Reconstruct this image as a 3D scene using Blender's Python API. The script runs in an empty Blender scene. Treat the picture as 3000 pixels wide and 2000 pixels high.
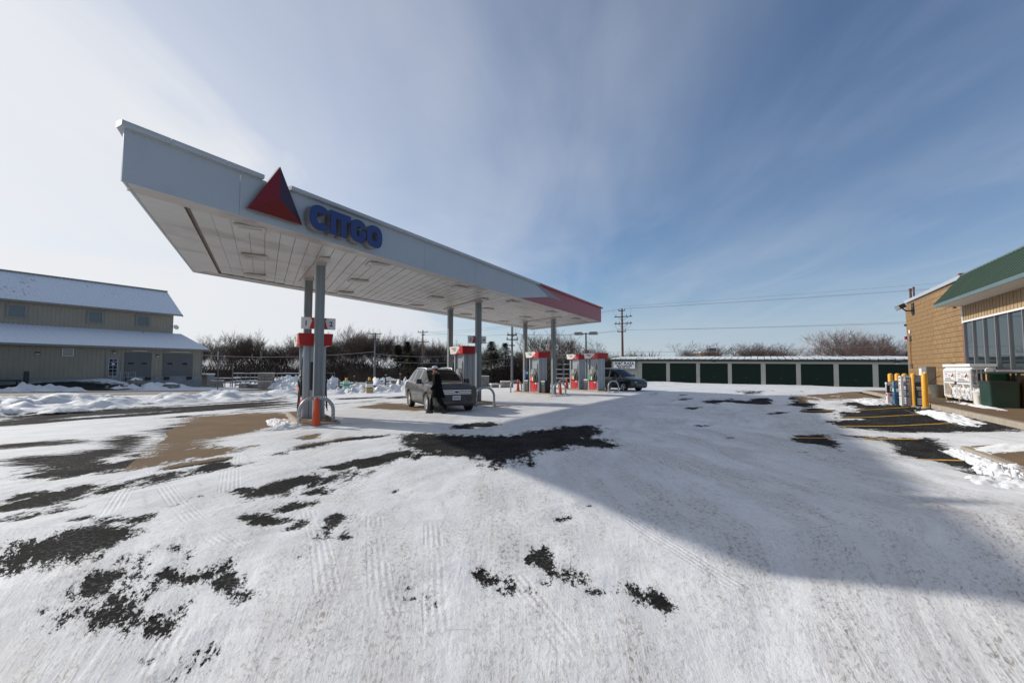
import bpy, bmesh, math, random
import numpy as np
from mathutils import Vector, Matrix
PI = math.pi
R = math.radians
scene = bpy.context.scene
COL = scene.collection

# ------------------------------------------------------------------ camera
cam_d = bpy.data.cameras.new('camera')
cam = bpy.data.objects.new('camera', cam_d)
COL.objects.link(cam)
cam.location = (0, 0, 1.7)
cam.rotation_euler = (R(90) + math.atan(80 / 1345), 0, 0)
cam_d.sensor_width = 36.0
cam_d.lens = 1345 / 3000 * 36.0
cam_d.clip_start = 0.05
cam_d.clip_end = 4000
scene.camera = cam

# ------------------------------------------------------------------ world and sun
SUN_EL = R(27.0)
SUN_DIR = Vector((-0.911 * math.cos(SUN_EL), 0.411 * math.cos(SUN_EL), math.sin(SUN_EL))).normalized()
world = bpy.data.worlds.new('World')
scene.world = world
world.use_nodes = True
wn, wl = world.node_tree.nodes, world.node_tree.links
wn.clear()
def wmath(op, a=None, b=None, c=None):
    n = wn.new('ShaderNodeMath'); n.operation = op
    for i, v in enumerate((a, b, c)):
        if v is None: continue
        if isinstance(v, (int, float)): n.inputs[i].default_value = v
        else: wl.new(v, n.inputs[i])
    return n.outputs[0]
def wramp(v, lo, hi, to0=0.0, to1=1.0):
    n = wn.new('ShaderNodeMapRange'); n.interpolation_type = 'SMOOTHSTEP'
    wl.new(v, n.inputs[0]); n.inputs[1].default_value = lo; n.inputs[2].default_value = hi
    n.inputs[3].default_value = to0; n.inputs[4].default_value = to1
    return n.outputs[0]
out = wn.new('ShaderNodeOutputWorld'); bg = wn.new('ShaderNodeBackground')
bg.inputs['Strength'].default_value = 0.122
wl.new(bg.outputs[0], out.inputs[0])
sky = wn.new('ShaderNodeTexSky'); sky.sky_type = 'NISHITA'; sky.sun_disc = False
sky.sun_elevation = SUN_EL
sky.sun_rotation = math.atan2(SUN_DIR.x, SUN_DIR.y)
sky.altitude = 250; sky.air_density = 1.0; sky.dust_density = 0.6; sky.ozone_density = 1.6
tc = wn.new('ShaderNodeTexCoord'); sep = wn.new('ShaderNodeSeparateXYZ')
wl.new(tc.outputs['Generated'], sep.inputs[0])
dx, dy, dz = sep.outputs
zz = wmath('ADD', wmath('MAXIMUM', dz, 0.0), 0.07)
px, py = wmath('DIVIDE', dx, zz), wmath('DIVIDE', dy, zz)
def wnoise(sx, sy, detail, rough, seed, rot=0.06, dist=0.0):
    cmb = wn.new('ShaderNodeCombineXYZ')
    c_, s_ = math.cos(rot), math.sin(rot)
    u = wmath('SUBTRACT', wmath('MULTIPLY', px, c_ * sx), wmath('MULTIPLY', py, s_ * sx))
    v = wmath('ADD', wmath('MULTIPLY', px, s_ * sy), wmath('MULTIPLY', py, c_ * sy))
    wl.new(u, cmb.inputs[0]); wl.new(v, cmb.inputs[1]); cmb.inputs[2].default_value = seed
    n = wn.new('ShaderNodeTexNoise'); n.inputs['Scale'].default_value = 1.0
    n.inputs['Detail'].default_value = detail; n.inputs['Roughness'].default_value = rough
    n.inputs['Distortion'].default_value = dist
    wl.new(cmb.outputs[0], n.inputs['Vector'])
    return n.outputs['Fac']
n_big = wnoise(0.55, 0.22, 4, 0.5, 3.1, dist=0.5)
n_mid = wnoise(0.8, 0.42, 6, 0.50, 7.7, dist=0.8)
n_fine = wnoise(1.9, 0.60, 6, 0.52, 1.3, dist=0.8)
n_veil = wnoise(0.9, 0.5, 5, 0.55, 9.4, dist=0.6)
warp = wmath('MULTIPLY', wmath('SUBTRACT', n_veil, 0.5), 1.1)
pxw = wmath('ADD', px, warp)
veil = wramp(pxw, -0.62, -1.30)                                   # thick cirrus towards the sun
streak = wmath('MULTIPLY', wramp(n_mid, 0.26, 0.82), wramp(n_big, 0.34, 0.74))
fine = wmath('MULTIPLY', wramp(n_fine, 0.34, 0.78), 0.30)
right = wramp(pxw, 0.7, 3.2, 0.0, 0.50)
low = wramp(dz, 0.20, 0.0, 0.0, 0.62)                             # pale band over the horizon
amount = wmath('MAXIMUM', wmath('MULTIPLY', veil, wramp(n_mid, 0.15, 0.60, 0.72, 1.0)), wmath('ADD', wmath('MULTIPLY', streak, 0.36), wramp(pxw, 1.0, -1.2, 0.03, 0.52)))
amount = wmath('MAXIMUM', amount, low)
amount = wmath('ADD', amount, wmath('MULTIPLY', wmath('SUBTRACT', 1.0, amount), wmath('ADD', wmath('MULTIPLY', right, n_mid), wmath('MULTIPLY', fine, 0.6))))
amount = wmath('MINIMUM', amount, 0.96)
sund = wn.new('ShaderNodeVectorMath'); sund.operation = 'DOT_PRODUCT'
wl.new(tc.outputs['Generated'], sund.inputs[0]); sund.inputs[1].default_value = SUN_DIR
glow = wramp(sund.outputs['Value'], -0.1, 0.95)                   # forward scattering in the ice cloud
ccol = wn.new('ShaderNodeMix'); ccol.data_type = 'RGBA'
ccol.inputs[6].default_value = (3.9, 4.5, 5.4, 1); ccol.inputs[7].default_value = (6.7, 6.75, 6.9, 1)
wl.new(glow, ccol.inputs[0])
skyc = wn.new('ShaderNodeMix'); skyc.data_type = 'RGBA'; skyc.blend_type = 'MULTIPLY'
skyc.inputs[0].default_value = 1.0; skyc.inputs[7].default_value = (0.60, 0.73, 0.87, 1)
wl.new(sky.outputs[0], skyc.inputs[6])
mixc = wn.new('ShaderNodeMix'); mixc.data_type = 'RGBA'
wl.new(amount, mixc.inputs[0]); wl.new(skyc.outputs[2], mixc.inputs[6]); wl.new(ccol.outputs[2], mixc.inputs[7])
wl.new(mixc.outputs[2], bg.inputs['Color'])

sun_d = bpy.data.lights.new('sun', 'SUN'); sun_d.energy = 3.7; sun_d.angle = R(1.1)
sun_d.color = (1.0, 0.95, 0.87)
sun = bpy.data.objects.new('sun', sun_d); COL.objects.link(sun)
sun.rotation_euler = (-SUN_DIR).to_track_quat('-Z', 'Y').to_euler()
sun.location = SUN_DIR * 50

vs = scene.view_settings
vs.view_transform = 'Standard'; vs.look = 'None'; vs.exposure = 0.05; vs.gamma = 1.0
vs.use_curve_mapping = False
scene.render.engine = 'CYCLES'
scene.render.resolution_x = 1024; scene.render.resolution_y = 682
scene.cycles.max_bounces = 6; scene.cycles.transparent_max_bounces = 8

# ------------------------------------------------------------------ frames and helpers
AA = R(28.3); CA, SA = math.cos(AA), math.sin(AA)       # lot axis: s across (towards the shop), t along
def st2w(s, t): return (s * CA + t * SA, -s * SA + t * CA)
def w2st(x, y): return (x * CA - y * SA, x * SA + y * CA)
def smooth(v): v = np.clip(v, 0, 1); return v * v * (3 - 2 * v)
def terrain(x, y):
    x = np.asarray(x, float); y = np.asarray(y, float)
    s = x * CA - y * SA; t = x * SA + y * CA
    z = (0.055 * np.clip(s, 0, 3.0) + 0.12 * np.clip(s - 3.0, 0, 1.9)) * (1 - smooth((t - 32) / 8))
    wlft = smooth((-20 - s) / 12)
    z = z + wlft * np.clip(0.25 - 0.03 * (t - 9.8), -0.6, 0.5)
    z = z - (1 - wlft) * smooth((12 - x) / 8) * np.clip(0.02 * (y - 38), 0, 1.0)
    ws = smooth((t - 40) / 8) * smooth((20 + s) / 6)
    z = z * (1 - ws) + ws * np.clip(0.08 - 0.0115 * (s + 1.3), -0.3, 0.35)
    ramp = smooth((-45 - s) / 6) * smooth((21.5 - t) / 3.0)
    z = z * (1 - ramp) + ramp * np.clip(0.50 + 0.06 * (t - 13), 0.2, 0.86)
    return z
def TZ(x, y): return float(terrain(x, y))
def hash2(ix, iy, seed):
    h = (ix.astype(np.int64) * 374761393 + iy.astype(np.int64) * 668265263 + seed * 1442695041) & 0x7fffffff
    h = ((h ^ (h >> 13)) * 1274126177) & 0x7fffffff
    return ((h ^ (h >> 16)) & 0xffff) / 65535.0
def vnoise(x, y, seed=0):
    ix, iy = np.floor(x), np.floor(y); fx, fy = x - ix, y - iy
    fx = fx * fx * (3 - 2 * fx); fy = fy * fy * (3 - 2 * fy)
    a, b = hash2(ix, iy, seed), hash2(ix + 1, iy, seed)
    c, d = hash2(ix, iy + 1, seed), hash2(ix + 1, iy + 1, seed)
    return (a * (1 - fx) + b * fx) * (1 - fy) + (c * (1 - fx) + d * fx) * fy - 0.5
def fbm(x, y, oct=4, seed=0, gain=0.5):
    r = np.zeros_like(x); a = 1.0; f = 1.0
    for i in range(oct):
        r += a * vnoise(x * f + 17.3 * i, y * f - 9.1 * i, seed + i); a *= gain; f *= 2.03
    return r

class MB:
    """collects boxes, tubes and sheets, then links them as ONE mesh object"""
    def __init__(self): self.v = []; self.f = []
    def add(self, vs_, fs_):
        o = len(self.v); self.v += [tuple(p) for p in vs_]; self.f += [tuple(i + o for i in q) for q in fs_]; return self
    def box(self, x0, x1, y0, y1, z0, z1, m=None):
        p = [(x, y, z) for z in (z0, z1) for y in (y0, y1) for x in (x0, x1)]
        if m is not None: p = [tuple(m @ Vector(q)) for q in p]
        return self.add(p, [(0, 2, 3, 1), (4, 5, 7, 6), (0, 1, 5, 4), (2, 6, 7, 3), (0, 4, 6, 2), (1, 3, 7, 5)])
    def bx(self, cx, cy, cz, sx, sy, sz, m=None):
        return self.box(cx - sx / 2, cx + sx / 2, cy - sy / 2, cy + sy / 2, cz - sz / 2, cz + sz / 2, m)
    def prism(self, poly, z0, z1, axis='z', taper=None):
        n = len(poly)
        def P(a, b, c): return {'z': (a, b, c), 'x': (c, a, b), 'y': (a, c, b)}[axis]
        t = taper or poly
        return self.add([P(a, b, z0) for a, b in poly] + [P(a, b, z1) for a, b in t],
                        [tuple(range(n))[::-1], tuple(range(n, 2 * n))] + [(i, (i + 1) % n, (i + 1) % n + n, i + n) for i in range(n)])
    def quad(self, *p): return self.add(p, [tuple(range(len(p)))])
    def tube(self, pts, r, n=8, caps=True, phase=0.0):
        pts = [Vector(p) for p in pts]; N = len(pts)
        rr = r if isinstance(r, (list, tuple)) else [r] * N
        vsl = []; up = Vector((0, 0, 1)); prev = None
        for i, p in enumerate(pts):
            d = (pts[min(i + 1, N - 1)] - pts[max(i - 1, 0)]).normalized()
            if prev is None:
                ref = up if abs(d.z) < 0.9 else Vector((1, 0, 0)); u = d.cross(ref).normalized()
            else:
                u = (prev - d * prev.dot(d)).normalized()
            prev = u; w = d.cross(u)
            for k in range(n):
                a = 2 * PI * k / n + phase
                vsl.append(p + (u * math.cos(a) + w * math.sin(a)) * rr[i])
        fs = [(i * n + k, i * n + (k + 1) % n, (i + 1) * n + (k + 1) % n, (i + 1) * n + k) for i in range(N - 1) for k in range(n)]
        if caps: fs += [tuple(range(n))[::-1], tuple((N - 1) * n + k for k in range(n))]
        return self.add(vsl, fs)
    def lathe(self, prof, n=16, c=(0, 0, 0), cap0=True, cap1=True):
        vsl = [(c[0] + r * math.cos(2 * PI * k / n), c[1] + r * math.sin(2 * PI * k / n), c[2] + z) for r, z in prof for k in range(n)]
        N = len(prof)
        fs = [(i * n + k, i * n + (k + 1) % n, (i + 1) * n + (k + 1) % n, (i + 1) * n + k) for i in range(N - 1) for k in range(n)]
        if cap0: fs.append(tuple(range(n))[::-1])
        if cap1: fs.append(tuple((N - 1) * n + k for k in range(n)))
        return self.add(vsl, fs)
    def mesh(self, name, off=(0, 0, 0), m=None):
        me = bpy.data.meshes.new(name)
        vv = [(a - off[0], b - off[1], c - off[2]) for a, b, c in self.v]
        if m is not None: vv = [tuple(m @ Vector(p)) for p in vv]
        me.from_pydata(vv, [], self.f); me.update(); return me
    def build(self, name, mat, parent=None, off=(0, 0, 0), m=None, smooth_=False, bevel=0.0, fix=False):
        me = self.mesh(name, off, m)
        if fix:
            b = bmesh.new(); b.from_mesh(me); bmesh.ops.recalc_face_normals(b, faces=b.faces); b.to_mesh(me); b.free()
        return link(name, me, mat, parent, smooth_, bevel)
def link(name, me, mat, parent=None, smooth_=False, bevel=0.0):
    if mat is not None:
        me.materials.clear(); me.materials.append(M[mat] if isinstance(mat, str) else mat)
    if smooth_:
        me.polygons.foreach_set('use_smooth', [True] * len(me.polygons))
        try: me.set_sharp_from_angle(angle=R(38))
        except Exception: pass
    o = bpy.data.objects.new(name, me); COL.objects.link(o)
    if parent is not None: o.parent = parent
    if bevel:
        bv = o.modifiers.new('bevel', 'BEVEL'); bv.width = bevel; bv.segments = 2; bv.limit_method = 'ANGLE'
    return o
def empty(name, loc, rz=0.0, rot=None):
    e = bpy.data.objects.new(name, None); COL.objects.link(e); e.location = loc
    e.rotation_euler = rot if rot else (0, 0, rz); e.empty_display_size = 0.3
    return e
def tag(o, label, cat, group=None):
    o['label'] = label; o['category'] = cat
    if group: o['group'] = group
    return o
def struct(o, kind='structure', label=None):
    o['kind'] = kind
    if label: o['label'] = label
    return o
def copy_tree(o, parent=None):
    c = o.copy(); COL.objects.link(c); c.parent = parent
    for ch in list(o.children): copy_tree(ch, c)
    return c
def text_mesh(body, size, extrude=0.002, offset=0.0, align='CENTER', sx=1.0, shear=0.0):
    cu = bpy.data.curves.new('lettering', 'FONT'); cu.body = body; cu.size = size; cu.extrude = extrude
    cu.offset = offset; cu.align_x = align; cu.align_y = 'CENTER'; cu.resolution_u = 3; cu.shear = shear
    o = bpy.data.objects.new('lettering', cu); COL.objects.link(o)
    dg = bpy.context.evaluated_depsgraph_get()
    me = bpy.data.meshes.new_from_object(o.evaluated_get(dg))
    bpy.data.objects.remove(o); bpy.data.curves.remove(cu)
    if sx != 1.0:
        me.transform(Matrix.Diagonal((sx, 1, 1, 1)))
    return me
def put_text(name, body, size, m, mat, parent, **k):
    me = text_mesh(body, size, **k); me.transform(m)
    return link(name, me, mat, parent)

# ------------------------------------------------------------------ materials
M = {}
def nodes_of(name):
    m = bpy.data.materials.new(name); m.use_nodes = True
    M[name] = m
    nt = m.node_tree; b = nt.nodes['Principled BSDF']
    return m, nt, b
def nnoise(nt, scale, detail=4, rough=0.55, vec=None, stretch=None, rot=0.0, dist=0.0, coord='Object'):
    n = nt.nodes.new('ShaderNodeTexNoise'); n.inputs['Scale'].default_value = scale
    n.inputs['Detail'].default_value = detail; n.inputs['Roughness'].default_value = rough
    n.inputs['Distortion'].default_value = dist
    if vec is None:
        tcn = nt.nodes.new('ShaderNodeTexCoord'); vec = tcn.outputs[coord]
    if stretch or rot:
        mp = nt.nodes.new('ShaderNodeMapping'); nt.links.new(vec, mp.inputs[0])
        mp.inputs['Rotation'].default_value = (0, 0, rot)
        mp2 = nt.nodes.new('ShaderNodeMapping'); nt.links.new(mp.outputs[0], mp2.inputs[0])
        mp2.inputs['Scale'].default_value = stretch or (1, 1, 1)
        vec = mp2.outputs[0]
    nt.links.new(vec, n.inputs['Vector'])
    return n.outputs['Fac']
def nramp(nt, fac, stops):
    r = nt.nodes.new('ShaderNodeValToRGB'); nt.links.new(fac, r.inputs[0])
    el = r.color_ramp.elements
    while len(el) < len(stops): el.new(0.5)
    for e, (p, c) in zip(el, stops): e.position = p; e.color = (*c, 1) if len(c) == 3 else c
    return r.outputs[0]
def nmix(nt, fac, a, b, blend='MIX'):
    n = nt.nodes.new('ShaderNodeMix'); n.data_type = 'RGBA'; n.blend_type = blend
    for i, v in ((0, fac), (6, a), (7, b)):
        if isinstance(v, (int, float)): n.inputs[i].default_value = v
        elif isinstance(v, tuple): n.inputs[i].default_value = (*v, 1)
        else: nt.links.new(v, n.inputs[i])
    return n.outputs[2]
def nmath(nt, op, a, b=None):
    n = nt.nodes.new('ShaderNodeMath'); n.operation = op
    for i, v in enumerate((a, b)):
        if v is None: continue
        if isinstance(v, (int, float)): n.inputs[i].default_value = v
        else: nt.links.new(v, n.inputs[i])
    return n.outputs[0]
def nbump(nt, bsdf, h, strength=0.3, distance=0.01):
    b = nt.nodes.new('ShaderNodeBump'); b.inputs['Strength'].default_value = strength; b.inputs['Distance'].default_value = distance
    nt.links.new(h, b.inputs['Height']); nt.links.new(b.outputs[0], bsdf.inputs['Normal'])
def mat(name, col, rough=0.6, metal=0.0, var=0.12, scale=3.0, bump=0.0, bscale=40.0, spec=0.5, coat=0.0, dirt=None, stretch=None):
    m, nt, b = nodes_of(name)
    n = nnoise(nt, scale, 5, 0.6, stretch=stretch)
    lo = tuple(c * (1 - var) for c in col); hi = tuple(min(1, c * (1 + var)) for c in col)
    c = nramp(nt, n, [(0.3, lo), (0.7, hi)])
    if dirt:
        d = nnoise(nt, scale * 0.6, 6, 0.65, stretch=stretch)
        c = nmix(nt, nramp(nt, d, [(0.5, (0, 0, 0)), (0.75, (dirt[1],) * 3)]), c, dirt[0])
    nt.links.new(c, b.inputs['Base Color'])
    b.inputs['Roughness'].default_value = rough; b.inputs['Metallic'].default_value = metal
    b.inputs['Specular IOR Level'].default_value = spec; b.inputs['Coat Weight'].default_value = coat
    b.inputs['Coat Roughness'].default_value = 0.08
    if bump: nbump(nt, b, nnoise(nt, bscale, 4, 0.6), bump, 0.01)
    return m
mat('white_metal', (0.40, 0.44, 0.475), 0.42, 0, 0.04, 1.2, dirt=((0.3, 0.31, 0.31), 0.25))
mat('soffit', (0.50, 0.485, 0.46), 0.38, 0, 0.07, 1.8, dirt=((0.27, 0.23, 0.195), 0.95), stretch=(1, 0.35, 1))
mat('soffit_edge', (0.44, 0.41, 0.38), 0.5, 0, 0.08, 1.5, dirt=((0.22, 0.17, 0.14), 0.75))
mat('soffit_dirty', (0.20, 0.16, 0.135), 0.7, 0, 0.2, 3)
mat('red_fascia', (0.30, 0.040, 0.048), 0.4, 0, 0.06, 1)
mat('grey_fascia', (0.22, 0.24, 0.27), 0.5)
mat('column', (0.20, 0.225, 0.235), 0.45, 0.0, 0.10, 1.5, dirt=((0.13, 0.13, 0.12), 0.5))
mat('galv', (0.33, 0.37, 0.39), 0.42, 0.35, 0.15, 4)
mat('galv_mark', (0.62, 0.66, 0.68), 0.5, 0.1)
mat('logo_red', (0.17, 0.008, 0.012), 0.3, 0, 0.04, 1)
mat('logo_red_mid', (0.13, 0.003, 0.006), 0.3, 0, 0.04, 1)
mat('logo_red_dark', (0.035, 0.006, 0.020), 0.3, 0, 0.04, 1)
mat('logo_blue', (0.010, 0.030, 0.150), 0.35, 0, 0.06, 1)
mat('letter_return', (0.24, 0.23, 0.22), 0.4, 0.4, 0.1, 2)
mat('dark_gap', (0.02, 0.02, 0.022), 0.9)
mat('pump_grey', (0.34, 0.37, 0.40), 0.35, 0.25, 0.06, 2, dirt=((0.22, 0.22, 0.21), 0.4))
mat('pump_dark', (0.022, 0.023, 0.026), 0.4, 0, 0.1, 4)
mat('pump_red', (0.55, 0.018, 0.018), 0.35, 0, 0.06, 2, dirt=((0.3, 0.05, 0.04), 0.3))
mat('pump_red_dark', (0.36, 0.008, 0.012), 0.4, 0, 0.06, 2)
mat('off_white', (0.74, 0.71, 0.66), 0.45, 0, 0.04, 2)
mat('white_paint', (0.78, 0.78, 0.78), 0.4, 0, 0.03, 2)
mat('black_rubber', (0.018, 0.018, 0.019), 0.6, 0, 0.15, 6)
mat('green_nozzle', (0.03, 0.42, 0.13), 0.4)
mat('orange_card', (0.85, 0.13, 0.02), 0.5)
mat('cone_orange', (0.62, 0.075, 0.018), 0.5, 0, 0.10, 4, dirt=((0.3, 0.06, 0.03), 0.5))
mat('screen_grey', (0.25, 0.27, 0.28), 0.25)
mat('blue_box', (0.03, 0.10, 0.30), 0.4)
mat('bin_black', (0.03, 0.032, 0.034), 0.55, 0, 0.15, 5)
mat('kerb_concrete', (0.36, 0.31, 0.25), 0.85, 0, 0.15, 4, bump=0.3, bscale=60)
mat('concrete_grey', (0.26, 0.26, 0.25), 0.9, 0, 0.15, 2, bump=0.3, bscale=30)
mat('navy_print', (0.015, 0.03, 0.10), 0.5)
mat('dark_print', (0.02, 0.045, 0.04), 0.5)
mat('grey_print', (0.22, 0.22, 0.22), 0.5)
mat('yellow', (0.75, 0.36, 0.02), 0.45, 0, 0.08, 3, dirt=((0.4, 0.2, 0.03), 0.3))
mat('line_yellow', (0.72, 0.38, 0.03), 0.7, 0, 0.15, 6, dirt=((0.12, 0.1, 0.08), 0.8))
mat('siding', (0.305, 0.262, 0.195), 0.6, 0, 0.06, 0.8, dirt=((0.2, 0.19, 0.16), 0.3))
mat('siding_trim', (0.235, 0.225, 0.20), 0.6)
mat('dock_door', (0.115, 0.11, 0.105), 0.5, 0, 0.06, 1.5)
mat('window_glass', (0.035, 0.05, 0.06), 0.06, 0, 0.1, 1, spec=0.9)
mat('shop_glass', (0.02, 0.03, 0.035), 0.02, 0, 0.1, 1, spec=1.0)
mat('alu', (0.36, 0.35, 0.36), 0.35, 0.7, 0.06, 2)
mat('green_door', (0.005, 0.019, 0.013), 0.6, 0, 0.1, 1.0, spec=0.2)
mat('storage_siding', (0.38, 0.37, 0.33), 0.55, 0, 0.05, 1.0)
mat('green_trim', (0.012, 0.035, 0.028), 0.5)
mat('green_roof', (0.052, 0.090, 0.060), 0.45, 0, 0.08, 1.2)
mat('teal_fascia', (0.11, 0.165, 0.17), 0.5, 0, 0.05, 1)
mat('shop_siding', (0.40, 0.285, 0.165), 0.6, 0, 0.06, 2)
mat('mortar', (0.19, 0.125, 0.068), 0.95, 0, 0.1, 8)
mat('rust_trim', (0.26, 0.07, 0.025), 0.6, 0.1, 0.15, 4)
mat('bronze', (0.05, 0.035, 0.025), 0.5, 0.2)
mat('wood_pole', (0.16, 0.085, 0.055), 0.85, 0, 0.25, 1.5, stretch=(1, 1, 0.2))
mat('grey_pole', (0.14, 0.14, 0.145), 0.8, 0, 0.2, 1.5)
mat('cross_arm', (0.07, 0.055, 0.045), 0.85)
mat('wire', (0.30, 0.30, 0.31), 0.6)
mat('bark', (0.105, 0.075, 0.058), 0.95, 0, 0.25, 0.6)
mat('bark_red', (0.16, 0.108, 0.092), 0.95, 0, 0.25, 0.6)
mat('brush', (0.042, 0.029, 0.023), 1.0, 0, 0.4, 0.15)
mat('needles', (0.018, 0.026, 0.014), 0.9, 0, 0.35, 1.0)
mat('needles_brown', (0.13, 0.075, 0.016), 0.9, 0, 0.3, 1.0)
mat('green_plastic', (0.012, 0.045, 0.034), 0.45, 0, 0.1, 2)
mat('green_paint', (0.02, 0.10, 0.04), 0.5)
mat('zinc', (0.30, 0.32, 0.31), 0.4, 0.7, 0.2, 5)
mat('brown_pipe', (0.13, 0.055, 0.038), 0.6)
mat('grey_box', (0.20, 0.19, 0.17), 0.55)
mat('red_paint', (0.35, 0.02, 0.03), 0.5)
mat('wood', (0.30, 0.21, 0.12), 0.85, 0, 0.2, 3)
mat('stone', (0.20, 0.19, 0.175), 0.95, 0, 0.35, 3, bump=0.6, bscale=8)
mat('stone_tan', (0.30, 0.24, 0.19), 0.95, 0, 0.3, 3, bump=0.5, bscale=8)
mat('tarp_white', (0.55, 0.60, 0.68), 0.6)
mat('rack_metal', (0.16, 0.16, 0.165), 0.5, 0.3, 0.2, 2)
mat('mint', (0.30, 0.62, 0.52), 0.5, 0, 0.15, 2)
mat('tyre', (0.022, 0.022, 0.023), 0.75, 0, 0.2, 6)
mat('rim', (0.72, 0.72, 0.70), 0.3, 0.35, 0.05, 3)
mat('chrome', (0.80, 0.81, 0.83), 0.22, 0.45, 0.02, 3)
mat('suv_paint', (0.070, 0.066, 0.059), 0.34, 0.30, 0.04, 2, coat=0.5, dirt=((0.125, 0.115, 0.10), 0.35))
mat('suv_clad', (0.045, 0.047, 0.052), 0.6, 0, 0.1, 3, dirt=((0.16, 0.15, 0.14), 0.4))
mat('van_paint', (0.018, 0.030, 0.032), 0.32, 0.4, 0.05, 2, coat=0.6, dirt=((0.13, 0.125, 0.115), 0.35))
mat('van_clad', (0.035, 0.040, 0.042), 0.55, 0, 0.1, 3)
mat('car_glass', (0.006, 0.008, 0.009), 0.05, 0, 0.1, 1, spec=0.3)
mat('lamp_lens', (0.55, 0.56, 0.56), 0.15, 0.1, 0.1, 8)
mat('plate', (0.62, 0.63, 0.64), 0.5)
mat('coat_black', (0.006, 0.006, 0.007), 0.95, 0, 0.2, 10, bump=0.2, bscale=60, spec=0.12)
mat('trouser', (0.007, 0.007, 0.009), 0.95, spec=0.15)
mat('skin', (0.50, 0.27, 0.19), 0.6, 0, 0.06, 8)
mat('hair', (0.10, 0.055, 0.03), 0.8)
mat('fur', (0.13, 0.075, 0.04), 0.95, 0, 0.3, 30, bump=0.5, bscale=120)
mat('cap_white', (0.72, 0.72, 0.76), 0.8, 0, 0.04, 8)
mat('ad_blue', (0.03, 0.14, 0.24), 0.45); mat('ad_dark', (0.022, 0.018, 0.022), 0.45); mat('ad_navy', (0.018, 0.035, 0.075), 0.45)
mat('ad_pink', (0.62, 0.52, 0.56), 0.5, 0, 0.1, 6); mat('ad_white', (0.72, 0.72, 0.70), 0.5, 0, 0.05, 6)
mat('ad_gold', (0.45, 0.30, 0.08), 0.5); mat('ad_red', (0.45, 0.03, 0.05), 0.5); mat('ad_teal', (0.10, 0.20, 0.17), 0.5)
mat('smoke_grey', (0.10, 0.10, 0.11), 0.6)

# concrete block face: split-face tan with per-block tone
m_, nt_, b_ = nodes_of('block')
oi = nt_.nodes.new('ShaderNodeObjectInfo')
tone = nramp(nt_, oi.outputs['Random'], [(0.0, (0.235, 0.142, 0.064)), (0.5, (0.27, 0.17, 0.080)), (1.0, (0.30, 0.195, 0.096))])
grain = nnoise(nt_, 9, 6, 0.7)
nt_.links.new(nmix(nt_, 0.45, tone, nramp(nt_, grain, [(0.3, (0.19, 0.11, 0.048)), (0.7, (0.34, 0.23, 0.12))])), b_.inputs['Base Color'])
b_.inputs['Roughness'].default_value = 0.95
nbump(nt_, b_, nnoise(nt_, 14, 6, 0.7), 0.5, 0.02)

# asphalt with cracks
m_, nt_, b_ = nodes_of('asphalt')
g1 = nnoise(nt_, 90, 3, 0.6); g2 = nnoise(nt_, 0.7, 5, 0.6); g3 = nnoise(nt_, 6, 5, 0.6)
c = nramp(nt_, g1, [(0.3, (0.006, 0.006, 0.006)), (0.75, (0.026, 0.024, 0.022))])
c = nmix(nt_, nramp(nt_, g2, [(0.40, (0, 0, 0)), (0.68, (0.45,) * 3)]), c, (0.034, 0.031, 0.028))
vor = nt_.nodes.new('ShaderNodeTexVoronoi'); vor.feature = 'DISTANCE_TO_EDGE'; vor.inputs['Scale'].default_value = 1.6
tcx = nt_.nodes.new('ShaderNodeTexCoord'); nz = nt_.nodes.new('ShaderNodeTexNoise'); nz.inputs['Scale'].default_value = 3; nz.inputs['Detail'].default_value = 5
nt_.links.new(tcx.outputs['Object'], nz.inputs['Vector'])
vadd = nt_.nodes.new('ShaderNodeVectorMath'); vadd.operation = 'MULTIPLY_ADD'
nt_.links.new(nz.outputs['Color'], vadd.inputs[0]); vadd.inputs[1].default_value = (0.5, 0.5, 0.5); nt_.links.new(tcx.outputs['Object'], vadd.inputs[2])
nt_.links.new(vadd.outputs[0], vor.inputs['Vector'])
crack = nramp(nt_, vor.outputs['Distance'], [(0.0, (1, 1, 1)), (0.016, (0, 0, 0))])
crk = nmath(nt_, 'MULTIPLY', crack, nramp(nt_, g3, [(0.45, (0, 0, 0)), (0.6, (1, 1, 1))]))
dust = nmath(nt_, 'MULTIPLY', nramp(nt_, nnoise(nt_, 22, 7, 0.75), [(0.50, (0, 0, 0)), (0.68, (1, 1, 1))]), nramp(nt_, nnoise(nt_, 1.4, 5, 0.6), [(0.38, (0.04,) * 3), (0.66, (0.42,) * 3)]))
c = nmix(nt_, dust, c, (0.42, 0.42, 0.42))
c = nmix(nt_, crk, c, (0.006, 0.006, 0.006))
nt_.links.new(c, b_.inputs['Base Color']); b_.inputs['Roughness'].default_value = 0.95
b_.inputs['Specular IOR Level'].default_value = 0.06
nbump(nt_, b_, g1, 0.5, 0.006)

# road: grey with salt and sand tracks running along it
m_, nt_, b_ = nodes_of('road_salted')
g1 = nnoise(nt_, 1.0, 6, 0.6, stretch=(1.3, 0.06, 1), rot=AA)
c = nramp(nt_, g1, [(0.30, (0.12, 0.105, 0.090)), (0.50, (0.20, 0.175, 0.145)), (0.66, (0.42, 0.38, 0.33)), (0.8, (0.66, 0.64, 0.62))])
nt_.links.new(c, b_.inputs['Base Color']); b_.inputs['Roughness'].default_value = 0.9

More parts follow.
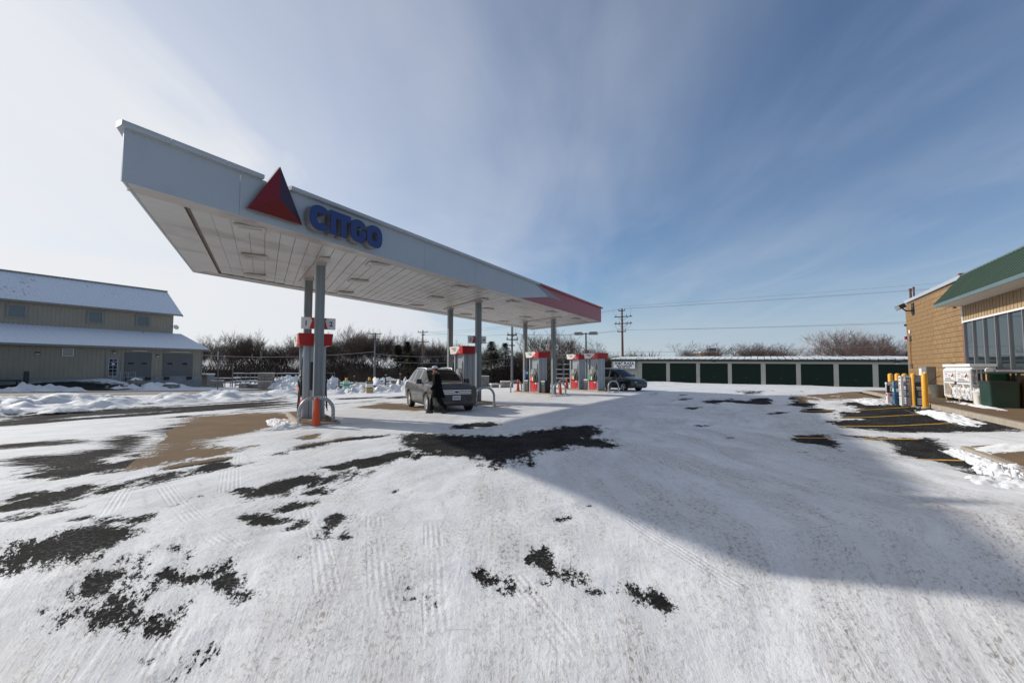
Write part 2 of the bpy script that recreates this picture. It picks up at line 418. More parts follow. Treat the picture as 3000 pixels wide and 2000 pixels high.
# brushed concrete of the pump pad and the pavement
m_, nt_, b_ = nodes_of('pad_concrete')
g1 = nnoise(nt_, 0.8, 6, 0.65); g2 = nnoise(nt_, 50, 3, 0.6, stretch=(1, 0.2, 1)); g3 = nnoise(nt_, 2.5, 6, 0.7)
c = nramp(nt_, g1, [(0.3, (0.150, 0.104, 0.064)), (0.7, (0.215, 0.152, 0.096))])
c = nmix(nt_, 0.25, c, nramp(nt_, g2, [(0.3, (0.13, 0.09, 0.056)), (0.7, (0.25, 0.18, 0.115))]))
c = nmix(nt_, nramp(nt_, g3, [(0.58, (0, 0, 0)), (0.72, (0.45,) * 3)]), c, (0.11, 0.085, 0.065))
nt_.links.new(c, b_.inputs['Base Color']); b_.inputs['Roughness'].default_value = 0.95; b_.inputs['Specular IOR Level'].default_value = 0.08
nbump(nt_, b_, g2, 0.2, 0.004)

# snow, thin on the lot; 'cover' is the thickness field of the drift
def snow_material(name, alpha=True, dirty=1.0):
    m, nt, b = nodes_of(name)
    tcn = nt.nodes.new('ShaderNodeTexCoord'); P = tcn.outputs['Object']
    at = nt.nodes.new('ShaderNodeAttribute'); at.attribute_name = 'dirt'; D = at.outputs['Fac']
    fl = nt.nodes.new('ShaderNodeAttribute'); fl.attribute_name = 'flow'
    FV = fl.outputs['Vector'] if alpha else P                     # across / along the wheel paths
    rut = nnoise(nt, 1, 5, 0.60, FV, (6, 1.0, 1), dist=0.7)      # wheel ruts
    thread = nnoise(nt, 1, 4, 0.62, FV, (38, 0.9, 1), dist=0.15)   # tread lines inside them
    speck = nnoise(nt, 1, 6, 0.74, FV, (26, 15, 1), dist=0.6)
    broad = nnoise(nt, 1, 5, 0.58, FV, (1.1, 0.26, 1), dist=0.9)
    patchy = nnoise(nt, 0.9, 5, 0.60, P, dist=0.4)
    crust = nnoise(nt, 11, 7, 0.70, P, dist=0.3); grainy = nnoise(nt, 70, 3, 0.6, P)
    tk = nt.nodes.new('ShaderNodeAttribute'); tk.attribute_name = 'track'
    sx_ = nt.nodes.new('ShaderNodeSeparateXYZ'); nt.links.new(tk.outputs['Vector'], sx_.inputs[0])
    inside = nmath(nt, 'MULTIPLY', nramp(nt, nmath(nt, 'SUBTRACT', sx_.outputs[2], nmath(nt, 'ABSOLUTE', sx_.outputs[0])), [(0.0, (0, 0, 0)), (0.012, (1, 1, 1))]), nramp(nt, nnoise(nt, 1.7, 4, 0.6, P), [(0.38, (0, 0, 0)), (0.55, (1, 1, 1))]))
    rib = nmath(nt, 'SINE', nmath(nt, 'MULTIPLY', sx_.outputs[0], 2 * PI / 0.052)); lug = nmath(nt, 'SINE', nmath(nt, 'MULTIPLY', sx_.outputs[1], 2 * PI / 0.055))
    tread = nmath(nt, 'MULTIPLY', inside, nmath(nt, 'ADD', nmath(nt, 'MULTIPLY', nmath(nt, 'ADD', rib, nmath(nt, 'MULTIPLY', lug, 0.35)), 0.085), -0.08))
    packed = nramp(nt, broad, [(0.40, (0, 0, 0)), (0.60, (1, 1, 1))])
    scrape = nnoise(nt, 1, 5, 0.58, FV, (1.5, 0.45, 1), dist=0.9); glaze = nramp(nt, scrape, [(0.38, (1, 1, 1)), (0.62, (0.30,) * 3)])
    d = nmath(nt, 'MULTIPLY', nramp(nt, speck, [(0.50, (0, 0, 0)), (0.60, (1, 1, 1))]), nramp(nt, rut, [(0.36, (0.15,) * 3), (0.60, (1, 1, 1))]))
    d = nmath(nt, 'MULTIPLY', d, nmath(nt, 'ADD', nmath(nt, 'MULTIPLY', packed, 0.65), 0.35))
    d = nmath(nt, 'MULTIPLY', d, nmath(nt, 'MULTIPLY', D, 0.72 * dirty))
    base = nramp(nt, patchy, [(0.30, (0.68, 0.685, 0.69)), (0.70, (0.84, 0.84, 0.835))])
    base = nmix(nt, nmath(nt, 'MULTIPLY', nramp(nt, rut, [(0.42, (0, 0, 0)), (0.66, (1, 1, 1))]), nmath(nt, 'MULTIPLY', packed, nmath(nt, 'ADD', nmath(nt, 'MULTIPLY', D, 0.09 * dirty), 0.05))), base, (0.50, 0.48, 0.46))
    base = nmix(nt, nmath(nt, 'MULTIPLY', packed, nmath(nt, 'MULTIPLY', D, 0.26 * dirty)), base, (0.54, 0.50, 0.455))
    base = nmix(nt, nmath(nt, 'MULTIPLY', nramp(nt, scrape, [(0.54, (0, 0, 0)), (0.70, (1, 1, 1))]), nmath(nt, 'ADD', nmath(nt, 'MULTIPLY', D, 0.22 * dirty), 0.10)), base, (0.46, 0.43, 0.40))
    col = nmix(nt, d, base, (0.24, 0.195, 0.16))
    b.inputs['Roughness'].default_value = 0.6; b.inputs['Specular IOR Level'].default_value = 0.18
    h = nmath(nt, 'ADD', nmath(nt, 'ADD', tread, nmath(nt, 'MULTIPLY', rut, nmath(nt, 'ADD', nmath(nt, 'MULTIPLY', D, 0.26), 0.10))), nmath(nt, 'MULTIPLY', nmath(nt, 'MULTIPLY', thread, packed), nmath(nt, 'MULTIPLY', D, 0.20)))
    h = nmath(nt, 'ADD', h, nmath(nt, 'ADD', nmath(nt, 'MULTIPLY', nmath(nt, 'MULTIPLY', crust, glaze), 0.75), nmath(nt, 'MULTIPLY', grainy, 0.16)))
    nbump(nt, b, h, 0.60, 0.028)
    if alpha:
        cv = nt.nodes.new('ShaderNodeAttribute'); cv.attribute_name = 'cover'
        n1 = nnoise(nt, 1, 8, 0.74, FV, (4.5, 1.8, 1), dist=0.3); n2 = nnoise(nt, 1, 6, 0.74, FV, (30, 17, 1), dist=0.4)
        v = nmath(nt, 'ADD', cv.outputs['Fac'], nmath(nt, 'MULTIPLY', nmath(nt, 'SUBTRACT', n1, 0.5), 4.3))
        v = nmath(nt, 'ADD', v, nmath(nt, 'MULTIPLY', nmath(nt, 'SUBTRACT', n2, 0.5), 2.8))
        v = nmath(nt, 'ADD', v, nmath(nt, 'MULTIPLY', nmath(nt, 'SUBTRACT', rut, 0.5), -0.9))
        col = nmix(nt, nramp(nt, v, [(0.05, (0.45,) * 3), (0.45, (0, 0, 0))]), col, (0.36, 0.345, 0.33))     # slush at the melting edge
        a = nramp(nt, v, [(0.0, (0, 0, 0)), (0.10, (0.80,) * 3), (0.30, (1, 1, 1))])
        tr = nt.nodes.new('ShaderNodeBsdfTransparent'); mx = nt.nodes.new('ShaderNodeMixShader')
        nt.links.new(a, mx.inputs[0]); nt.links.new(tr.outputs[0], mx.inputs[1]); nt.links.new(b.outputs[0], mx.inputs[2])
        nt.links.new(mx.outputs[0], nt.nodes['Material Output'].inputs['Surface'])
    nt.links.new(col, b.inputs['Base Color'])
    return m
snow_material('snow'); snow_material('snow_solid', False, 0.3)

# ribbed roof sheet, partly under snow
def roof_snow_material(name, metal, lo, hi, stretch):
    m, nt, b = nodes_of(name)
    n1 = nnoise(nt, 1, 6, 0.62, None, stretch); n2 = nnoise(nt, 0.16, 3, 0.5)
    f = nramp(nt, nmath(nt, 'ADD', nmath(nt, 'MULTIPLY', n1, 0.45), nmath(nt, 'MULTIPLY', n2, 0.55)), [(lo, (0, 0, 0)), (hi, (1, 1, 1))])
    nt.links.new(nmix(nt, f, metal, (0.74, 0.76, 0.79)), b.inputs['Base Color'])
    b.inputs['Roughness'].default_value = 0.6
    nbump(nt, b, n1, 0.2, 0.02)
roof_snow_material('roof_part_snow', (0.16, 0.15, 0.135), 0.335, 0.42, (3.2, 3.2, 0.25))
roof_snow_material('roof_full_snow', (0.20, 0.19, 0.17), 0.28, 0.36, (2, 2, 0.3))
# ------------------------------------------------------------------ bare patches of the lot (metres)
PATCHES=[(0.35,[(-2.97,12.05),(-2.45,12.31),(-1.49,11.93),(-0.69,11.75),(-0.09,11.87),(0.56,12.71),(1.6,13.6),(2.51,14.18),(2.56,13.14),(2.39,12.05),(2.02,11.46),(2.37,11.13),(2.38,10.44),(2.14,9.87),(1.76,9.99),(1.49,10.17),(1.07,9.74),(0.56,9.58),(0.32,8.76),(0.33,8.15),(0.0,8.45),(-0.15,8.15),(-0.26,7.8),(-0.45,8.24),(-0.66,8.93),(-1.14,9.13),(-1.83,9.58),(-2.32,10.53)]),
(0.25,[(-1.82,12.99),(-1.74,13.92),(-1.08,14.62),(-0.39,15.0),(-0.42,13.6),(-0.99,13.44),(-1.06,13.14)]),
(0.2,[(-4.7,9.35),(-4.64,10.53),(-4.15,11.52),(-3.07,11.87),(-3.34,11.35),(-3.92,10.87),(-4.22,10.63),(-4.14,10.25),(-4.47,9.82)]),
(0.15,[(-6.14,7.99),(-5.89,8.54),(-5.5,9.03),(-5.24,8.83),(-5.39,8.36),(-5.85,7.83)]),
(0.5,[(-6.92,8.12),(-7.35,9.1),(-8.56,11.29),(-10.24,14.18),(-11.45,16.26),(-10.32,17.48),(-8.88,18.31),(-7.34,15.2),(-6.84,12.99),(-6.99,11.87),(-7.25,11.13),(-6.48,10.08),(-5.9,9.91),(-5.81,9.21),(-6.23,8.41),(-6.39,7.93)]),
(0.15,[(-5.28,11.29),(-5.28,12.05),(-4.97,12.18),(-4.72,11.35),(-4.95,11.03)]),
(0.35,[(-9.57,8.7),(-9.41,9.03),(-8.86,9.28),(-8.74,9.99),(-9.6,10.92),(-9.77,11.75),(-9.19,11.69),(-8.58,10.92),(-7.66,9.35),(-7.64,8.86),(-6.99,8.18),(-7.09,7.62),(-7.56,7.48),(-8.57,8.12),(-9.26,8.41)]),
(0.7,[(-18.2,16.3),(-16.48,18.61),(-14.74,22.16),(-13.18,27.42),(-11.24,23.52),(-11.05,20.23),(-12.7,18.31),(-13.15,16.97),(-14.58,15.82),(-14.77,13.92),(-15.2,13.4)]),
(0.3,[(-11.4,10.34),(-10.78,10.63),(-10.04,10.92),(-9.76,10.63),(-10.4,10.25),(-10.92,9.91)]),
(0.22,[(-4.75,4.3),(-4.64,4.27),(-4.8,4.54),(-4.57,4.63),(-4.7,4.9),(-4.45,5.01),(-4.07,4.9),(-3.87,4.73),(-3.95,4.69),(-3.84,4.33),(-3.82,4.24),(-3.91,4.02),(-4.11,4.19),(-4.14,4.14),(-4.12,3.94),(-4.2,3.87),(-4.26,3.86)]),
(0.16,[(-3.31,3.53),(-3.4,3.73),(-3.47,3.93),(-3.4,4.02),(-3.47,4.25),(-3.32,4.27),(-3.16,4.08),(-3.06,3.86),(-3.12,3.81),(-3.09,3.69),(-2.91,3.62),(-2.73,3.46),(-2.62,3.36),(-2.55,3.35),(-2.52,3.27),(-2.45,3.12),(-2.4,2.99),(-2.46,2.99),(-2.66,3.11),(-2.72,3.09),(-2.89,3.19),(-2.97,3.19),(-2.93,3.11),(-3.04,3.12),(-3.15,3.24),(-3.1,3.27),(-3.1,3.32),(-3.08,3.38),(-2.95,3.34),(-2.94,3.37),(-3.13,3.55),(-3.19,3.51)]),
(0.15,[(-2.98,3.86),(-2.95,3.91),(-2.92,4.0),(-2.85,4.02),(-2.66,3.94),(-2.61,4.02),(-2.51,4.02),(-2.53,4.17),(-2.44,4.11),(-2.37,3.91),(-2.19,3.86),(-2.11,3.73),(-2.12,3.66),(-2.23,3.69),(-2.2,3.57),(-2.34,3.62),(-2.5,3.73),(-2.63,3.69),(-2.64,3.59),(-2.84,3.78)]),
(0.15,[(-2.17,3.59),(-2.03,3.63),(-1.97,3.62),(-1.92,3.46),(-2.08,3.53)]),
(0.14,[(-2.36,3.11),(-2.39,3.27),(-2.35,3.36),(-2.38,3.46),(-2.43,3.6),(-2.29,3.46),(-2.29,3.34),(-2.27,3.25),(-2.23,3.11),(-2.21,2.99),(-2.29,3.03)]),
(0.13,[(-1.84,2.63),(-1.86,2.74),(-1.9,2.81),(-1.87,2.91),(-1.82,2.86),(-1.83,2.81),(-1.78,2.85),(-1.75,2.75),(-1.73,2.68),(-1.74,2.64),(-1.79,2.66),(-1.82,2.64)]),
(0.1,[(-3.3,3.31),(-3.25,3.37),(-3.2,3.34),(-3.26,3.3)]),
(0.1,[(-3.25,4.49),(-3.18,4.49),(-3.01,4.35),(-2.87,4.2),(-3.0,4.3),(-3.16,4.4)]),
(0.1,[(-2.14,2.77),(-2.1,2.79),(-2.08,2.75),(-2.09,2.72)]),
(0.14,[(-0.28,3.88),(-0.23,3.92),(-0.19,3.82),(-0.15,3.87),(-0.04,3.86),(-0.01,3.75),(0.03,3.63),(-0.02,3.56),(-0.07,3.6),(-0.11,3.72),(-0.17,3.72),(-0.22,3.78)]),
(0.14,[(0.06,4.24),(0.15,4.26),(0.22,4.33),(0.22,4.43),(0.29,4.43),(0.31,4.34),(0.27,4.22),(0.36,4.1),(0.32,3.98),(0.25,4.05),(0.13,4.13)]),
(0.14,[(0.32,3.92),(0.4,3.9),(0.42,4.03),(0.48,4.04),(0.54,3.92),(0.57,3.74),(0.48,3.75),(0.39,3.82)]),
(0.14,[(0.9,3.7),(1.0,3.69),(1.07,3.54),(1.13,3.55),(1.14,3.43),(1.08,3.38),(1.02,3.39),(0.95,3.45),(0.89,3.56)]),
(0.1,[(0.5,5.3),(0.61,5.34),(0.61,5.26),(0.54,5.22)]),
(0.1,[(-1.68,6.47),(-1.63,6.57),(-1.56,6.51),(-1.56,6.36),(-1.62,6.33)]),
(0.08,[(0.25,3.75),(0.27,3.77),(0.29,3.75),(0.28,3.72)]),
(0.08,[(0.59,3.6),(0.61,3.62),(0.63,3.6),(0.61,3.57)]),
(0.08,[(0.63,3.59),(0.65,3.61),(0.67,3.6),(0.65,3.57)]),
(0.08,[(-0.79,3.65),(-0.77,3.68),(-0.75,3.66),(-0.75,3.63)]),
(0.08,[(-0.66,3.54),(-0.65,3.56),(-0.62,3.54),(-0.63,3.51)]),
(0.08,[(-0.58,3.41),(-0.56,3.43),(-0.54,3.42),(-0.55,3.39)]),
(0.08,[(-0.77,3.49),(-0.75,3.51),(-0.73,3.49),(-0.73,3.46)]),
(0.08,[(0.1,3.62),(0.12,3.64),(0.14,3.62),(0.13,3.59)]),
(0.08,[(0.55,5.52),(0.59,5.57),(0.62,5.53),(0.59,5.46)]),
(0.08,[(0.91,5.79),(0.95,5.85),(0.98,5.8),(0.95,5.73)]),
(0.15,[(-2.51,9.01),(-2.41,9.42),(-2.18,9.77),(-2.02,9.33),(-2.19,9.01),(-2.3,8.79)]),
(0.15,[(-1.96,8.94),(-1.88,9.25),(-1.48,9.42),(-1.04,9.33),(-0.65,9.01),(-1.2,9.14),(-1.67,9.09),(-1.83,8.71)]),
(0.15,[(-2.91,8.71),(-2.61,8.94),(-2.2,8.83),(-2.41,8.37),(-2.57,8.17),(-2.87,8.43)]),
(0.14,[(-2.99,5.36),(-2.96,5.43),(-2.84,5.31),(-2.9,5.24)]),
(0.14,[(-2.84,5.17),(-2.74,5.27),(-2.58,5.31),(-2.46,5.27),(-2.51,5.15),(-2.65,5.1)]),
(0.14,[(-2.39,4.92),(-2.35,5.1),(-2.3,5.29),(-2.25,5.1),(-2.29,4.94)]),
(0.14,[(-1.95,4.73),(-1.97,4.94),(-2.09,5.37),(-1.99,5.47),(-1.89,5.42),(-1.85,5.03),(-1.89,4.71)]),
(0.14,[(-3.54,6.34),(-3.46,6.55),(-3.45,6.81),(-3.36,7.07),(-3.23,7.25),(-3.23,7.07),(-3.32,6.77),(-3.32,6.49),(-3.43,6.33)]),
(0.14,[(-2.75,5.67),(-2.7,5.78),(-2.51,5.94),(-2.55,5.75),(-2.67,5.61)]),
(0.14,[(-3.68,6.42),(-3.71,6.53),(-3.62,6.42)]),
(0.14,[(-1.88,4.73),(-1.74,4.8),(-1.65,4.73),(-1.7,4.7)]),
(0.14,[(-6.68,6.2),(-6.65,6.34),(-6.53,6.42),(-6.44,6.24),(-6.49,6.1)]),
(0.14,[(-6.25,5.81),(-6.27,6.03),(-5.98,5.84),(-6.03,5.72)]),
(0.14,[(-6.45,6.42),(-6.19,6.42),(-5.99,6.17),(-6.06,6.07)]),
(0.14,[(-5.75,5.27),(-5.67,5.42),(-5.53,5.53),(-5.46,5.67),(-5.27,5.7),(-5.28,5.55),(-5.42,5.42),(-5.48,5.24),(-5.67,5.19)]),
(0.14,[(-4.55,5.23),(-4.48,5.29),(-4.39,5.26),(-4.45,5.19)]),
(0.14,[(-4.27,5.19),(-4.23,5.32),(-4.18,5.22)]),
(0.14,[(-6.27,6.65),(-6.23,6.69),(-6.14,6.57)]),
(0.14,[(-4.94,5.27),(-4.87,5.36),(-4.84,5.27)]),
(0.14,[(-3.24,4.47),(-3.2,4.51),(-2.99,4.33),(-3.02,4.32)]),
(0.14,[(-1.92,4.25),(-1.89,4.27),(-1.88,4.22)]),
(0.14,[(-3.2,8.04),(-3.04,8.28),(-2.89,8.22),(-2.98,7.98)]),
(0.14,[(-5.54,8.47),(-5.26,8.41),(-5.09,8.1),(-5.17,7.98)]),
(0.14,[(-2.67,6.42),(-2.59,6.48),(-2.58,6.36)]),
(0.3,[(14.14,20.58),(15.02,20.01),(15.31,19.04),(14.71,17.76),(14.0,15.7),(14.22,15.12),(13.44,13.69),(12.44,12.11),(12.0,11.8),(11.64,10.86),(11.5,10.41),(10.7,9.69),(10.4,10.04),(10.02,10.37),(9.38,10.9),(9.18,11.62),(8.98,12.18),(9.67,13.49),(10.63,14.67),(11.09,15.52),(12.36,16.48),(13.55,18.76)]),
(0.18,[(6.54,10.93),(7.1,11.62),(7.67,11.44),(7.52,10.8),(7.26,10.46),(7.01,9.88),(6.62,9.47),(6.49,9.04),(6.65,9.83),(6.41,10.44)]),
(0.25,[(7.92,11.37),(8.27,10.96),(8.41,10.65),(9.19,10.11),(8.62,9.2),(7.83,8.07),(7.87,7.81),(7.48,7.25),(7.26,6.81),(7.23,6.58),(6.85,6.23),(6.69,6.49),(6.85,7.0),(7.03,7.58),(7.06,8.16),(7.04,8.71),(7.57,9.15),(8.1,10.09),(7.92,10.55)]),
(0.12,[(6.38,6.23),(6.47,6.16),(6.41,5.97),(6.32,6.02)]),
(0.2,[(12.47,21.32),(13.76,22.06),(13.06,20.48),(12.27,20.13)]),
(0.2,[(11.27,17.93),(12.11,18.29),(12.22,17.49),(11.22,16.78),(10.97,17.21)]),
(0.2,[(9.52,17.35),(10.39,17.9),(10.28,17.09),(9.51,16.79)]),
(0.2,[(9.92,23.88),(10.95,24.87),(10.77,23.88),(9.87,22.98)]),
(0.2,[(11.49,23.31),(12.49,24.12),(12.85,23.53),(11.68,22.55)]),
(0.2,[(7.37,19.95),(8.24,20.37),(7.48,19.16)]),
(0.2,[(5.19,11.35),(5.4,11.53),(5.39,11.35),(5.17,11.14)]),
(0.2,[(5.77,9.23),(5.91,9.23),(5.78,9.12)]),
(0.2,[(5.43,13.94),(6.02,13.94),(5.52,13.44)]),
(0.2,[(11.21,24.49),(11.65,24.49),(11.08,23.65)]),
(0.2,[(15.39,25.08),(16.07,24.89),(16.04,23.81),(15.11,23.68)]),
(0.5,[(17.89,26.84),(19.58,28.02),(20.64,27.19),(20.84,25.78),(16.32,20.17),(16.54,21.61),(15.48,21.41),(15.76,22.92)])]
N_PHOTO = len(PATCHES)
def st_poly(*pts): return [st2w(*p) for p in pts]
PATCHES += [(0.8, st_poly((-41.4, -30), (-32.6, -30), (-32.6, 90), (-41.4, 90))),                    # the street is ploughed
            (0.9, st_poly((-50.9, -8), (-43.2, -8), (-43.0, 16.5), (-46.5, 20.5), (-50.9, 16.0))),      # drive up to the warehouse
            (0.5, [(-7.0, 20.2), (-5.2, 19.3), (-3.9, 18.6), (-3.2, 19.4), (-4.6, 21.6), (-6.3, 22.6)]),  # melted under the car
            (0.3, [(-1.3, 20.4), (-0.2, 20.6), (0.1, 21.2), (-0.9, 21.3)]),
            (0.5, [(-9.6, 25.2), (-6.4, 27.0), (-3.5, 31.0), (-4.4, 31.5), (-7.8, 28.5), (-10.2, 26.6)])]
def lines(*segs):
    out_ = []
    for a, b, n in segs: out_ += list(np.linspace(a, b, n, endpoint=False))
    out_.append(segs[-1][1]); return np.array(out_)
def geo(a, b, n): return np.sign(b) * np.geomspace(abs(a), abs(b), n)
XL = np.concatenate([geo(-700, -62, 12), lines((-60, -42, 45), (-42, -12, 150), (-12, -7.5, 60), (-7.5, 7.0, 300), (7.0, 14, 90), (14, 26, 80), (26, 48, 44)), geo(50, 700, 12)])
YL = np.concatenate([[-300, -60, -20, -8, -2], lines((0.5, 8.5, 180), (8.5, 16, 120), (16, 30, 120), (30, 44, 70), (44, 62, 45)), geo(64, 1200, 16)])
def grid_mesh(name, xs, ys, z, keep=None):
    nx, ny = len(xs), len(ys)
    X, Y = np.meshgrid(xs, ys)
    co = np.stack([X, Y, z], -1).reshape(-1, 3).astype(np.float32)
    i = (np.arange(ny - 1)[:, None] * nx + np.arange(nx - 1)[None, :]).ravel()
    q = np.stack([i, i + 1, i + nx + 1, i + nx], -1)
    if keep is not None: q = q[keep.ravel()]
    me = bpy.data.meshes.new(name)
    me.vertices.add(len(co)); me.vertices.foreach_set('co', co.ravel())
    me.loops.add(q.size); me.loops.foreach_set('vertex_index', q.ravel().astype(np.int32))
    me.polygons.add(len(q)); me.polygons.foreach_set('loop_start', np.arange(0, q.size, 4, dtype=np.int32))
    me.polygons.foreach_set('loop_total', np.full(len(q), 4, np.int32))
    me.polygons.foreach_set('use_smooth', np.ones(len(q), bool))
    me.update(); me.validate()
    return me
def thin(l, d=0.2):
    o = [l[0]]
    for a in l[1:]:
        if a - o[-1] >= d or a == l[-1]: o.append(a)
    return np.array(o)
gx, gy = thin(XL), thin(YL)
GX, GY = np.meshgrid(gx, gy)
struct(link('ground', grid_mesh('ground', gx, gy, terrain(GX, GY)), 'asphalt'))

def poly_sdf(px_, py_, poly):
    d2 = np.full(px_.shape, 1e9); ins = np.zeros(px_.shape, bool); n = len(poly)
    for i in range(n):
        ax, ay = poly[i]; bx_, by_ = poly[(i + 1) % n]
        ex, ey = bx_ - ax, by_ - ay; L = ex * ex + ey * ey + 1e-9
        u = np.clip(((px_ - ax) * ex + (py_ - ay) * ey) / L, 0, 1)
        d2 = np.minimum(d2, (px_ - ax - u * ex) ** 2 + (py_ - ay - u * ey) ** 2)
        cr = (ay > py_) != (by_ > py_)
        ins ^= cr & (px_ < ex * (py_ - ay) / (by_ - ay + 1e-12) + ax)
    d = np.sqrt(d2)
    return np.where(ins, -d, d)
SX, SY = np.meshgrid(XL, YL)
S_, T_ = SX * CA - SY * SA, SX * SA + SY * CA
cover = np.full(SX.shape, 2.0)
for sc, poly in PATCHES:
    xs_ = [p[0] for p in poly]; ys_ = [p[1] for p in poly]; mg = sc * 4
    i0, i1 = np.searchsorted(XL, (min(xs_) - mg, max(xs_) + mg)); j0, j1 = np.searchsorted(YL, (min(ys_) - mg, max(ys_) + mg))
    if i1 <= i0 or j1 <= j0: continue
    sub = (slice(j0, j1), slice(i0, i1)); mx_, my_ = np.mean(xs_), np.mean(ys_)
    off_ = 0.22 if sc >= .25 else (0.02 if abs(mx_ - 0.2) < 2.0 and my_ < 5.5 else (0.50 if -5 < mx_ < -1 and 5.8 < my_ < 10.5 else 0.24))
    cover[sub] = np.minimum(cover[sub], poly_sdf(SX[sub], SY[sub], poly) / (sc * (1.5 if sc < .3 else 1.7)) * 1.25 + off_)
aniso = fbm(S_ * 1.1, T_ * 0.22, 5, 11)
cover = np.clip(cover, -2.6, 2.0)
# wind-blown streaks: left lane, mid lot and in front of the shop
lane = smooth((S_ + 27) / 3) * smooth((-12.5 - S_) / 5) * smooth((30 - T_) / 6) * smooth((30 - SY) / 5)
mid = np.exp(-((SX + 3.5) / 3.0) ** 2 - ((SY - 7.5) / 2.6) ** 2) + 0.8 * np.exp(-((SX + 7) / 2.2) ** 2 - ((SY - 6.3) / 1.6) ** 2)
shop = smooth((S_ + 1.5) / 2) * smooth((6 - S_) / 1) * smooth((T_ - 14) / 3) * smooth((34 - T_) / 8)
far_ = smooth((SY - 17) / 6) * smooth((S_ + 9) / 4) * smooth((40 - SY) / 6)
cover -= lane * np.clip(aniso * 4.6 + 0.10, 0, 2.4) + mid * np.clip(aniso * 3.0 + 0.75, 0, 2.1) + shop * np.clip(aniso * 4 + 0.9, 0, 2.4) + far_ * np.clip(aniso * 4 + 0.35, 0, 2.2)
streaks = fbm(S_ * 1.9, T_ * 0.13, 5, 61); cover += np.clip(0.8 - cover, 0, 1) * smooth((S_ + 27) / 2) * smooth((-18.2 - S_) / 1.5) * smooth((34 - T_) / 4) * np.clip(streaks * 5.5 - 0.1, 0, 2.2)
str2 = fbm(S_ * 0.32, T_ * 2.6, 5, 71); cover += np.clip(0.8 - cover, 0, 1) * smooth(S_ / 1.5) * smooth((T_ - 13.5) / 2) * np.clip(str2 * 4.5 - 0.35, 0, 2.0)
lot = smooth((30 - SY) / 8)
# ploughed banks
BANKS = [([(-27.5, -12), (-27.0, 4), (-26.6, 8), (-26.9, 15), (-27.2, 19), (-27.0, 22)], 2.6, 0.20), ([(-24.2, -2), (-23.4, 5), (-23.8, 9)], 1.1, 0.16), ([(-26.6, 23.4), (-25.2, 25.5), (-23.6, 29), (-22.8, 34)], 1.3, 0.30),
         ([(-42.6, 2), (-42.6, 13.6)], 1.2, 0.34), ([(-37.2, 37.5), (-35, 40)], 2.6, 0.7), ([(-46.8, 18.8), (-47.2, 22.5)], 2.0, 0.30)]
bank = np.zeros(SX.shape)
lump = fbm(SX * 1.15, SY * 1.15, 5, 41, 0.66)
for pts, w, h in BANKS:
    d = np.full(SX.shape, 1e9)
    for (a0, a1), (b0, b1) in zip(pts[:-1], pts[1:]):
        ex, ey = b0 - a0, b1 - a1; L = ex * ex + ey * ey
        u = np.clip(((S_ - a0) * ex + (T_ - a1) * ey) / L, 0, 1)
        d = np.minimum(d, np.hypot(S_ - a0 - u * ex, T_ - a1 - u * ey))
    bank = np.maximum(bank, h * np.clip(1.15 - (d / w) ** 2, 0, 1) * np.clip(0.50 + lump * 2.2, 0.02, 2.0))
cover = np.where(bank > 0.04, np.maximum(cover, np.minimum(bank * 12 - 0.2, 2.0)), cover)
far_yard = smooth((SY - 40) / 6)
thick = 0.005 + 0.011 * np.clip(cover, 0, 1.8) + lot * 0.010 * (fbm(S_ * 3.0, T_ * 0.8, 4, 5) + 0.6 * fbm(SX * 7, SY * 7, 3, 8)) * np.clip(cover, 0, 1)
thick = np.maximum(thick, 0.0045)
H_ = terrain(SX, SY) + thick + bank + far_yard * 0.12 * np.clip(fbm(SX * 0.35, SY * 0.35, 4, 77) + 0.2, 0, 1)
# little shovelled ridges round the islands and along the store kerb, fields of crumbs
keepv = cover > -2.1
keep = keepv[:-1, :-1] | keepv[1:, :-1] | keepv[:-1, 1:] | keepv[1:, 1:]
cut = poly_sdf(SX, SY, st_poly((5.0, -12), (30, -12), (30, 31.6), (5.0, 31.6))) > 0.02     # no drift inside the shop
cut2 = poly_sdf(SX, SY, st_poly((3.30, -12), (5.6, -12), (5.6, 11.55), (3.30, 11.55))) > 0.02
ck = (cut & cut2); keep &= ck[:-1, :-1] & ck[1:, :-1] & ck[:-1, 1:] & ck[1:, 1:]
sm = grid_mesh('snow_cover', XL, YL, H_, keep)
def vattr(me, name, arr):
    a = me.attributes.new(name, 'FLOAT', 'POINT'); a.data.foreach_set('value', arr.astype(np.float32).ravel())
dirt = 0.38 + 0.85 * smooth((S_ + 8) / 8) * smooth((40 - SY) / 15) + 0.35 * np.exp(-((S_ + 14) / 4) ** 2) * smooth((SY - 12) / 4)
dirt += 0.5 * np.clip(fbm(SX * 0.5, SY * 0.5, 3, 23) + 0.05, 0, 1) * smooth((30 - SY) / 10)
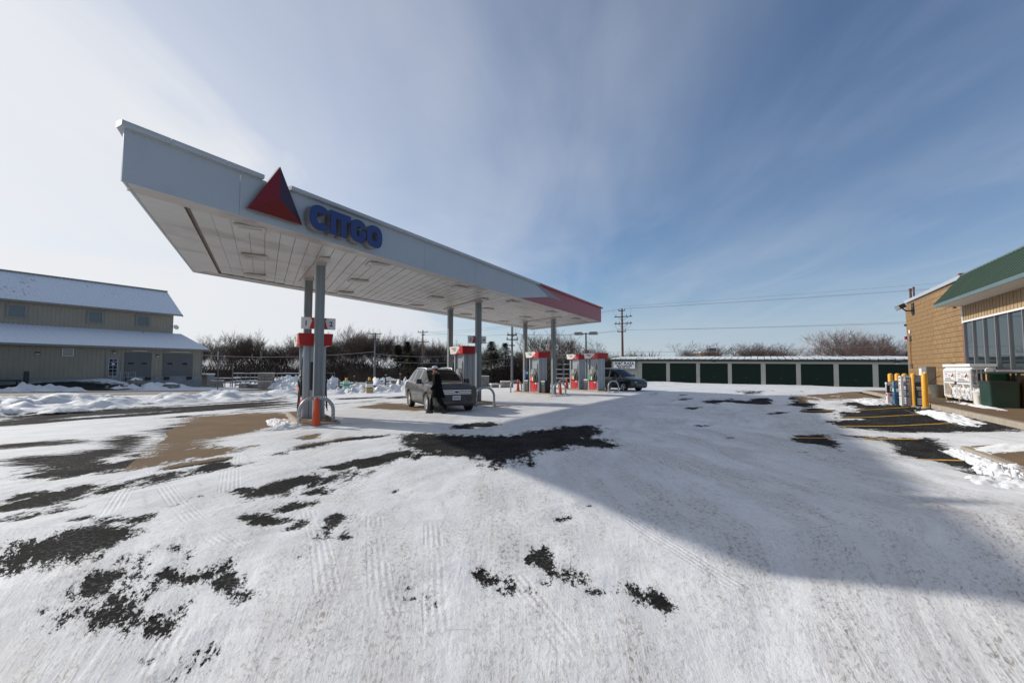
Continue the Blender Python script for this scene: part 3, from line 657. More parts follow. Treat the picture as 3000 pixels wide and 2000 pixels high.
TRACKS = [([(-5.98, 7.75), (-4.38, 6.06), (-3.59, 5.27), (-3.0, 4.74), (-2.62, 4.41)], 0.12), ([(-5.95, 9.99), (-5.1, 8.48), (-4.32, 7.16), (-3.91, 6.47)], 0.15), ([(-6.44, 11.03), (-4.95, 9.17), (-3.47, 7.55), (-2.63, 6.64), (-2.17, 6.06)], 0.11), ([(-1.55, 5.32), (-1.38, 4.78), (-1.16, 4.1), (-0.99, 3.58), (-0.88, 3.29)], 0.11), ([(-0.86, 5.09), (-0.72, 4.36), (-0.55, 3.4), (-0.48, 3.08)], 0.1), ([(-2.24, 3.3), (-2.09, 2.89), (-1.96, 2.62)], 0.1), ([(0.03, 3.86), (0.13, 3.56), (0.28, 3.1), (0.38, 2.8)], 0.1), ([(4.08, 7.62), (3.93, 7.03), (3.82, 5.36), (3.81, 4.69)], 0.11), ([(-4.52, 10.08), (-4.21, 9.66), (-2.76, 7.55), (-2.13, 6.62)], 0.1), ([(-6.24, 12.24), (-4.95, 10.58)], 0.1), ([(3.07, 9.28), (3.07, 6.47), (3.2, 4.78)], 0.11), ([(1.0, 6.85), (1.42, 4.88), (1.73, 3.69)], 0.11), ([(-5.61, 6.85), (-4.74, 5.56), (-4.17, 4.6)], 0.11), ([(-2.55, 5.84), (-1.83, 4.51), (-1.39, 3.58)], 0.11)]
trk = np.zeros(SX.shape + (3,)); trk[..., 0] = 0.4; best = np.full(SX.shape, 0.4)
for pts, hw in TRACKS:                                              # wheel tracks: distance across and along, for the tread
    run = 0.0
    for (x0, y0), (x1, y1) in zip(pts[:-1], pts[1:]):
        ex, ey = x1 - x0, y1 - y0; L = math.hypot(ex, ey); u = ((SX - x0) * ex + (SY - y0) * ey) / L
        dd = ((SX - x0) * ey - (SY - y0) * ex) / L; o_ = np.maximum(0, np.maximum(-u, u - L))
        d_ = np.hypot(dd, o_); ok = (d_ < best) & (o_ < 0.06)
        trk[ok] = np.stack([dd, run + u, np.full(SX.shape, hw)], -1)[ok]; best[ok] = d_[ok]; run += L
ta = sm.attributes.new('track', 'FLOAT_VECTOR', 'POINT'); ta.data.foreach_set('vector', trk.astype(np.float32).ravel())
dn = 1 + 0.15 * np.clip(SY - 5, -3, 40); fu = np.where(S_ > -11, SX / dn, S_ * .7); fv = np.where(S_ > -11, SY, T_)
fa = sm.attributes.new('flow', 'FLOAT_VECTOR', 'POINT'); fa.data.foreach_set('vector', np.stack([fu * np.clip(dn, 1, 2.2), fv, 0 * fu], -1).astype(np.float32).ravel())
vattr(sm, 'cover', cover); vattr(sm, 'dirt', np.clip(dirt, 0, 1.2))
snow_cover = struct(link('snow_cover', sm, 'snow'), 'stuff', 'thin trampled snow over the parking lot with ploughed banks by the street')

# street, draped on the terrain
def strip(name, s0, s1, t0, t1, mat_, dz, ns=6, nt=80):
    mb = MB()
    for j in range(nt + 1):
        for i in range(ns + 1):
            x, y = st2w(s0 + (s1 - s0) * i / ns, t0 + (t1 - t0) * j / nt); mb.v.append((x, y, TZ(x, y) + dz))
    w = ns + 1
    mb.f = [(j * w + i, j * w + i + 1, (j + 1) * w + i + 1, (j + 1) * w + i) for j in range(nt) for i in range(ns)]
    return mb.build(name, mat_)
struct(strip('road', -41.0, -33.2, -25, 120, 'road_salted', 0.006))

# concrete pad under the canopy, cast in bays
pad = struct(empty('pump_apron', (*st2w(-13.5, 19), 0)))
random.seed(4)
def lft(s): return 3.9 + (-9.65 - s) * 0.61
for i in range(3):
    for j in range(7):
        sa_, sb_ = -8.9 - 3.05 * i, -8.9 - 3.05 * (i + 1); tt0, tt1 = j * 4.35, (j + 1) * 4.35
        q = [(sa_ - .01, lft(sa_) + tt0 + .01), (sa_ - .01, lft(sa_) + tt1 - .01), (sb_ + .01, lft(sb_) + tt1 - .01), (sb_ + .01, lft(sb_) + tt0 + .01)]
        w = [st2w(*p) for p in q]; z = 0.0045 + random.uniform(0, 0.0012)
        cx, cy = st2w(-13.5, 19)
        mb = MB().prism([(x - cx, y - cy) for x, y in w], -0.06, z)
        mb.build('slab', 'pad_concrete', pad, fix=True)

# painted stall lines
def stall_line(s0, s1, t):
    mb = MB(); n = 14
    for k in range(n + 1):
        s = s0 + (s1 - s0) * k / n
        for dt in (-.055, .055):
            x, y = st2w(s, t + dt); mb.v.append((x, y, TZ(x, y) + 0.0055))
    mb.f = [(2 * k, 2 * k + 1, 2 * k + 3, 2 * k + 2) for k in range(n)]
    return struct(mb.build('stall_line', 'line_yellow', fix=True))
for t_, s1_ in ((20.9, 4.6), (18.3, 4.6), (15.7, 4.6), (13.1, 3.0), (10.45, 3.0), (8.0, 3.0), (5.4, 3.0)): stall_line(0.5, s1_, t_)

# ------------------------------------------------------------------ fuel canopy
ZS, ZT = 5.0, 5.95
FS, BS = -9.76, -16.96
cs0, ct0 = -13.36, 19.3
OFF = (cs0, ct0, 0)
canopy = empty('fuel_canopy', (*st2w(cs0, ct0), 0), -AA)
tag(canopy, 'long flat fuel canopy with pale fascia, red far end and ribbed white soffit', 'canopy')
def tl(s): return 3.68 + (FS - s) / (FS - BS) * (8.5 - 3.68)       # near end, cut on the skew
def tr(s): return 31.40 + (FS - s) / (FS - BS) * (35.04 - 31.40)
# fascia panels, front
edges = [3.68, 5.75] + [5.75 + 3.11 * k for k in range(1, 9)] + [31.40]
edges = [e for i, e in enumerate(edges) if i == 0 or e - edges[i - 1] > 0.2]
for a, b in zip(edges[:-1], edges[1:]):
    MB().box(FS - .04, FS, a + .004, b - .004, ZS - .01, ZT).build('fascia_panel', 'white_metal', canopy, OFF)
n = 9
for k in range(n):
    a = 8.5 + (35.04 - 8.5) * k / n; b = 8.5 + (35.04 - 8.5) * (k + 1) / n
    MB().box(BS, BS + .04, a + .004, b - .004, ZS - .01, ZT).build('fascia_panel', 'white_metal', canopy, OFF)
def sheet_between(p, q, thick, z0, z1):
    (x0, y0), (x1, y1) = p, q; d = Vector((x1 - x0, y1 - y0)).normalized(); nn = Vector((-d.y, d.x)) * thick
    return MB().prism([(x0, y0), (x1, y1), (x1 + nn.x, y1 + nn.y), (x0 + nn.x, y0 + nn.y)], z0, z1)
for k in range(3):
    s_a = FS - .045 + (BS - FS + .09) * k / 3; s_b = FS - .045 + (BS - FS + .09) * (k + 1) / 3
    sheet_between((s_a, tl(s_a)), (s_b + .008, tl(s_b + .008)), -.04, ZS - .01, ZT).build('fascia_panel', 'white_metal', canopy, OFF, fix=True)
    sheet_between((s_a, tr(s_a)), (s_b + .008, tr(s_b + .008)), .04, ZS - .01, ZT).build('fascia_panel', 'red_fascia', canopy, OFF, fix=True)
# printed red end with the grey shade of the chevron
def face_poly(pts, name, mat_, d=.004):
    return MB().prism(pts, FS + .0005, FS + d, 'x').build(name, mat_, canopy, OFF, fix=True)
face_poly([(18.9, ZS - .008), (31.405, ZS - .008), (31.405, ZT - .002), (21.1, ZT - .002), (24.1, 5.54), (22.17, 5.5)], 'red_graphic', 'red_fascia')
face_poly([(22.17, 5.503), (24.08, 5.543), (21.08, ZT - .002), (20.6, ZT - .002)], 'grey_graphic', 'grey_fascia', .003)
# cap trim in lengths, broken at the emblem
def cap(t0, t1, mat_):
    MB().prism([(FS - .10, ZT - .02), (FS + .10, ZT - .01), (FS + .12, ZT + .02), (FS + .12, ZT + .08), (FS - .10, ZT + .095)], t0, t1, 'y').build('cap_trim', mat_, canopy, OFF, fix=True)
for a, b in ((3.60, 4.36), (4.365, 5.40), (5.405, 6.22), (6.90, 9.6), (9.605, 12.65), (12.655, 15.7), (15.705, 18.75), (18.755, 20.9)): cap(a, b, 'white_metal')
for a, b in ((20.905, 24.0), (24.005, 27.6), (27.605, 31.5)): cap(a, b, 'red_fascia')
for a, b in ((8.4, 17), (17.005, 26), (26.005, 35.1)): MB().box(BS - .14, BS + .1, a, b, ZT - .02, ZT + .12).build('cap_trim', 'white_metal', canopy, OFF)
sheet_between((FS - .11, tl(FS - .11) - .13), (BS + .11, tl(BS + .11) - .13), -.2, ZT - .02, ZT + .12).build('cap_trim', 'white_metal', canopy, OFF, fix=True)
sheet_between((FS - .11, tr(FS - .11) + .13), (BS + .11, tr(BS + .11) + .13), .2, ZT - .02, ZT + .12).build('cap_trim', 'red_fascia', canopy, OFF, fix=True)
MB().prism([(FS - .11, tl(FS - .11) + .08), (FS - .11, tr(FS - .11) - .08), (BS + .11, tr(BS + .11) - .08), (BS + .11, tl(BS + .11) + .08)], ZT - .25, ZT - .15).build('roof_deck', 'galv', canopy, OFF, fix=True)
# soffit: edge boards and recessed planks
bw = .44
def inner(s): return tl(s) + .95, tr(s) - .62
MB().box(FS - .05 - bw, FS - .05, 3.95, 31.25, ZS, ZS + .03).build('soffit_border', 'soffit_edge', canopy, OFF)
MB().box(BS + .05, BS + .05 + bw, 8.6, 34.8, ZS, ZS + .03).build('soffit_border', 'soffit_edge', canopy, OFF)
sA, sB = FS - .055 - bw, BS + .055 + bw
MB().prism([(FS - .04, tl(FS) + .06), (FS - .04, tl(FS) + .27), (sA, tl(sA) + .9), (sB, tl(sB) + .9), (BS + .04, tl(BS) + .4), (BS + .04, tl(BS) + .0)], ZS + .002, ZS + .028).build('soffit_border', 'soffit', canopy, OFF, fix=True)
MB().prism([(sA, tr(sA) - .62), (sA, tr(sA) - .05), (sB, tr(sB) - .05), (sB, tr(sB) - .62)], ZS + .002, ZS + .028).build('soffit_border', 'soffit_edge', canopy, OFF, fix=True)
MB().prism([(sA, tl(sA) + .905), (sA, tl(sA) + 1.0), (sB, tl(sB) + 1.0), (sB, tl(sB) + .905)], ZS + .05, ZS + .09).build('soffit_channel', 'soffit_dirty', canopy, OFF, fix=True)
rnd = random.Random(5); pw = .41
npl = int((31.4 - 3.68 - 1.62) / pw)
for k in range(npl):
    u0 = k / npl; u1 = (k + 1) / npl
    a0 = tl(sA) + 1.0 + u0 * (tr(sA) - tl(sA) - 1.62); a1 = tl(sA) + 1.0 + u1 * (tr(sA) - tl(sA) - 1.62)
    b0 = tl(sB) + 1.0 + u0 * (tr(sB) - tl(sB) - 1.62); b1 = tl(sB) + 1.0 + u1 * (tr(sB) - tl(sB) - 1.62)
    g_ = .006; z = ZS + .030 + rnd.uniform(-.003, .004)
    MB().add([(sA, a0 + g_, z), (sA, a1 - g_, z + .013), (sB, b1 - g_, z + .013), (sB, b0 + g_, z), (sA, a0 + g_, z + .03), (sA, a1 - g_, z + .036), (sB, b1 - g_, z + .036), (sB, b0 + g_, z + .03)], [(0, 1, 2, 3), (7, 6, 5, 4), (0, 4, 5, 1), (1, 5, 6, 2), (2, 6, 7, 3), (3, 7, 4, 0)]).build('soffit_plank', 'soffit', canopy, OFF, fix=True)
MB().prism([(FS - .06, tl(FS) + .1), (FS - .06, tr(FS) - .1), (BS + .06, tr(BS) - .1), (BS + .06, tl(BS) + .1)], ZS + .075, ZS + .085).build('soffit_deck', 'soffit_dirty', canopy, OFF, fix=True)
# columns, each under a boxed beam collar
COLS = [((-5.97, 14.17), (-7.42, 16.61)), ((-1.63, 22.19), (-3.35, 24.83)), ((2.69, 29.80), (0.93, 32.30))]
BROT = R(32)
for pair in COLS:
    for (x, y) in pair:
        s, t = w2st(x, y); mm = Matrix.Translation((s - cs0, t - ct0, 0)) @ Matrix.Rotation(BROT + AA, 4, 'Z')
        c = MB().box(-.13, .13, -.10, .10, 0.13, ZS + .04)
        c.build('column', 'column', canopy, m=mm, bevel=.012)
        col_o = c
        MB().box(-.045, .045, -.125, -.1005, 0.13, ZS + .03).build('column_rib', 'column', canopy, m=mm)
        MB().box(-.22, .22, -.20, .20, .10, .145).build('base_plate', 'galv', canopy, m=mm)
        MB().box(-.16, .16, -.13, .13, ZS - .10, ZS + .028).build('column_collar', 'soffit_edge', canopy, m=mm)
    s, t = w2st(*pair[0]); mm = Matrix.Translation((s - cs0, t - ct0, 0)) @ Matrix.Rotation(BROT + AA, 4, 'Z')
    MB().box(-.15, .15, -.75, 3.9, ZS - .012, ZS + .028).build('soffit_beam', 'soffit_edge', canopy, m=mm)
# ceiling light boxes
LT = [((-10.52, 6.46), (-13.09, 8.19), (-15.75, 9.92)), ((-10.61, 10.7), (-13.25, 12.38), (-15.83, 14.06)),
      ((-10.6, 15.3), (-13.2, 17.0), (-15.8, 18.7)), ((-10.6, 19.9), (-13.2, 21.6), (-15.8, 23.3)), ((-10.6, 24.6), (-13.2, 26.3), (-15.8, 28.0)), ((-10.6, 28.8), (-13.2, 30.5), (-15.8, 32.2))]
for row in LT:
    for s, t in row:
        mm = Matrix.Translation((s - cs0, t - ct0, 0)) @ Matrix.Rotation(BROT + AA, 4, 'Z')
        f = MB().box(-.33, .33, -.26, .26, ZS - .035, ZS + .03).build('ceiling_light', 'soffit', canopy, m=mm, bevel=.02)
        MB().box(-.24, .24, -.17, .17, ZS - .055, ZS - .034).build('lens', 'soffit', f, m=mm, bevel=.01)
# emblem: a three-sided pyramid standing off the fascia
d0, d1, d2 = FS + .06, FS + .13, FS + .27
A_, L_, R_ = (6.58, 6.36), (5.84, 5.16), (7.20, 5.16); C_ = (6.50, 5.55)
emb = MB().prism([L_, R_, A_], d0, d1, 'x').build('emblem_tray', 'letter_return', canopy, OFF, fix=True)
def pyr(p, q, mt):
    MB().add([(d1 + .003, *p), (d1 + .003, *q), (d2, *C_)], [(0, 1, 2)]).build('emblem_face', mt, emb, OFF)
pyr(L_, A_, 'logo_red'); pyr(R_, L_, 'logo_red_mid'); pyr(A_, R_, 'logo_red_dark')
for y, z in ((6.3, 5.3), (6.8, 5.3), (6.55, 5.85)): MB().box(FS, d0, y - .02, y + .02, z - .02, z + .02).build('emblem_bracket', 'galv', canopy, OFF)
# channel letters on stand-offs
def ring(cx, cz, rx, rz_, wx, wz, a0, a1, n=22, p=2.6):
    o, i = [], []
    for k in range(n + 1):
        a = a0 + (a1 - a0) * k / n; c_, s_ = math.cos(a), math.sin(a)
        f = 1 / (abs(c_) ** p + abs(s_) ** p) ** (1 / p)
        o.append((cx + rx * c_ * f, cz + rz_ * s_ * f)); i.append((cx + (rx - wx) * c_ * f, cz + (rz_ - wz) * s_ * f))
    return o, i
zc, hh = 5.43, .315
def strokes(mb, o, i, x0, x1, closed):
    n = len(o)
    for k in range(n - 1):
        mb.prism([o[k], o[k + 1], i[k + 1], i[k]], x0, x1, 'x')
def letter(ch, c, w, x0, x1):
    mb = MB(); rx = w / 2
    if ch == 'I': mb.prism([(c - rx, zc - hh), (c + rx, zc - hh), (c + rx, zc + hh), (c - rx, zc + hh)], x0, x1, 'x')
    elif ch == 'T':
        mb.prism([(c - rx, zc + hh - .18), (c + rx, zc + hh - .18), (c + rx, zc + hh), (c - rx, zc + hh)], x0, x1, 'x')
        mb.prism([(c - .10, zc - hh), (c + .10, zc - hh), (c + .10, zc + hh - .179), (c - .10, zc + hh - .179)], x0, x1, 'x')
    elif ch == 'O': strokes(mb, *ring(c, zc, rx, hh, .20, .18, 0, 2 * PI, 32), x0, x1, True)
    elif ch == 'C': strokes(mb, *ring(c, zc, rx, hh, .20, .18, R(36), R(324)), x0, x1, False)
    elif ch == 'G':
        strokes(mb, *ring(c, zc, rx, hh, .20, .18, R(38), R(325)), x0, x1, False)
        mb.prism([(c + .02, zc - .13), (c + rx - .01, zc - .13), (c + rx - .01, zc + .04), (c + .02, zc + .04)], x0, x1, 'x')
    return mb
for ch, c, w in (('C', 7.61, .59), ('I', 8.005, .165), ('T', 8.335, .47), ('G', 8.85, .55), ('O', 9.44, .58)):
    body = letter(ch, c, w, FS + .05, FS + .24).build('channel_letter', 'letter_return', canopy, OFF, fix=True)
    letter(ch, c, w + .012, FS + .2405, FS + .262).build('letter_face', 'logo_blue', body, OFF, fix=True)
# pump number flags on the front columns
def flag(x, y, a, b):
    s, t = w2st(x, y); mm = Matrix.Translation((s - cs0, t - ct0, 0)) @ Matrix.Rotation(BROT + AA, 4, 'Z')
    f = MB().box(-.50, .50, .12, .15, 2.93, 3.29).build('number_flag', 'off_white', canopy, m=mm)
    for sg in (-1, 1):
        MB().prism([(sg * .14, 2.94), (sg * .27, 2.94), (sg * .19, 3.20), (sg * .24, 3.285), (sg * .14, 3.285)], .1165, .1195, 'y').build('flag_chevron', 'pump_red', f, m=mm, fix=True)
    for tx, xx in ((a, -.365), (b, .365)):
        put_text('numeral', tx, .21, mm @ Matrix.Translation((xx, .1185, 3.10)) @ Matrix.Rotation(R(90), 4, 'X'), 'navy_print', f, offset=.006)
flag(*COLS[0][0], '1', '2'); flag(*COLS[1][0], '3', '4'); flag(*COLS[2][0], '5', '6')

# ------------------------------------------------------------------ pump islands
def rounded(w, l, r, n=5):
    pts = []
    for cx, cy, a in ((w / 2 - r, l / 2 - r, 0), (-w / 2 + r, l / 2 - r, 90), (-w / 2 + r, -l / 2 + r, 180), (w / 2 - r, -l / 2 + r, 270)):
        for k in range(n + 1):
            t_ = R(a + 90 * k / n); pts.append((cx + r * math.cos(t_), cy + r * math.sin(t_)))
    return pts
ISL = [((-6.70, 15.39), 31, 4.5, 'nearest pump island, holding one dispenser and the 1 and 2 flag'),
       ((-2.49, 23.51), 32.5, 4.6, 'second pump island, beside the parked grey suv'),
       ((1.81, 31.05), 33, 4.8, 'third pump island, under the red end of the canopy'),
       ((5.65, 34.80), 31, 5.4, 'last pump island, out from under the canopy, with two dispensers')]
for (x, y), a, l, lab in ISL:
    e = tag(empty('pump_island', (x, y, 0), R(a)), lab, 'kerb island', 'pump islands')
    MB().prism(rounded(1.15, l, .14), -.05, .125, taper=rounded(1.11, l - .04, .12)).build('kerb', 'kerb_concrete', e, fix=True)
    MB().prism(rounded(.95, l - .2, .10), .126, .132).build('deck', 'pad_concrete', e, fix=True)

# ------------------------------------------------------------------ dispensers
def make_dispenser(card, left_green):
    e = empty('fuel_dispenser', (0, 0, 0))
    MB().box(-.36, .36, -.58, .58, .13, .19).build('plinth', 'galv', e)
    MB().box(-.25, .25, -.44, .44, .19, 2.44).build('core', 'pump_grey', e)
    for sg in (-1, 1):                                              # end panels with folded sides
        y = sg * .50
        ep = MB().prism([(-.34, -.07 * sg), (-.34, .05 * sg), (-.30, .08 * sg), (.30, .08 * sg), (.34, .05 * sg), (.34, -.07 * sg)], .19, 2.44).build('end_panel', 'pump_grey', e, off=(0, -y, 0), bevel=.006, fix=True)
        for xx in (-.15, .15): MB().bx(xx, y + sg * .0835, 1.3, .012, .006, 2.2).build('panel_seam', 'dark_gap', ep)
        if sg < 0 and card == 'near':
            MB().box(-.13, .19, y - .0875, y - .082, 1.02, 1.92).build('black_inset', 'pump_dark', ep, bevel=.003)
    for sg in (-1, 1):                                              # both serving faces
        x = sg * .25
        door = MB().box(min(x, x + sg * .075), max(x, x + sg * .075), -.42, .42, .20, .82).build('lower_door', 'pump_red', e, bevel=.008)
        MB().bx(x + sg * .077, -.20, .73, .006, .26, .07).build('price_label', 'off_white', door)
        con = MB().prism([(x, .83), (x + sg * .13, .83), (x + sg * .13, 1.16), (x + sg * .04, 1.72), (x, 1.72)], -.43, .43, 'y').build('console', 'pump_dark', e, fix=True)
        MB().prism([(x + sg * .105, 1.34), (x + sg * .115, 1.34), (x + sg * .06, 1.68), (x + sg * .05, 1.68)], .04, .36, 'y').build('display', 'screen_grey', con, fix=True)
        MB().bx(x + sg * .125, .2, 1.24, .02, .2, .10).build('keypad', 'grey_box', con)
        cardm = 'green_nozzle' if left_green else 'orange_card'
        for k in range(3): MB().bx(x + sg * .136, .32 - .12 * k, 1.02, .012, .10, .26).build('grade_button', cardm if k < 2 else 'off_white', con)
        # hose: from the top of the post down and back up to the nozzle
        h = MB().tube([(x + sg * .06, -.42, 2.30), (x + sg * .11, -.44, 1.9), (x + sg * .13, -.45, 1.2), (x + sg * .17, -.42, .55), (x + sg * .20, -.32, .33), (x + sg * .19, -.20, .42), (x + sg * .16, -.17, .85), (x + sg * .15, -.20, 1.15)], .016, 8).build('hose', 'black_rubber', e, smooth_=True)
        nz_ = MB().tube([(x + sg * .15, -.20, 1.10), (x + sg * .17, -.21, 1.30), (x + sg * .13, -.22, 1.46), (x + sg * .06, -.23, 1.52)], [.025, .034, .028, .014], 8).build('nozzle', 'pump_dark', e, smooth_=True)
        MB().bx(x + sg * .15, -.22, 1.38, .05, .05, .18).build('nozzle_guard', 'off_white' if not left_green else 'green_nozzle', nz_, bevel=.01)
        MB().tube([(x + sg * .06, -.42, 2.22), (x + sg * .075, -.425, 2.08)], .035, 8).build('breakaway', 'galv', h, smooth_=True)
    # sign box, flared upward
    MB().prism([(-.47, -.70), (.47, -.70), (.47, .70), (-.47, .70)], 2.445, 2.83, taper=[(-.51, -.76), (.51, -.76), (.51, .76), (-.51, .76)]).build('sign_box', 'pump_red_dark', e, fix=True)
    for sg in (-1, 1):
        f = lambda y, z: (sg * (.475 + .04 * (z - 2.445) / .385), y, z)
        zl, zh = 2.448, 2.826
        p = [f(-.70, zl), f(.70, zl), f(.76, zh), f(-.76, zh)]
        MB().quad(*p).build('sign_face', 'pump_red', e)
        g_ = lambda y, z: (sg * (.4795 + .04 * (z - 2.445) / .385), y, z)
        w = MB().quad(g_(.70, zl), g_(.76, zh), g_(-.36, zh), g_(-.42, zh - .1), g_(.10, zl)).build('chevron', 'off_white', e)
        for k, (ya, yb, zz_) in enumerate(((.50, .02, 2.69), (.32, .02, 2.60))):
            MB().quad(*[(sg * (.483 + .04 * (z - 2.445) / .385), y, z) for y, z in ((ya, zz_), (yb, zz_), (yb, zz_ + .06), (ya, zz_ + .06))]).build('sign_lettering', 'grey_print', w)
        MB().add([(sg * .489, -.26, 2.52), (sg * .489, -.36, 2.52), (sg * .497, -.31, 2.60)], [(0, 1, 2)]).build('small_emblem', 'off_white', e)
    return e
DSP = [((-6.66, 15.32), 31, 'near', False, 'nearest red topped fuel dispenser, blank grey end panel towards the camera'),
       ((-2.40, 23.40), 32.5, '', False, 'red topped fuel dispenser behind the grey suv, between pumps 3 and 4'),
       ((1.75, 31.05), 33, '', False, 'red topped fuel dispenser between two black bins on the third island'),
       ((5.13, 35.90), 31, '', False, 'farther of the two red topped dispensers on the last island'),
       ((6.17, 33.70), 31, '', True, 'red topped dispenser with green cards, right of the black bin on the last island')]
for (x, y), a, c_, gr, lab in DSP:
    e = make_dispenser(c_, gr); e.location = (x, y, 0); e.rotation_euler = (0, 0, R(a))
    tag(e, lab, 'fuel pump', 'fuel dispensers')

# ------------------------------------------------------------------ bent pipe guards
def make_guard():
    e = empty('pipe_guard', (0, 0, 0)); w, h, r = .47, .84, .40
    pts = [(-w, 0, -.05), (-w, 0, .2), (-w, 0, h - r)] + [(-w + r - r * math.cos(a), 0, h - r + r * math.sin(a)) for a in [R(15 * k) for k in range(1, 7)]]
    pts += [(w - r + r * math.sin(a), 0, h - r + r * math.cos(a)) for a in [R(15 * k) for k in range(0, 7)]] + [(w, 0, .2), (w, 0, -.05)]
    MB().tube(pts, .052, 12).build('bent_pipe', 'galv', e, smooth_=True)
    for k in range(4):
        MB().tube([(.02 + .065 * k, -.035, h - .045), (.055 + .065 * k, -.036, h + .035)], .017, 5).build('tape_stripe', 'galv_mark', e)
    for sx in (-1, 1):
        for k in range(3): MB().tube([(sx * w - .035, -.04, .10 + .13 * k), (sx * w + .035, -.04, .17 + .13 * k)], .016, 5).build('tape_stripe', 'galv_mark', e)
        MB().lathe([(.10, -.04), (.10, .02), (.055, .05)], 12, (sx * w, 0, 0)).build('foot_collar', 'kerb_concrete', e)
    return e
gd = make_guard()
GUARD = [((-5.80, 13.72), 31, 'bent pipe guard at the near end of the nearest island, behind an orange cone'),
         ((-1.22, 20.95), 32.5, 'bent pipe guard at the near end of the second island, right of the suv'),
         ((2.95, 28.55), 33, 'bent pipe guard round the orange cone at the near end of the third island'),
         ((0.30, 33.10), 33, 'bent pipe guard at the far end of the third island, beside a far cone'),
         ((7.12, 32.35), 31, 'bent pipe guard in front of the dark minivan'),
         ((4.14, 37.20), 31, 'bent pipe guard at the far end of the last island')]
for i, ((x, y), a, lab) in enumerate(GUARD):
    o = gd if i == 0 else copy_tree(gd)
    o.location = (x, y, 0); o.rotation_euler = (0, 0, R(a)); tag(o, lab, 'guard rail', 'bent pipe guards')

# ------------------------------------------------------------------ cones
def make_cone():
    e = empty('traffic_cone', (0, 0, 0))
    MB().lathe([(.135, .03), (.115, .10), (.062, .70), (.058, .79), (.045, .81)], 20, cap0=False).build('cone_body', 'cone_orange', e, smooth_=True)
    MB().prism(rounded(.36, .36, .05), 0, .032).build('cone_base', 'cone_orange', e, fix=True)
    return e
cn = make_cone()
for i, ((x, y), z, sc, lab) in enumerate([((-5.66, 13.38), .01, 1.05, 'tall orange cone in front of the nearest island guard'), ((2.98, 28.50), .01, 1.0, 'orange cone inside the near guard of the third island'),
                                     ((0.42, 32.92), .13, 1.0, 'orange cone on the far end of the third island'), ((4.36, 36.95), .13, 1.0, 'orange cone on the far end of the last island')]):
    o = cn if i == 0 else copy_tree(cn)
    o.location = (x, y, z); o.scale = (sc, sc, sc); o.rotation_euler = (R(1.0 * i), 0, .3 * i); tag(o, lab, 'cone', 'orange cones')

# ------------------------------------------------------------------ island bins, towel box, light pole
def make_bin():
    e = empty('waste_bin', (0, 0, 0))
    MB().prism(rounded(.44, .46, .05), .0, .70, taper=rounded(.48, .50, .05)).build('tub', 'bin_black', e, fix=True)
    MB().prism(rounded(.52, .54, .05), .70, .80, taper=rounded(.46, .48, .05)).build('lid', 'pump_dark', e, fix=True)
    for sg in (-1, 1): MB().bx(sg * .237, 0, .60, .012, .26, .05).build('handle', 'grey_box', e)
    return e
bn = make_bin()
for i, ((x, y), lab) in enumerate([((2.22, 30.30), 'black waste bin right of the dispenser on the third island'), ((1.18, 31.95), 'black waste bin left of the dispenser on the third island'), ((5.72, 34.62), 'black waste bin between the two dispensers on the last island')]):
    o = bn if i == 0 else copy_tree(bn)
    o.location = (x, y, .132); o.rotation_euler = (0, 0, R(32)); tag(o, lab, 'bin', 'island waste bins')
def towel(x, y, lab):
    e = tag(empty('towel_dispenser', (x, y, 1.0), R(32)), lab, 'towel box', 'towel boxes on the columns')
    MB().box(-.14, .14, -.12, .0, .0, .58).build('case', 'blue_box', e, bevel=.02)
    MB().box(-.10, .10, -.128, -.121, .34, .50).build('print', 'off_white', e)
    MB().box(-.11, .11, -.16, -.121, .02, .14).build('squeegee_tray', 'pump_dark', e, bevel=.02)
    MB().tube([(.04, -.15, .05), (.06, -.2, .5), (.07, -.21, .72)], .012, 6).build('squeegee', 'green_paint', e)
towel(0.98, 32.12, 'blue towel box on the back column of the third island')
towel(-7.36, 16.44, 'blue and green towel box on the back column of the nearest island')
lp = tag(empty('lot_light', (5.62, 34.80, .13), R(-20)), 'grey pole with two flat lamp heads above the last pump island', 'light pole')
MB().tube([(0, 0, 0), (0, 0, 4.3)], [.075, .06], 10).build('pole', 'column', lp, smooth_=True)
MB().lathe([(.17, 0), (.17, .03), (.1, .12)], 12).build('base_cover', 'column', lp)
for sg in (-1, 1):
    MB().box(min(sg * .05, sg * .30), max(sg * .05, sg * .30), -.03, .03, 4.20, 4.27).build('bracket', 'galv', lp)
    hd = MB().prism([(-.02, 4.14), (.62, 4.14), (.66, 4.20), (.60, 4.36), (.06, 4.36)], -.19, .19, 'y').build('lamp_head', 'galv', lp, m=Matrix.Rotation(0 if sg > 0 else PI, 4, 'Z') @ Matrix.Translation((.24, 0, 0)), fix=True, bevel=.015)
    MB().box(.08, .56, -.15, .15, 4.128, 4.139).build('lens', 'off_white', hd, m=Matrix.Rotation(0 if sg > 0 else PI, 4, 'Z') @ Matrix.Translation((.24, 0, 0)))
f7 = MB().box(-.46, .46, -.11, -.085, 2.62, 2.96).build('number_flag', 'off_white', lp, m=Matrix.Rotation(R(45), 4, 'Z'))
for sg, tx in ((-1, '7'), (1, '8')):
    MB().prism([(sg * .02, 2.63), (sg * .24, 2.63), (sg * .16, 2.88), (sg * .21, 2.955), (sg * .02, 2.955)], -.115, -.1115, 'y').build('flag_chevron', 'pump_red_dark', f7, m=Matrix.Rotation(R(45), 4, 'Z'), fix=True)
    put_text('numeral', tx, .20, Matrix.Rotation(R(45), 4, 'Z') @ Matrix.Translation((sg * .34, -.1125, 2.79)) @ Matrix.Rotation(R(90), 4, 'X'), 'navy_print', f7, offset=.006)
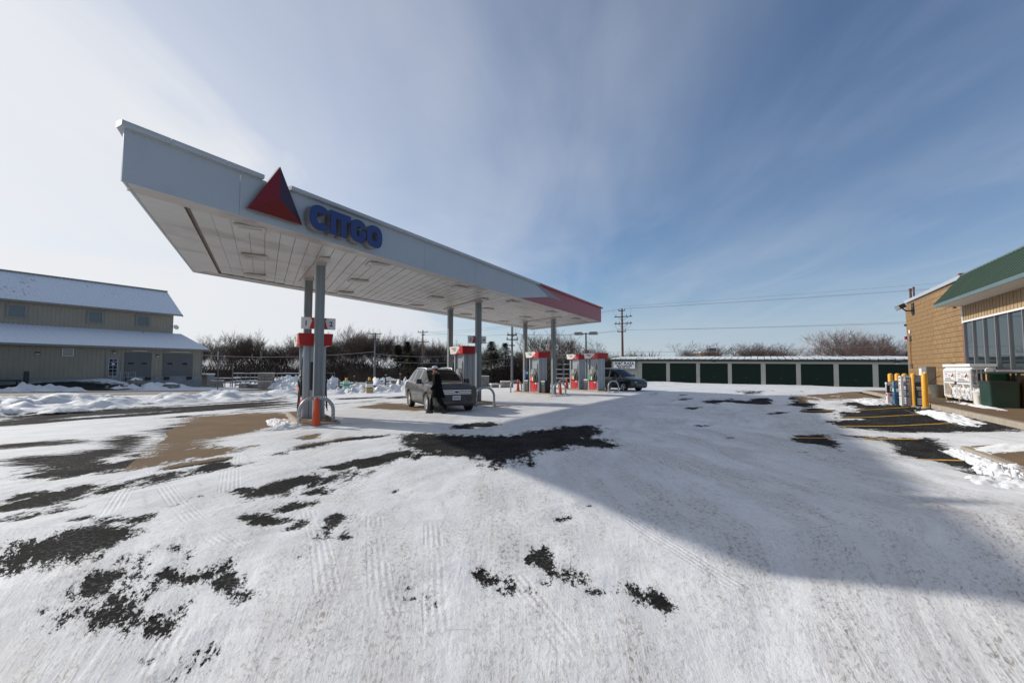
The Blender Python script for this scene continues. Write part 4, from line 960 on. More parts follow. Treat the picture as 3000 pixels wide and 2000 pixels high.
# ------------------------------------------------------------------ shop
WS, ZF = 6.90, 0.53
shop = tag(empty('shop_building', (*st2w(WS, 20), .4), -AA), 'tan block shop with green metal mansard roof and tall windows', 'shop')
SO = (WS, 20, .4)
MB().box(WS + .02, 18, -14, 31.16, .2, 5.1).build('wall_core', 'mortar', shop, SO)
MB().box(WS - .05, WS + .25, 23.5, 31.25, 5.14, 5.29).build('coping', 'white_metal', shop, SO, bevel=.01)
MB().box(WS + .25, 18.1, 31.0, 31.25, 5.14, 5.29).build('coping', 'white_metal', shop, SO)
rnd = random.Random(12)
bl, bh = .4064, .2032
blocks = []
for r_ in range(23):
    z = ZF + r_ * bh
    if z + bh > 5.16: break
    t = 23.50 - (bl / 2 if r_ % 2 else 0)
    while t < 31.2:
        a, b = max(t, 23.50), min(t + bl, 31.2)
        if b - a > .05: blocks.append((a, b, z))
        t += bl
for r_ in range(5):
    z = ZF + r_ * bh; t = 14.0 - (bl / 2 if r_ % 2 else 0)
    while t < 23.4:
        blocks.append((t, min(t + bl, 23.4), z)); t += bl
def vis(b): return b[0] + (4 if b[2] < 1.5 and b[0] < 23.4 else 0)
blocks.sort(key=vis)
cache = {}
rest = MB()
for i, (a, b, z) in enumerate(blocks):
    w = round(b - a, 2); pr = rnd.choice((0, .002, .003, .005))
    if i < 300:
        key = (w, pr)
        if key not in cache:
            mb = MB().prism([(0, 0), (w - .006, 0), (w - .006, bh - .008), (0, bh - .008)], 0, -.030 - pr, 'x', taper=[(.001, .003), (w - .007, .003), (w - .007, bh - .011), (.001, bh - .011)])
            me = mb.mesh('block'); bm_ = bmesh.new(); bm_.from_mesh(me); bmesh.ops.recalc_face_normals(bm_, faces=bm_.faces); bm_.to_mesh(me); bm_.free()
            me.materials.append(M['block']); cache[key] = me
        o = bpy.data.objects.new('block', cache[key]); COL.objects.link(o); o.parent = shop
        o.location = (.022, a + .005 - 20, z + .005 - .4)
    else:
        rest.box(WS - .008 - pr, WS + .022, a + .005, b - .005, z + .005, z + bh - .005)
ro = rest.build('block', 'block', shop, SO); ro['kind'] = 'stuff'
# mansard with standing seams
EV, ET = 6.10, 4.18
mz = lambda s: ET + (s - EV) / (WS - EV) * (5.24 - ET)
MB().prism([(EV, 4.175), (WS + .05, 5.245), (WS + .05, 4.10), (EV + .02, 4.10)], -12, 23.55, 'y').build('mansard', 'green_roof', shop, SO, fix=True)
dirv = Vector((WS - EV, 0, 5.24 - ET)).normalized(); nrm = Vector((-dirv.z, 0, dirv.x))
def seam(t, mb):
    a = Vector((EV - .01, 0, ET)) + nrm * .003; b = Vector((WS + .02, 0, 5.24)) + nrm * .003
    p = []
    for q in (a, b):
        for dt in (-.022, .022):
            for hgt in (0, .035): p.append(tuple(q + nrm * hgt + Vector((0, t + dt * (1 if hgt == 0 else .5), 0))))
    return mb.add(p, [(0, 1, 3, 2), (4, 6, 7, 5), (0, 4, 5, 1), (2, 3, 7, 6), (1, 5, 7, 3), (0, 2, 6, 4)])
t = 23.5
while t > 11:
    seam(t, MB()).build('roof_seam', 'green_roof', shop, SO, fix=True); t -= .26
far = MB()
while t > -12: seam(t, far); t -= .26
fo = far.build('roof_seam', 'green_roof', shop, SO, fix=True); fo['kind'] = 'stuff'
MB().box(EV - .03, EV, -12, 23.57, 4.07, 4.185).build('eave_fascia', 'teal_fascia', shop, SO)
MB().box(EV + .001, WS - .05, -12, 23.53, 4.075, 4.095).build('eave_soffit', 'off_white', shop, SO)
MB().prism([(EV - .03, 4.19), (EV - .03, 4.22), (WS + .06, 5.30), (WS + .06, 5.255)], 23.552, 23.60, 'y').build('rake_trim', 'rust_trim', shop, SO, fix=True)
MB().box(WS + .0, WS + .18, -12, 23.55, 5.25, 5.30).build('ridge_cap', 'teal_fascia', shop, SO)
MB().box(WS - .05, WS + .1, 23.50, 23.66, 5.292, 5.36).build('coping_end', 'rust_trim', shop, SO)
# siding band of vertical boards
t = 23.40
while t > 12:
    MB().box(WS - .035, WS + .02, t - .215, t - .012, 3.50, 4.08).build('siding_board', 'shop_siding', shop, SO)
    MB().box(WS - .050, WS - .034, t - .035, t - .0, 3.50, 4.08).build('batten', 'shop_siding', shop, SO); t -= .23
MB().box(WS - .06, WS + .02, 23.41, 23.50, 3.42, 4.08).build('corner_post', 'white_paint', shop, SO)
MB().box(WS - .045, WS + .02, 23.44, 23.53, ZF, 3.42).build('corner_trim', 'rust_trim', shop, SO)
MB().box(WS - .08, WS + .02, -6, 23.42, 3.44, 3.50).build('window_head', 'white_paint', shop, SO)
MB().box(WS - .07, WS + .02, -6, 23.42, 1.60, 1.67).build('window_sill', 'alu', shop, SO)
ms = [23.36, 22.53, 21.62, 20.74, 19.82, 18.95, 18.07, 17.2, 16.3, 15.4, 14.5, 13.6]
for a, b in zip(ms[:-1], ms[1:]):
    w_ = MB().box(WS - .012, WS - .006, b + .03, a - .03, 1.70, 3.41).build('window_pane', 'shop_glass', shop, SO)
for k, a in enumerate(ms):
    MB().box(WS - .065, WS - .0, a - .024, a + .024, 1.67, 3.44).build('mullion', 'alu', shop, SO, bevel=.004)
MB().box(WS - .004, WS + .019, 13, 23.4, 1.60, 3.45).build('window_back', 'dark_gap', shop, SO)
# fittings on the block wall
fl = MB().box(-.14, .14, -.20, .20, -.11, .11).build('floodlight', 'bronze', shop, m=Matrix.Translation((6.38 - WS, 29.75 - 20, 4.83 - .4)) @ Matrix.Rotation(R(-24), 4, 'Y') @ Matrix.Rotation(R(20), 4, 'Z'), bevel=.012)
MB().box(-.155, -.141, -.17, .17, -.09, .09).build('lens', 'screen_grey', fl, m=Matrix.Translation((6.38 - WS, 29.75 - 20, 4.83 - .4)) @ Matrix.Rotation(R(-24), 4, 'Y') @ Matrix.Rotation(R(20), 4, 'Z'))
MB().box(WS - .05, WS - .03, 29.6, 30.0, 4.45, 5.0).build('mount_plate', 'bronze', fl, SO)
MB().tube([(WS - .03, 29.8, 4.62), (6.6, 29.8, 4.62), (6.45, 29.78, 4.78)], .035, 8).build('mount_arm', 'bronze', fl, SO)
MB().box(WS - .10, WS - .03, 30.35, 30.65, 3.15, 3.40).build('alarm_box', 'grey_box', shop, SO)
MB().box(WS - .13, WS - .03, 30.95, 31.12, 3.24, 3.40).build('strobe_light', 'red_paint', shop, SO)
MB().box(WS - .06, WS - .03, 30.38, 30.60, 3.52, 3.70).build('notice_plate', 'white_paint', shop, SO)
MB().tube([(WS - .05, 30.45, 3.15), (WS - .05, 30.45, 1.95)], .016, 6).build('conduit', 'brown_pipe', shop, SO)
MB().box(WS - .12, WS - .03, 30.3, 30.6, 1.78, 1.95).build('outlet_box', 'alu', shop, SO)
MB().box(WS - .09, WS - .02, 31.10, 31.24, 3.95, 4.05).build('wire_clamp', 'bronze', shop, SO)
eb = MB().box(WS - .34, WS - .03, 26.9, 28.1, 1.05, 1.80).build('meter_cabinet', 'grey_box', shop, SO, bevel=.01)
MB().box(WS - .348, WS - .341, 27.55, 27.95, 1.12, 1.72).build('notice_plate', 'white_paint', eb, SO)
MB().box(WS - .348, WS - .341, 27.05, 27.35, 1.25, 1.55).build('notice_plate', 'white_paint', eb, SO)
MB().lathe([(.05, 0), (.05, .06)], 10).build('eave_camera', 'grey_box', shop, m=Matrix.Translation((6.62 - WS, 23.35 - 20, 4.0 - .4)))
for s, t_, r, h in ((7.08, 30.95, .055, .80), (7.12, 30.55, .042, .82)):
    MB().lathe([(r, 0), (r, h - .12), (r * 1.25, h - .12), (r * 1.25, h)], 10).build('vent_pipe', 'brown_pipe', shop, m=Matrix.Translation((s - WS, t_ - 20, 5.1 - .4)))

# pavement along the shop
def spoly(pts, z0, z1, org): return MB().prism([(s - org[0], t - org[1]) for s, t in pts], z0, z1)
pv = struct(empty('pavement', (*st2w(5.9, 20), 0), -AA)); PO = (5.9, 20)
tt = 31.6
while tt > -10:
    nxt = max(tt - 1.83, -10)
    if tt > 11.6 and nxt < 11.6: nxt = 11.6
    spoly([(5.12, nxt + .008), (WS - .02, nxt + .008), (WS - .02, tt - .008), (5.12, tt - .008)], .1, ZF, PO).build('slab', 'pad_concrete', pv, fix=True)
    spoly([(4.96, nxt + .004), (5.112, nxt + .004), (5.112, tt - .004), (4.96, tt - .004)], .1, ZF - .004, PO).build('kerb', 'kerb_concrete', pv, fix=True, bevel=.02)
    if nxt < 11.6 - .01:
        mb = MB()
        for s, z in ((3.40, .275), (4.95, ZF - .006)):
            for t_ in (nxt + .008, tt - .008): mb.v += [(s - PO[0], t_ - PO[1], .05), (s - PO[0], t_ - PO[1], z)]
        mb.f = [(0, 1, 3, 2), (4, 6, 7, 5), (1, 5, 7, 3), (0, 2, 6, 4), (0, 4, 5, 1), (2, 3, 7, 6)]
        mb.build('slab', 'pad_concrete', pv, fix=True)
        spoly([(3.25, nxt + .004), (3.392, nxt + .004), (3.392, tt - .004), (3.25, tt - .004)], .05, .270, PO).build('kerb', 'kerb_concrete', pv, fix=True, bevel=.02)
    tt = nxt
ap = PATCHES[N_PHOTO - 1][1]
cx = sum(p[0] for p in ap) / len(ap); cy = sum(p[1] for p in ap) / len(ap)
mb = MB(); n_ = 10; m_c = [(s, t) for s in np.linspace(1.6, 8.5, 12) for t in np.linspace(25.5, 36.5, 14)]
for s, t in m_c: x, y = st2w(s, t); mb.v.append((x, y, TZ(x, y) + .0045 - (0.4 if s > 4.9 and t < 31.6 else 0)))
mb.f = [(i * 14 + j, i * 14 + j + 1, (i + 1) * 14 + j + 1, (i + 1) * 14 + j) for i in range(11) for j in range(13)]
struct(mb.build('concrete_apron', 'pad_concrete', fix=True))

# ------------------------------------------------------------------ warehouse over the street
WSX = -51.28
wh = tag(empty('warehouse', (*st2w(WSX, 20), -.3), -AA), 'beige two level metal warehouse with snowy roofs and loading doors', 'warehouse')
WO = (WSX, 20, -.3)
def ribbed(name, axis_pts, z0, z1, mat_, parent, off, pitch=.30, d=.022, axis='t', fixed=0.0):
    a0, a1 = axis_pts; mb = MB(); n = max(1, int(round((a1 - a0) / pitch))); prof = []
    for k in range(n):
        u = a0 + (a1 - a0) * k / n; w = (a1 - a0) / n
        prof += [(u, 0), (u + w * .78, 0), (u + w * .84, d), (u + w * .94, d)]
    prof.append((a1, 0))
    for u, q in prof:
        for z in (z0, z1):
            mb.v.append((fixed + q, u, z) if axis == 't' else (u, fixed - q, z))
    mb.f = [(2 * k, 2 * k + 1, 2 * k + 3, 2 * k + 2) for k in range(len(prof) - 1)]
    return mb.build(name, mat_, parent, off)
TR, TL = 26.9, -8.0
MB().box(WSX - 5.48, WSX - .03, TL, TR - .03, -.6, 3.55).build('lower_core', 'siding_trim', wh, WO)
MB().box(WSX - 11.9, WSX - 5.52, TL, TR - .25, -.6, 7.6).build('upper_core', 'siding_trim', wh, WO)
MB().box(WSX - .02, WSX + .03, TL, 22.7, -.5, 1.0).build('plinth', 'siding_trim', wh, WO)
MB().box(WSX - .02, WSX + .04, 22.72, TR + .02, -.6, .98).build('dock_wall', 'concrete_grey', wh, WO)
ribbed('siding_sheet', (TL, 18.85), 1.0, 3.66, 'siding', wh, WO, fixed=WSX)
ribbed('siding_sheet', (18.86, TR), 1.0, 3.66, 'siding', wh, WO, fixed=WSX)
ribbed('siding_sheet', (TL, TR - .22), 5.5, 7.62, 'siding', wh, WO, fixed=WSX - 5.5)
ribbed('siding_sheet', (WSX - 5.5, WSX), .98, 3.68, 'siding', wh, WO, axis='s', fixed=TR + .002)
MB().box(WSX - 5.5, WSX, TR - .02, TR + .03, -.6, .98).build('dock_wall', 'concrete_grey', wh, WO)
gw = MB().add([(WSX - 5.5, TR - .22, 5.3), (WSX - 11.9, TR - .22, 5.3), (WSX - 11.9, TR - .22, 7.65), (WSX - 8.7, TR - .22, 10.3), (WSX - 5.5, TR - .22, 7.65)], [(0, 1, 2, 3, 4)]).build('gable_wall', 'siding', wh, WO)
MB().add([(WSX, TR, 3.6), (WSX - 5.5, TR, 3.6), (WSX - 5.5, TR, 5.45)], [(0, 1, 2)]).build('gable_wall', 'siding', wh, WO)
def roof_sheet(name, e, r, t0, t1, mat_, th=.06):
    """e, r: (s, z) of eave and ridge; ribs run up the slope"""
    d = Vector((r[0] - e[0], 0, r[1] - e[1])); n_ = Vector((-d.z, 0, d.x)).normalized()
    if n_.z < 0: n_ = -n_
    mb = MB(); k = int((t1 - t0) / .3); prof = []
    for i in range(k):
        u = t0 + (t1 - t0) * i / k; w = (t1 - t0) / k
        prof += [(u, 0), (u + w * .72, 0), (u + w * .80, .04), (u + w * .92, .04)]
    prof.append((t1, 0))
    for u, q in prof:
        for p in (e, r):
            v = Vector((p[0], u, p[1])) + n_ * (th + q); mb.v.append(tuple(v))
    mb.f = [(2 * i, 2 * i + 2, 2 * i + 3, 2 * i + 1) for i in range(len(prof) - 1)]
    o = len(mb.v)
    mb.v += [(e[0], t0, e[1]), (e[0], t1, e[1]), (r[0], t1, r[1]), (r[0], t0, r[1])]
    mb.f += [(o, o + 3, o + 2, o + 1)]
    return mb.build(name, mat_, wh, WO)
roof_sheet('upper_roof', (WSX - 5.05, 7.55), (WSX - 8.7, 10.52), TL, TR + .45, 'roof_part_snow')
roof_sheet('upper_roof', (WSX - 12.35, 7.55), (WSX - 8.7, 10.52), TL, TR + .45, 'roof_part_snow')
MB().box(WSX - 8.95, WSX - 8.45, TL, TR + .46, 10.52, 10.64).build('ridge_cap', 'siding_trim', wh, WO)
MB().box(WSX - 5.06, WSX - 4.93, TL, TR + .46, 7.50, 7.66).build('upper_gutter', 'siding_trim', wh, WO)
roof_sheet('lower_roof', (WSX + .42, 3.62), (WSX - 5.5, 5.52), TL, TR + .55, 'roof_full_snow')
MB().box(WSX + .42, WSX + .56, TL, TR + .56, 3.55, 3.72).build('lower_gutter', 'siding_trim', wh, WO)
MB().prism([(WSX + .42, 3.52), (WSX + .42, 3.66), (WSX - 5.5, 5.56), (WSX - 5.5, 5.42)], TR + .552, TR + .60, 'y').build('rake_board', 'siding_trim', wh, WO, fix=True)
MB().prism([(WSX - 5.05, 7.45), (WSX - 5.05, 7.60), (WSX - 8.7, 10.57), (WSX - 8.7, 10.42)], TR + .452, TR + .50, 'y').build('rake_board', 'siding_trim', wh, WO, fix=True)
MB().box(WSX - .03, WSX + .05, TR - .06, TR + .05, .98, 3.62).build('corner_trim', 'siding_trim', wh, WO)
for a in (13.89, 19.27, 23.18, 8.4, 3.0):
    f = MB()
    x0, x1, ya, yb, za, zb = WSX - 5.5, WSX - 5.42, a, a + 1.26, 6.09, 7.28
    f.box(x0, x1, ya, ya + .14, za, zb).box(x0, x1, yb - .14, yb, za, zb).box(x0, x1, ya + .14, yb - .14, za, za + .12).box(x0, x1, ya + .14, yb - .14, zb - .12, zb)
    w_ = f.build('window', 'siding_trim', wh, WO)
    MB().box(x0, x0 + .035, ya + .14, yb - .14, za + .12, zb - .12).build('pane', 'window_glass', w_, WO)
def dock(a, b):
    dd = MB().box(WSX + .015, WSX + .045, a, b, .98, 3.22).build('dock_door', 'dock_door', wh, WO)
    for k in range(4): MB().box(WSX + .046, WSX + .056, a + .02, b - .02, 1.0 + .555 * k, 1.0 + .555 * k + .535).build('door_panel', 'dock_door', dd, WO)
    for u in (.22, .72): MB().box(WSX + .057, WSX + .062, a + (b - a) * u - .22, a + (b - a) * u + .22, 2.12, 2.30).build('door_window', 'car_glass', dd, WO)
    for u in (.12, .88): MB().box(WSX + .04, WSX + .22, a + (b - a) * u - .2, a + (b - a) * u + .2, .62, .92).build('dock_bumper', 'black_rubber', dd, WO)
    MB().box(WSX + .03, WSX + .10, a + .5, b - .4, 3.36, 3.42).build('door_hood', 'off_white', dd, WO)
dock(20.26, 22.36); dock(23.34, 26.02)
dr = MB().box(WSX + .02, WSX + .05, 18.86, 19.96, .95, 2.80).build('entry_door', 'siding_trim', wh, WO)
MB().box(WSX + .051, WSX + .06, 19.06, 19.76, .98, 2.66).build('door_leaf', 'galv', dr, WO)
for i in range(2):
    for j in range(5): MB().box(WSX + .061, WSX + .066, 19.12 + .30 * i, 19.38 + .30 * i, 1.08 + .31 * j, 1.35 + .31 * j).build('door_pane', 'car_glass' if (i * 3 + j) % 7 else 'brown_pipe', dr, WO)
MB().box(WSX + .067, WSX + .07, 19.3, 19.52, 2.05, 2.2).build('notice', 'white_paint', dr, WO)
for t_, z in ((14.44, 2.93), (22.84, 2.95), (19.43, 3.18)):
    w_ = MB().box(WSX + .02, WSX + .16, t_ - .10, t_ + .10, z, z + .13).build('wall_light', 'bronze', wh, WO)
    MB().box(WSX + .04, WSX + .15, t_ - .08, t_ + .08, z - .07, z).build('lens', 'off_white', w_, WO)
vt = MB().box(WSX + .02, WSX + .05, 15.93, 16.67, 2.77, 3.43).build('vent_frame', 'off_white', wh, WO)
for k in range(6): MB().box(WSX + .051, WSX + .066, 15.98, 16.62, 2.82 + .098 * k, 2.895 + .098 * k).build('louvre', 'siding_trim', vt, WO)
MB().lathe([(.0, 0), (.16, .03), (.28, .10)], 14, cap0=False, cap1=False).build('satellite_dish', 'off_white', wh, m=Matrix.Translation((-5.35, 6.86, 6.25 + .3)) @ Matrix.Rotation(R(70), 4, 'Y'))
# hand rail by the door, black posts, boulders
def apos(s, t): x, y = st2w(s, t); return (x, y, TZ(x, y))
hr = tag(empty('hand_rail', apos(-50.3, 19.9), -AA), 'pale steel hand rail in front of the warehouse entry door', 'railing')
zb = 0.75
for k in range(4): MB().tube([(0, -.85 + .57 * k, 0), (0, -.85 + .57 * k, .95)], .025, 6).build('post', 'galv', hr)
for z in (.95, .5): MB().tube([(0, -.85, z), (0, .86, z)], .022, 6).build('rail', 'galv', hr)
for k in range(12): MB().tube([(0, -.8 + .14 * k, .1), (0, -.8 + .14 * k, .93)], .010, 4).build('baluster', 'galv', hr)
for i, t_ in enumerate((13.55, 11.4)):
    e = tag(empty('bollard', apos(-50.0, t_), -AA), ('black post beside the warehouse wall, right of the pair', 'black post at the left picture edge by the warehouse')[i], 'post', 'black warehouse posts')
    MB().lathe([(.16, -.1), (.16, .95), (.13, 1.0), (.0, 1.02)], 12, cap1=False).build('pipe', 'bin_black', e, smooth_=True)
    MB().lathe([(.20, -.1), (.20, .05), (.165, .08)], 12, cap1=False).build('footing', 'concrete_grey', e)
dk = tag(empty('steel_platform', apos(-50.2, 12.4), -AA), 'low dark steel platform between the black warehouse posts', 'platform')
MB().box(-.4, .4, -.85, .85, .30, .42).build('deck', 'bin_black', dk); MB().box(-.3, .3, -.7, .6, .42, .50).build('load', 'grey_box', dk)
for a in (-.35, .35):
    for b in (-.8, .8): MB().box(a - .04, a + .04, b - .04, b + .04, -.1, .30).build('leg', 'bin_black', dk)
def rock(name, loc, size, seed, mat_, snow=True):
    rn = random.Random(seed); bm_ = bmesh.new(); bmesh.ops.create_icosphere(bm_, subdivisions=2, radius=1)
    for v in bm_.verts:
        f = 1 + rn.uniform(-.16, .16); v.co = Vector((v.co.x * size[0] * f, v.co.y * size[1] * f, v.co.z * size[2] * f))
    me = bpy.data.meshes.new(name); bm_.to_mesh(me)
    e = empty(name, loc)
    link('rock', me, mat_, e)
    if snow:
        bmesh.ops.delete(bm_, geom=[f for f in bm_.faces if f.calc_center_median().z < size[2] * .55], context='FACES')
        for v in bm_.verts: v.co.z += .05
        me2 = bpy.data.meshes.new('snow_cap'); bm_.to_mesh(me2); link('snow_cap', me2, 'snow_solid', e, True)
    bm_.free(); return e
x, y, z = apos(-47.4, 19.6); tag(rock('boulder', (x, y, z + .30), (.55, .45, .42), 3, 'stone'), 'dark boulder with a snow cap on the mound by the entry door', 'boulder')
x, y, z = apos(-46.0, 21.6); tag(rock('boulder', (x, y, z + .22), (.75, .5, .36), 9, 'stone', True), 'dark boulder low on the snow mound below the first dock door', 'boulder')
tk = tag(empty('storage_tank', apos(-51.9, 27.9), -AA), 'grey boxed tank at the warehouse corner with a snowy lid', 'tank')
MB().box(-.9, .5, -.4, .4, 0, 1.35).build('tank_body', 'siding_trim', tk, bevel=.05)
MB().box(-.95, .55, -.45, .45, 1.35, 1.5).build('snow_lid', 'snow_solid', tk, bevel=.05)

# ------------------------------------------------------------------ row of lock-up garages
ST = 53.3
sg_ = tag(empty('storage_row', (*st2w(-1.3, ST), .10), rot=(0, R(.66), -AA)), 'long low grey storage row with dark green roll-up doors', 'storage building')
def SB(s0, s1, t0, t1, z0, z1): return MB().box(s0 + 1.3, s1 + 1.3, t0 - ST, t1 - ST, z0 - .1, z1 - .1)
S0, S1 = -15.34, 17.0
SB(S0 + .03, S1, ST + .05, ST + 9, -.4, 2.6).build('wall_core', 'storage_siding', sg_)
ribbed('siding_sheet', (S0 + 1.3, -11.95 + 1.3), 0.0 - .3, 2.45, 'storage_siding', sg_, (0, 0, 0), .3, .02, 's', 0.0)
SB(S0 - .02, S0 + .12, ST - .03, ST + .02, -.3, 2.55).build('corner_trim', 'storage_siding', sg_)
doors = [(-11.85, -9.18), (-8.8, -6.06), (-5.69, -2.96), (-2.59, .09), (.51, 3.15), (3.54, 6.20), (6.6, 9.18), (9.6, 12.3), (12.7, 15.4)]
SB(-11.95, S1, ST - .03, ST + .04, 2.24, 2.48).build('door_head', 'storage_siding', sg_)
pe = [-11.95] + [v for d_ in doors for v in d_] + [S1]
for a, b in zip(pe[0::2], pe[1::2]): SB(a, b, ST - .03, ST + .04, -.3, 2.24).build('door_post', 'storage_siding', sg_)
for a, b in doors:
    d_ = SB(a, b, ST + .03, ST + .045, -.2, 2.24).build('roll_door', 'green_door', sg_)
    for k in range(14): SB(a + .01, b - .01, ST + .008, ST + .028, .10 + .152 * k, .10 + .152 * k + .125).build('door_slat', 'green_door', d_)
    SB((a + b) / 2 - .08, (a + b) / 2 + .08, ST - .0, ST + .007, .72, .80).build('latch', 'green_trim', d_)
SB(S0 - .15, S1, ST - .335, ST - .29, 2.44, 2.66).build('eave_trim', 'green_trim', sg_)
SB(S0 - .15, S1, ST - .29, ST + .02, 2.47, 2.50).build('eave_soffit', 'green_trim', sg_)
MB().prism([(-.30, 2.53), (4.6, 2.86), (9.4, 2.53), (9.4, 2.45), (-.30, 2.45)], S0 - .15 + 1.3, S1 + 1.3, 'x').build('roof_sheet', 'green_trim', sg_, fix=True)
rnd = random.Random(3); u = S0 - .1
while u < S1 - .6:
    w = .61; MB().add([(u + 1.3 + dx_, y_, z_) for dx_ in (-.025, .025) for y_, z_ in ((-.33, 2.545), (-.33, 2.60), (4.6, 2.93), (4.6, 2.87))], [(0, 1, 2, 3), (4, 7, 6, 5), (1, 5, 6, 2), (0, 4, 5, 1)]).build('roof_rib', 'green_trim', sg_, fix=True)
    sag = [rnd.uniform(0, .05) for _ in range(6)]; mb = MB(); th = rnd.uniform(.07, .11)
    for k in range(6):
        x_ = u + 1.3 + .03 + (w - .06) * k / 5; fr = -.36 - rnd.uniform(0, .02)
        mb.v += [(x_, fr, 2.60 - sag[k]), (x_, fr + .02, 2.58 + th), (x_, 4.6, 2.90 + th)]
    mb.f = [(3 * k, 3 * k + 3, 3 * k + 4, 3 * k + 1) for k in range(5)] + [(3 * k + 1, 3 * k + 4, 3 * k + 5, 3 * k + 2) for k in range(5)]
    mb.build('roof_snow', 'snow_solid', sg_, smooth_=False); u += w
for s in (-4.31, 10.97):
    w_ = SB(s - .18, s + .18, ST - .14, ST - .031, 2.36, 2.47).build('wall_light', 'bronze', sg_)
    SB(s - .15, s + .15, ST - .13, ST - .04, 2.30, 2.36).build('lens', 'off_white', w_)
SB(-5.86, -5.80, ST - .06, ST - .031, .95, 2.2).build('conduit', 'galv', sg_); SB(-5.9, -5.75, ST - .09, ST - .031, .85, 1.05).build('meter_box', 'galv', sg_)
sb = tag(empty('hanging_sign', (*st2w(-13.78, ST - .30), 2.13), -AA), 'white FORT PLAZA sign with phone number on the storage wall', 'sign')
MB().box(-1.29, 1.29, -.06, .0, -.47, .45).build('frame', 'dark_print', sb); MB().box(-.9, -.84, 0, .28, -.1, -.04).box(.84, .9, 0, .28, -.1, -.04).build('bracket', 'galv', sb); MB().box(-1.25, 1.25, -.072, -.061, -.43, .41).build('panel', 'white_paint', sb)
def sign_text(tx, size, z, mt, sx, off): put_text('lettering', tx, size, Matrix.Translation((0, -.075, z)) @ Matrix.Rotation(R(90), 4, 'X'), mt, sb, offset=off, sx=sx)
sign_text('FORT PLAZA', .46, .17, 'dark_print', .84, .020); sign_text('MINI-WAREHOUSES', .20, -.12, 'dark_print', 1.0, .010); sign_text('920-563-4121', .25, -.31, 'dark_print', 1.0, .010)
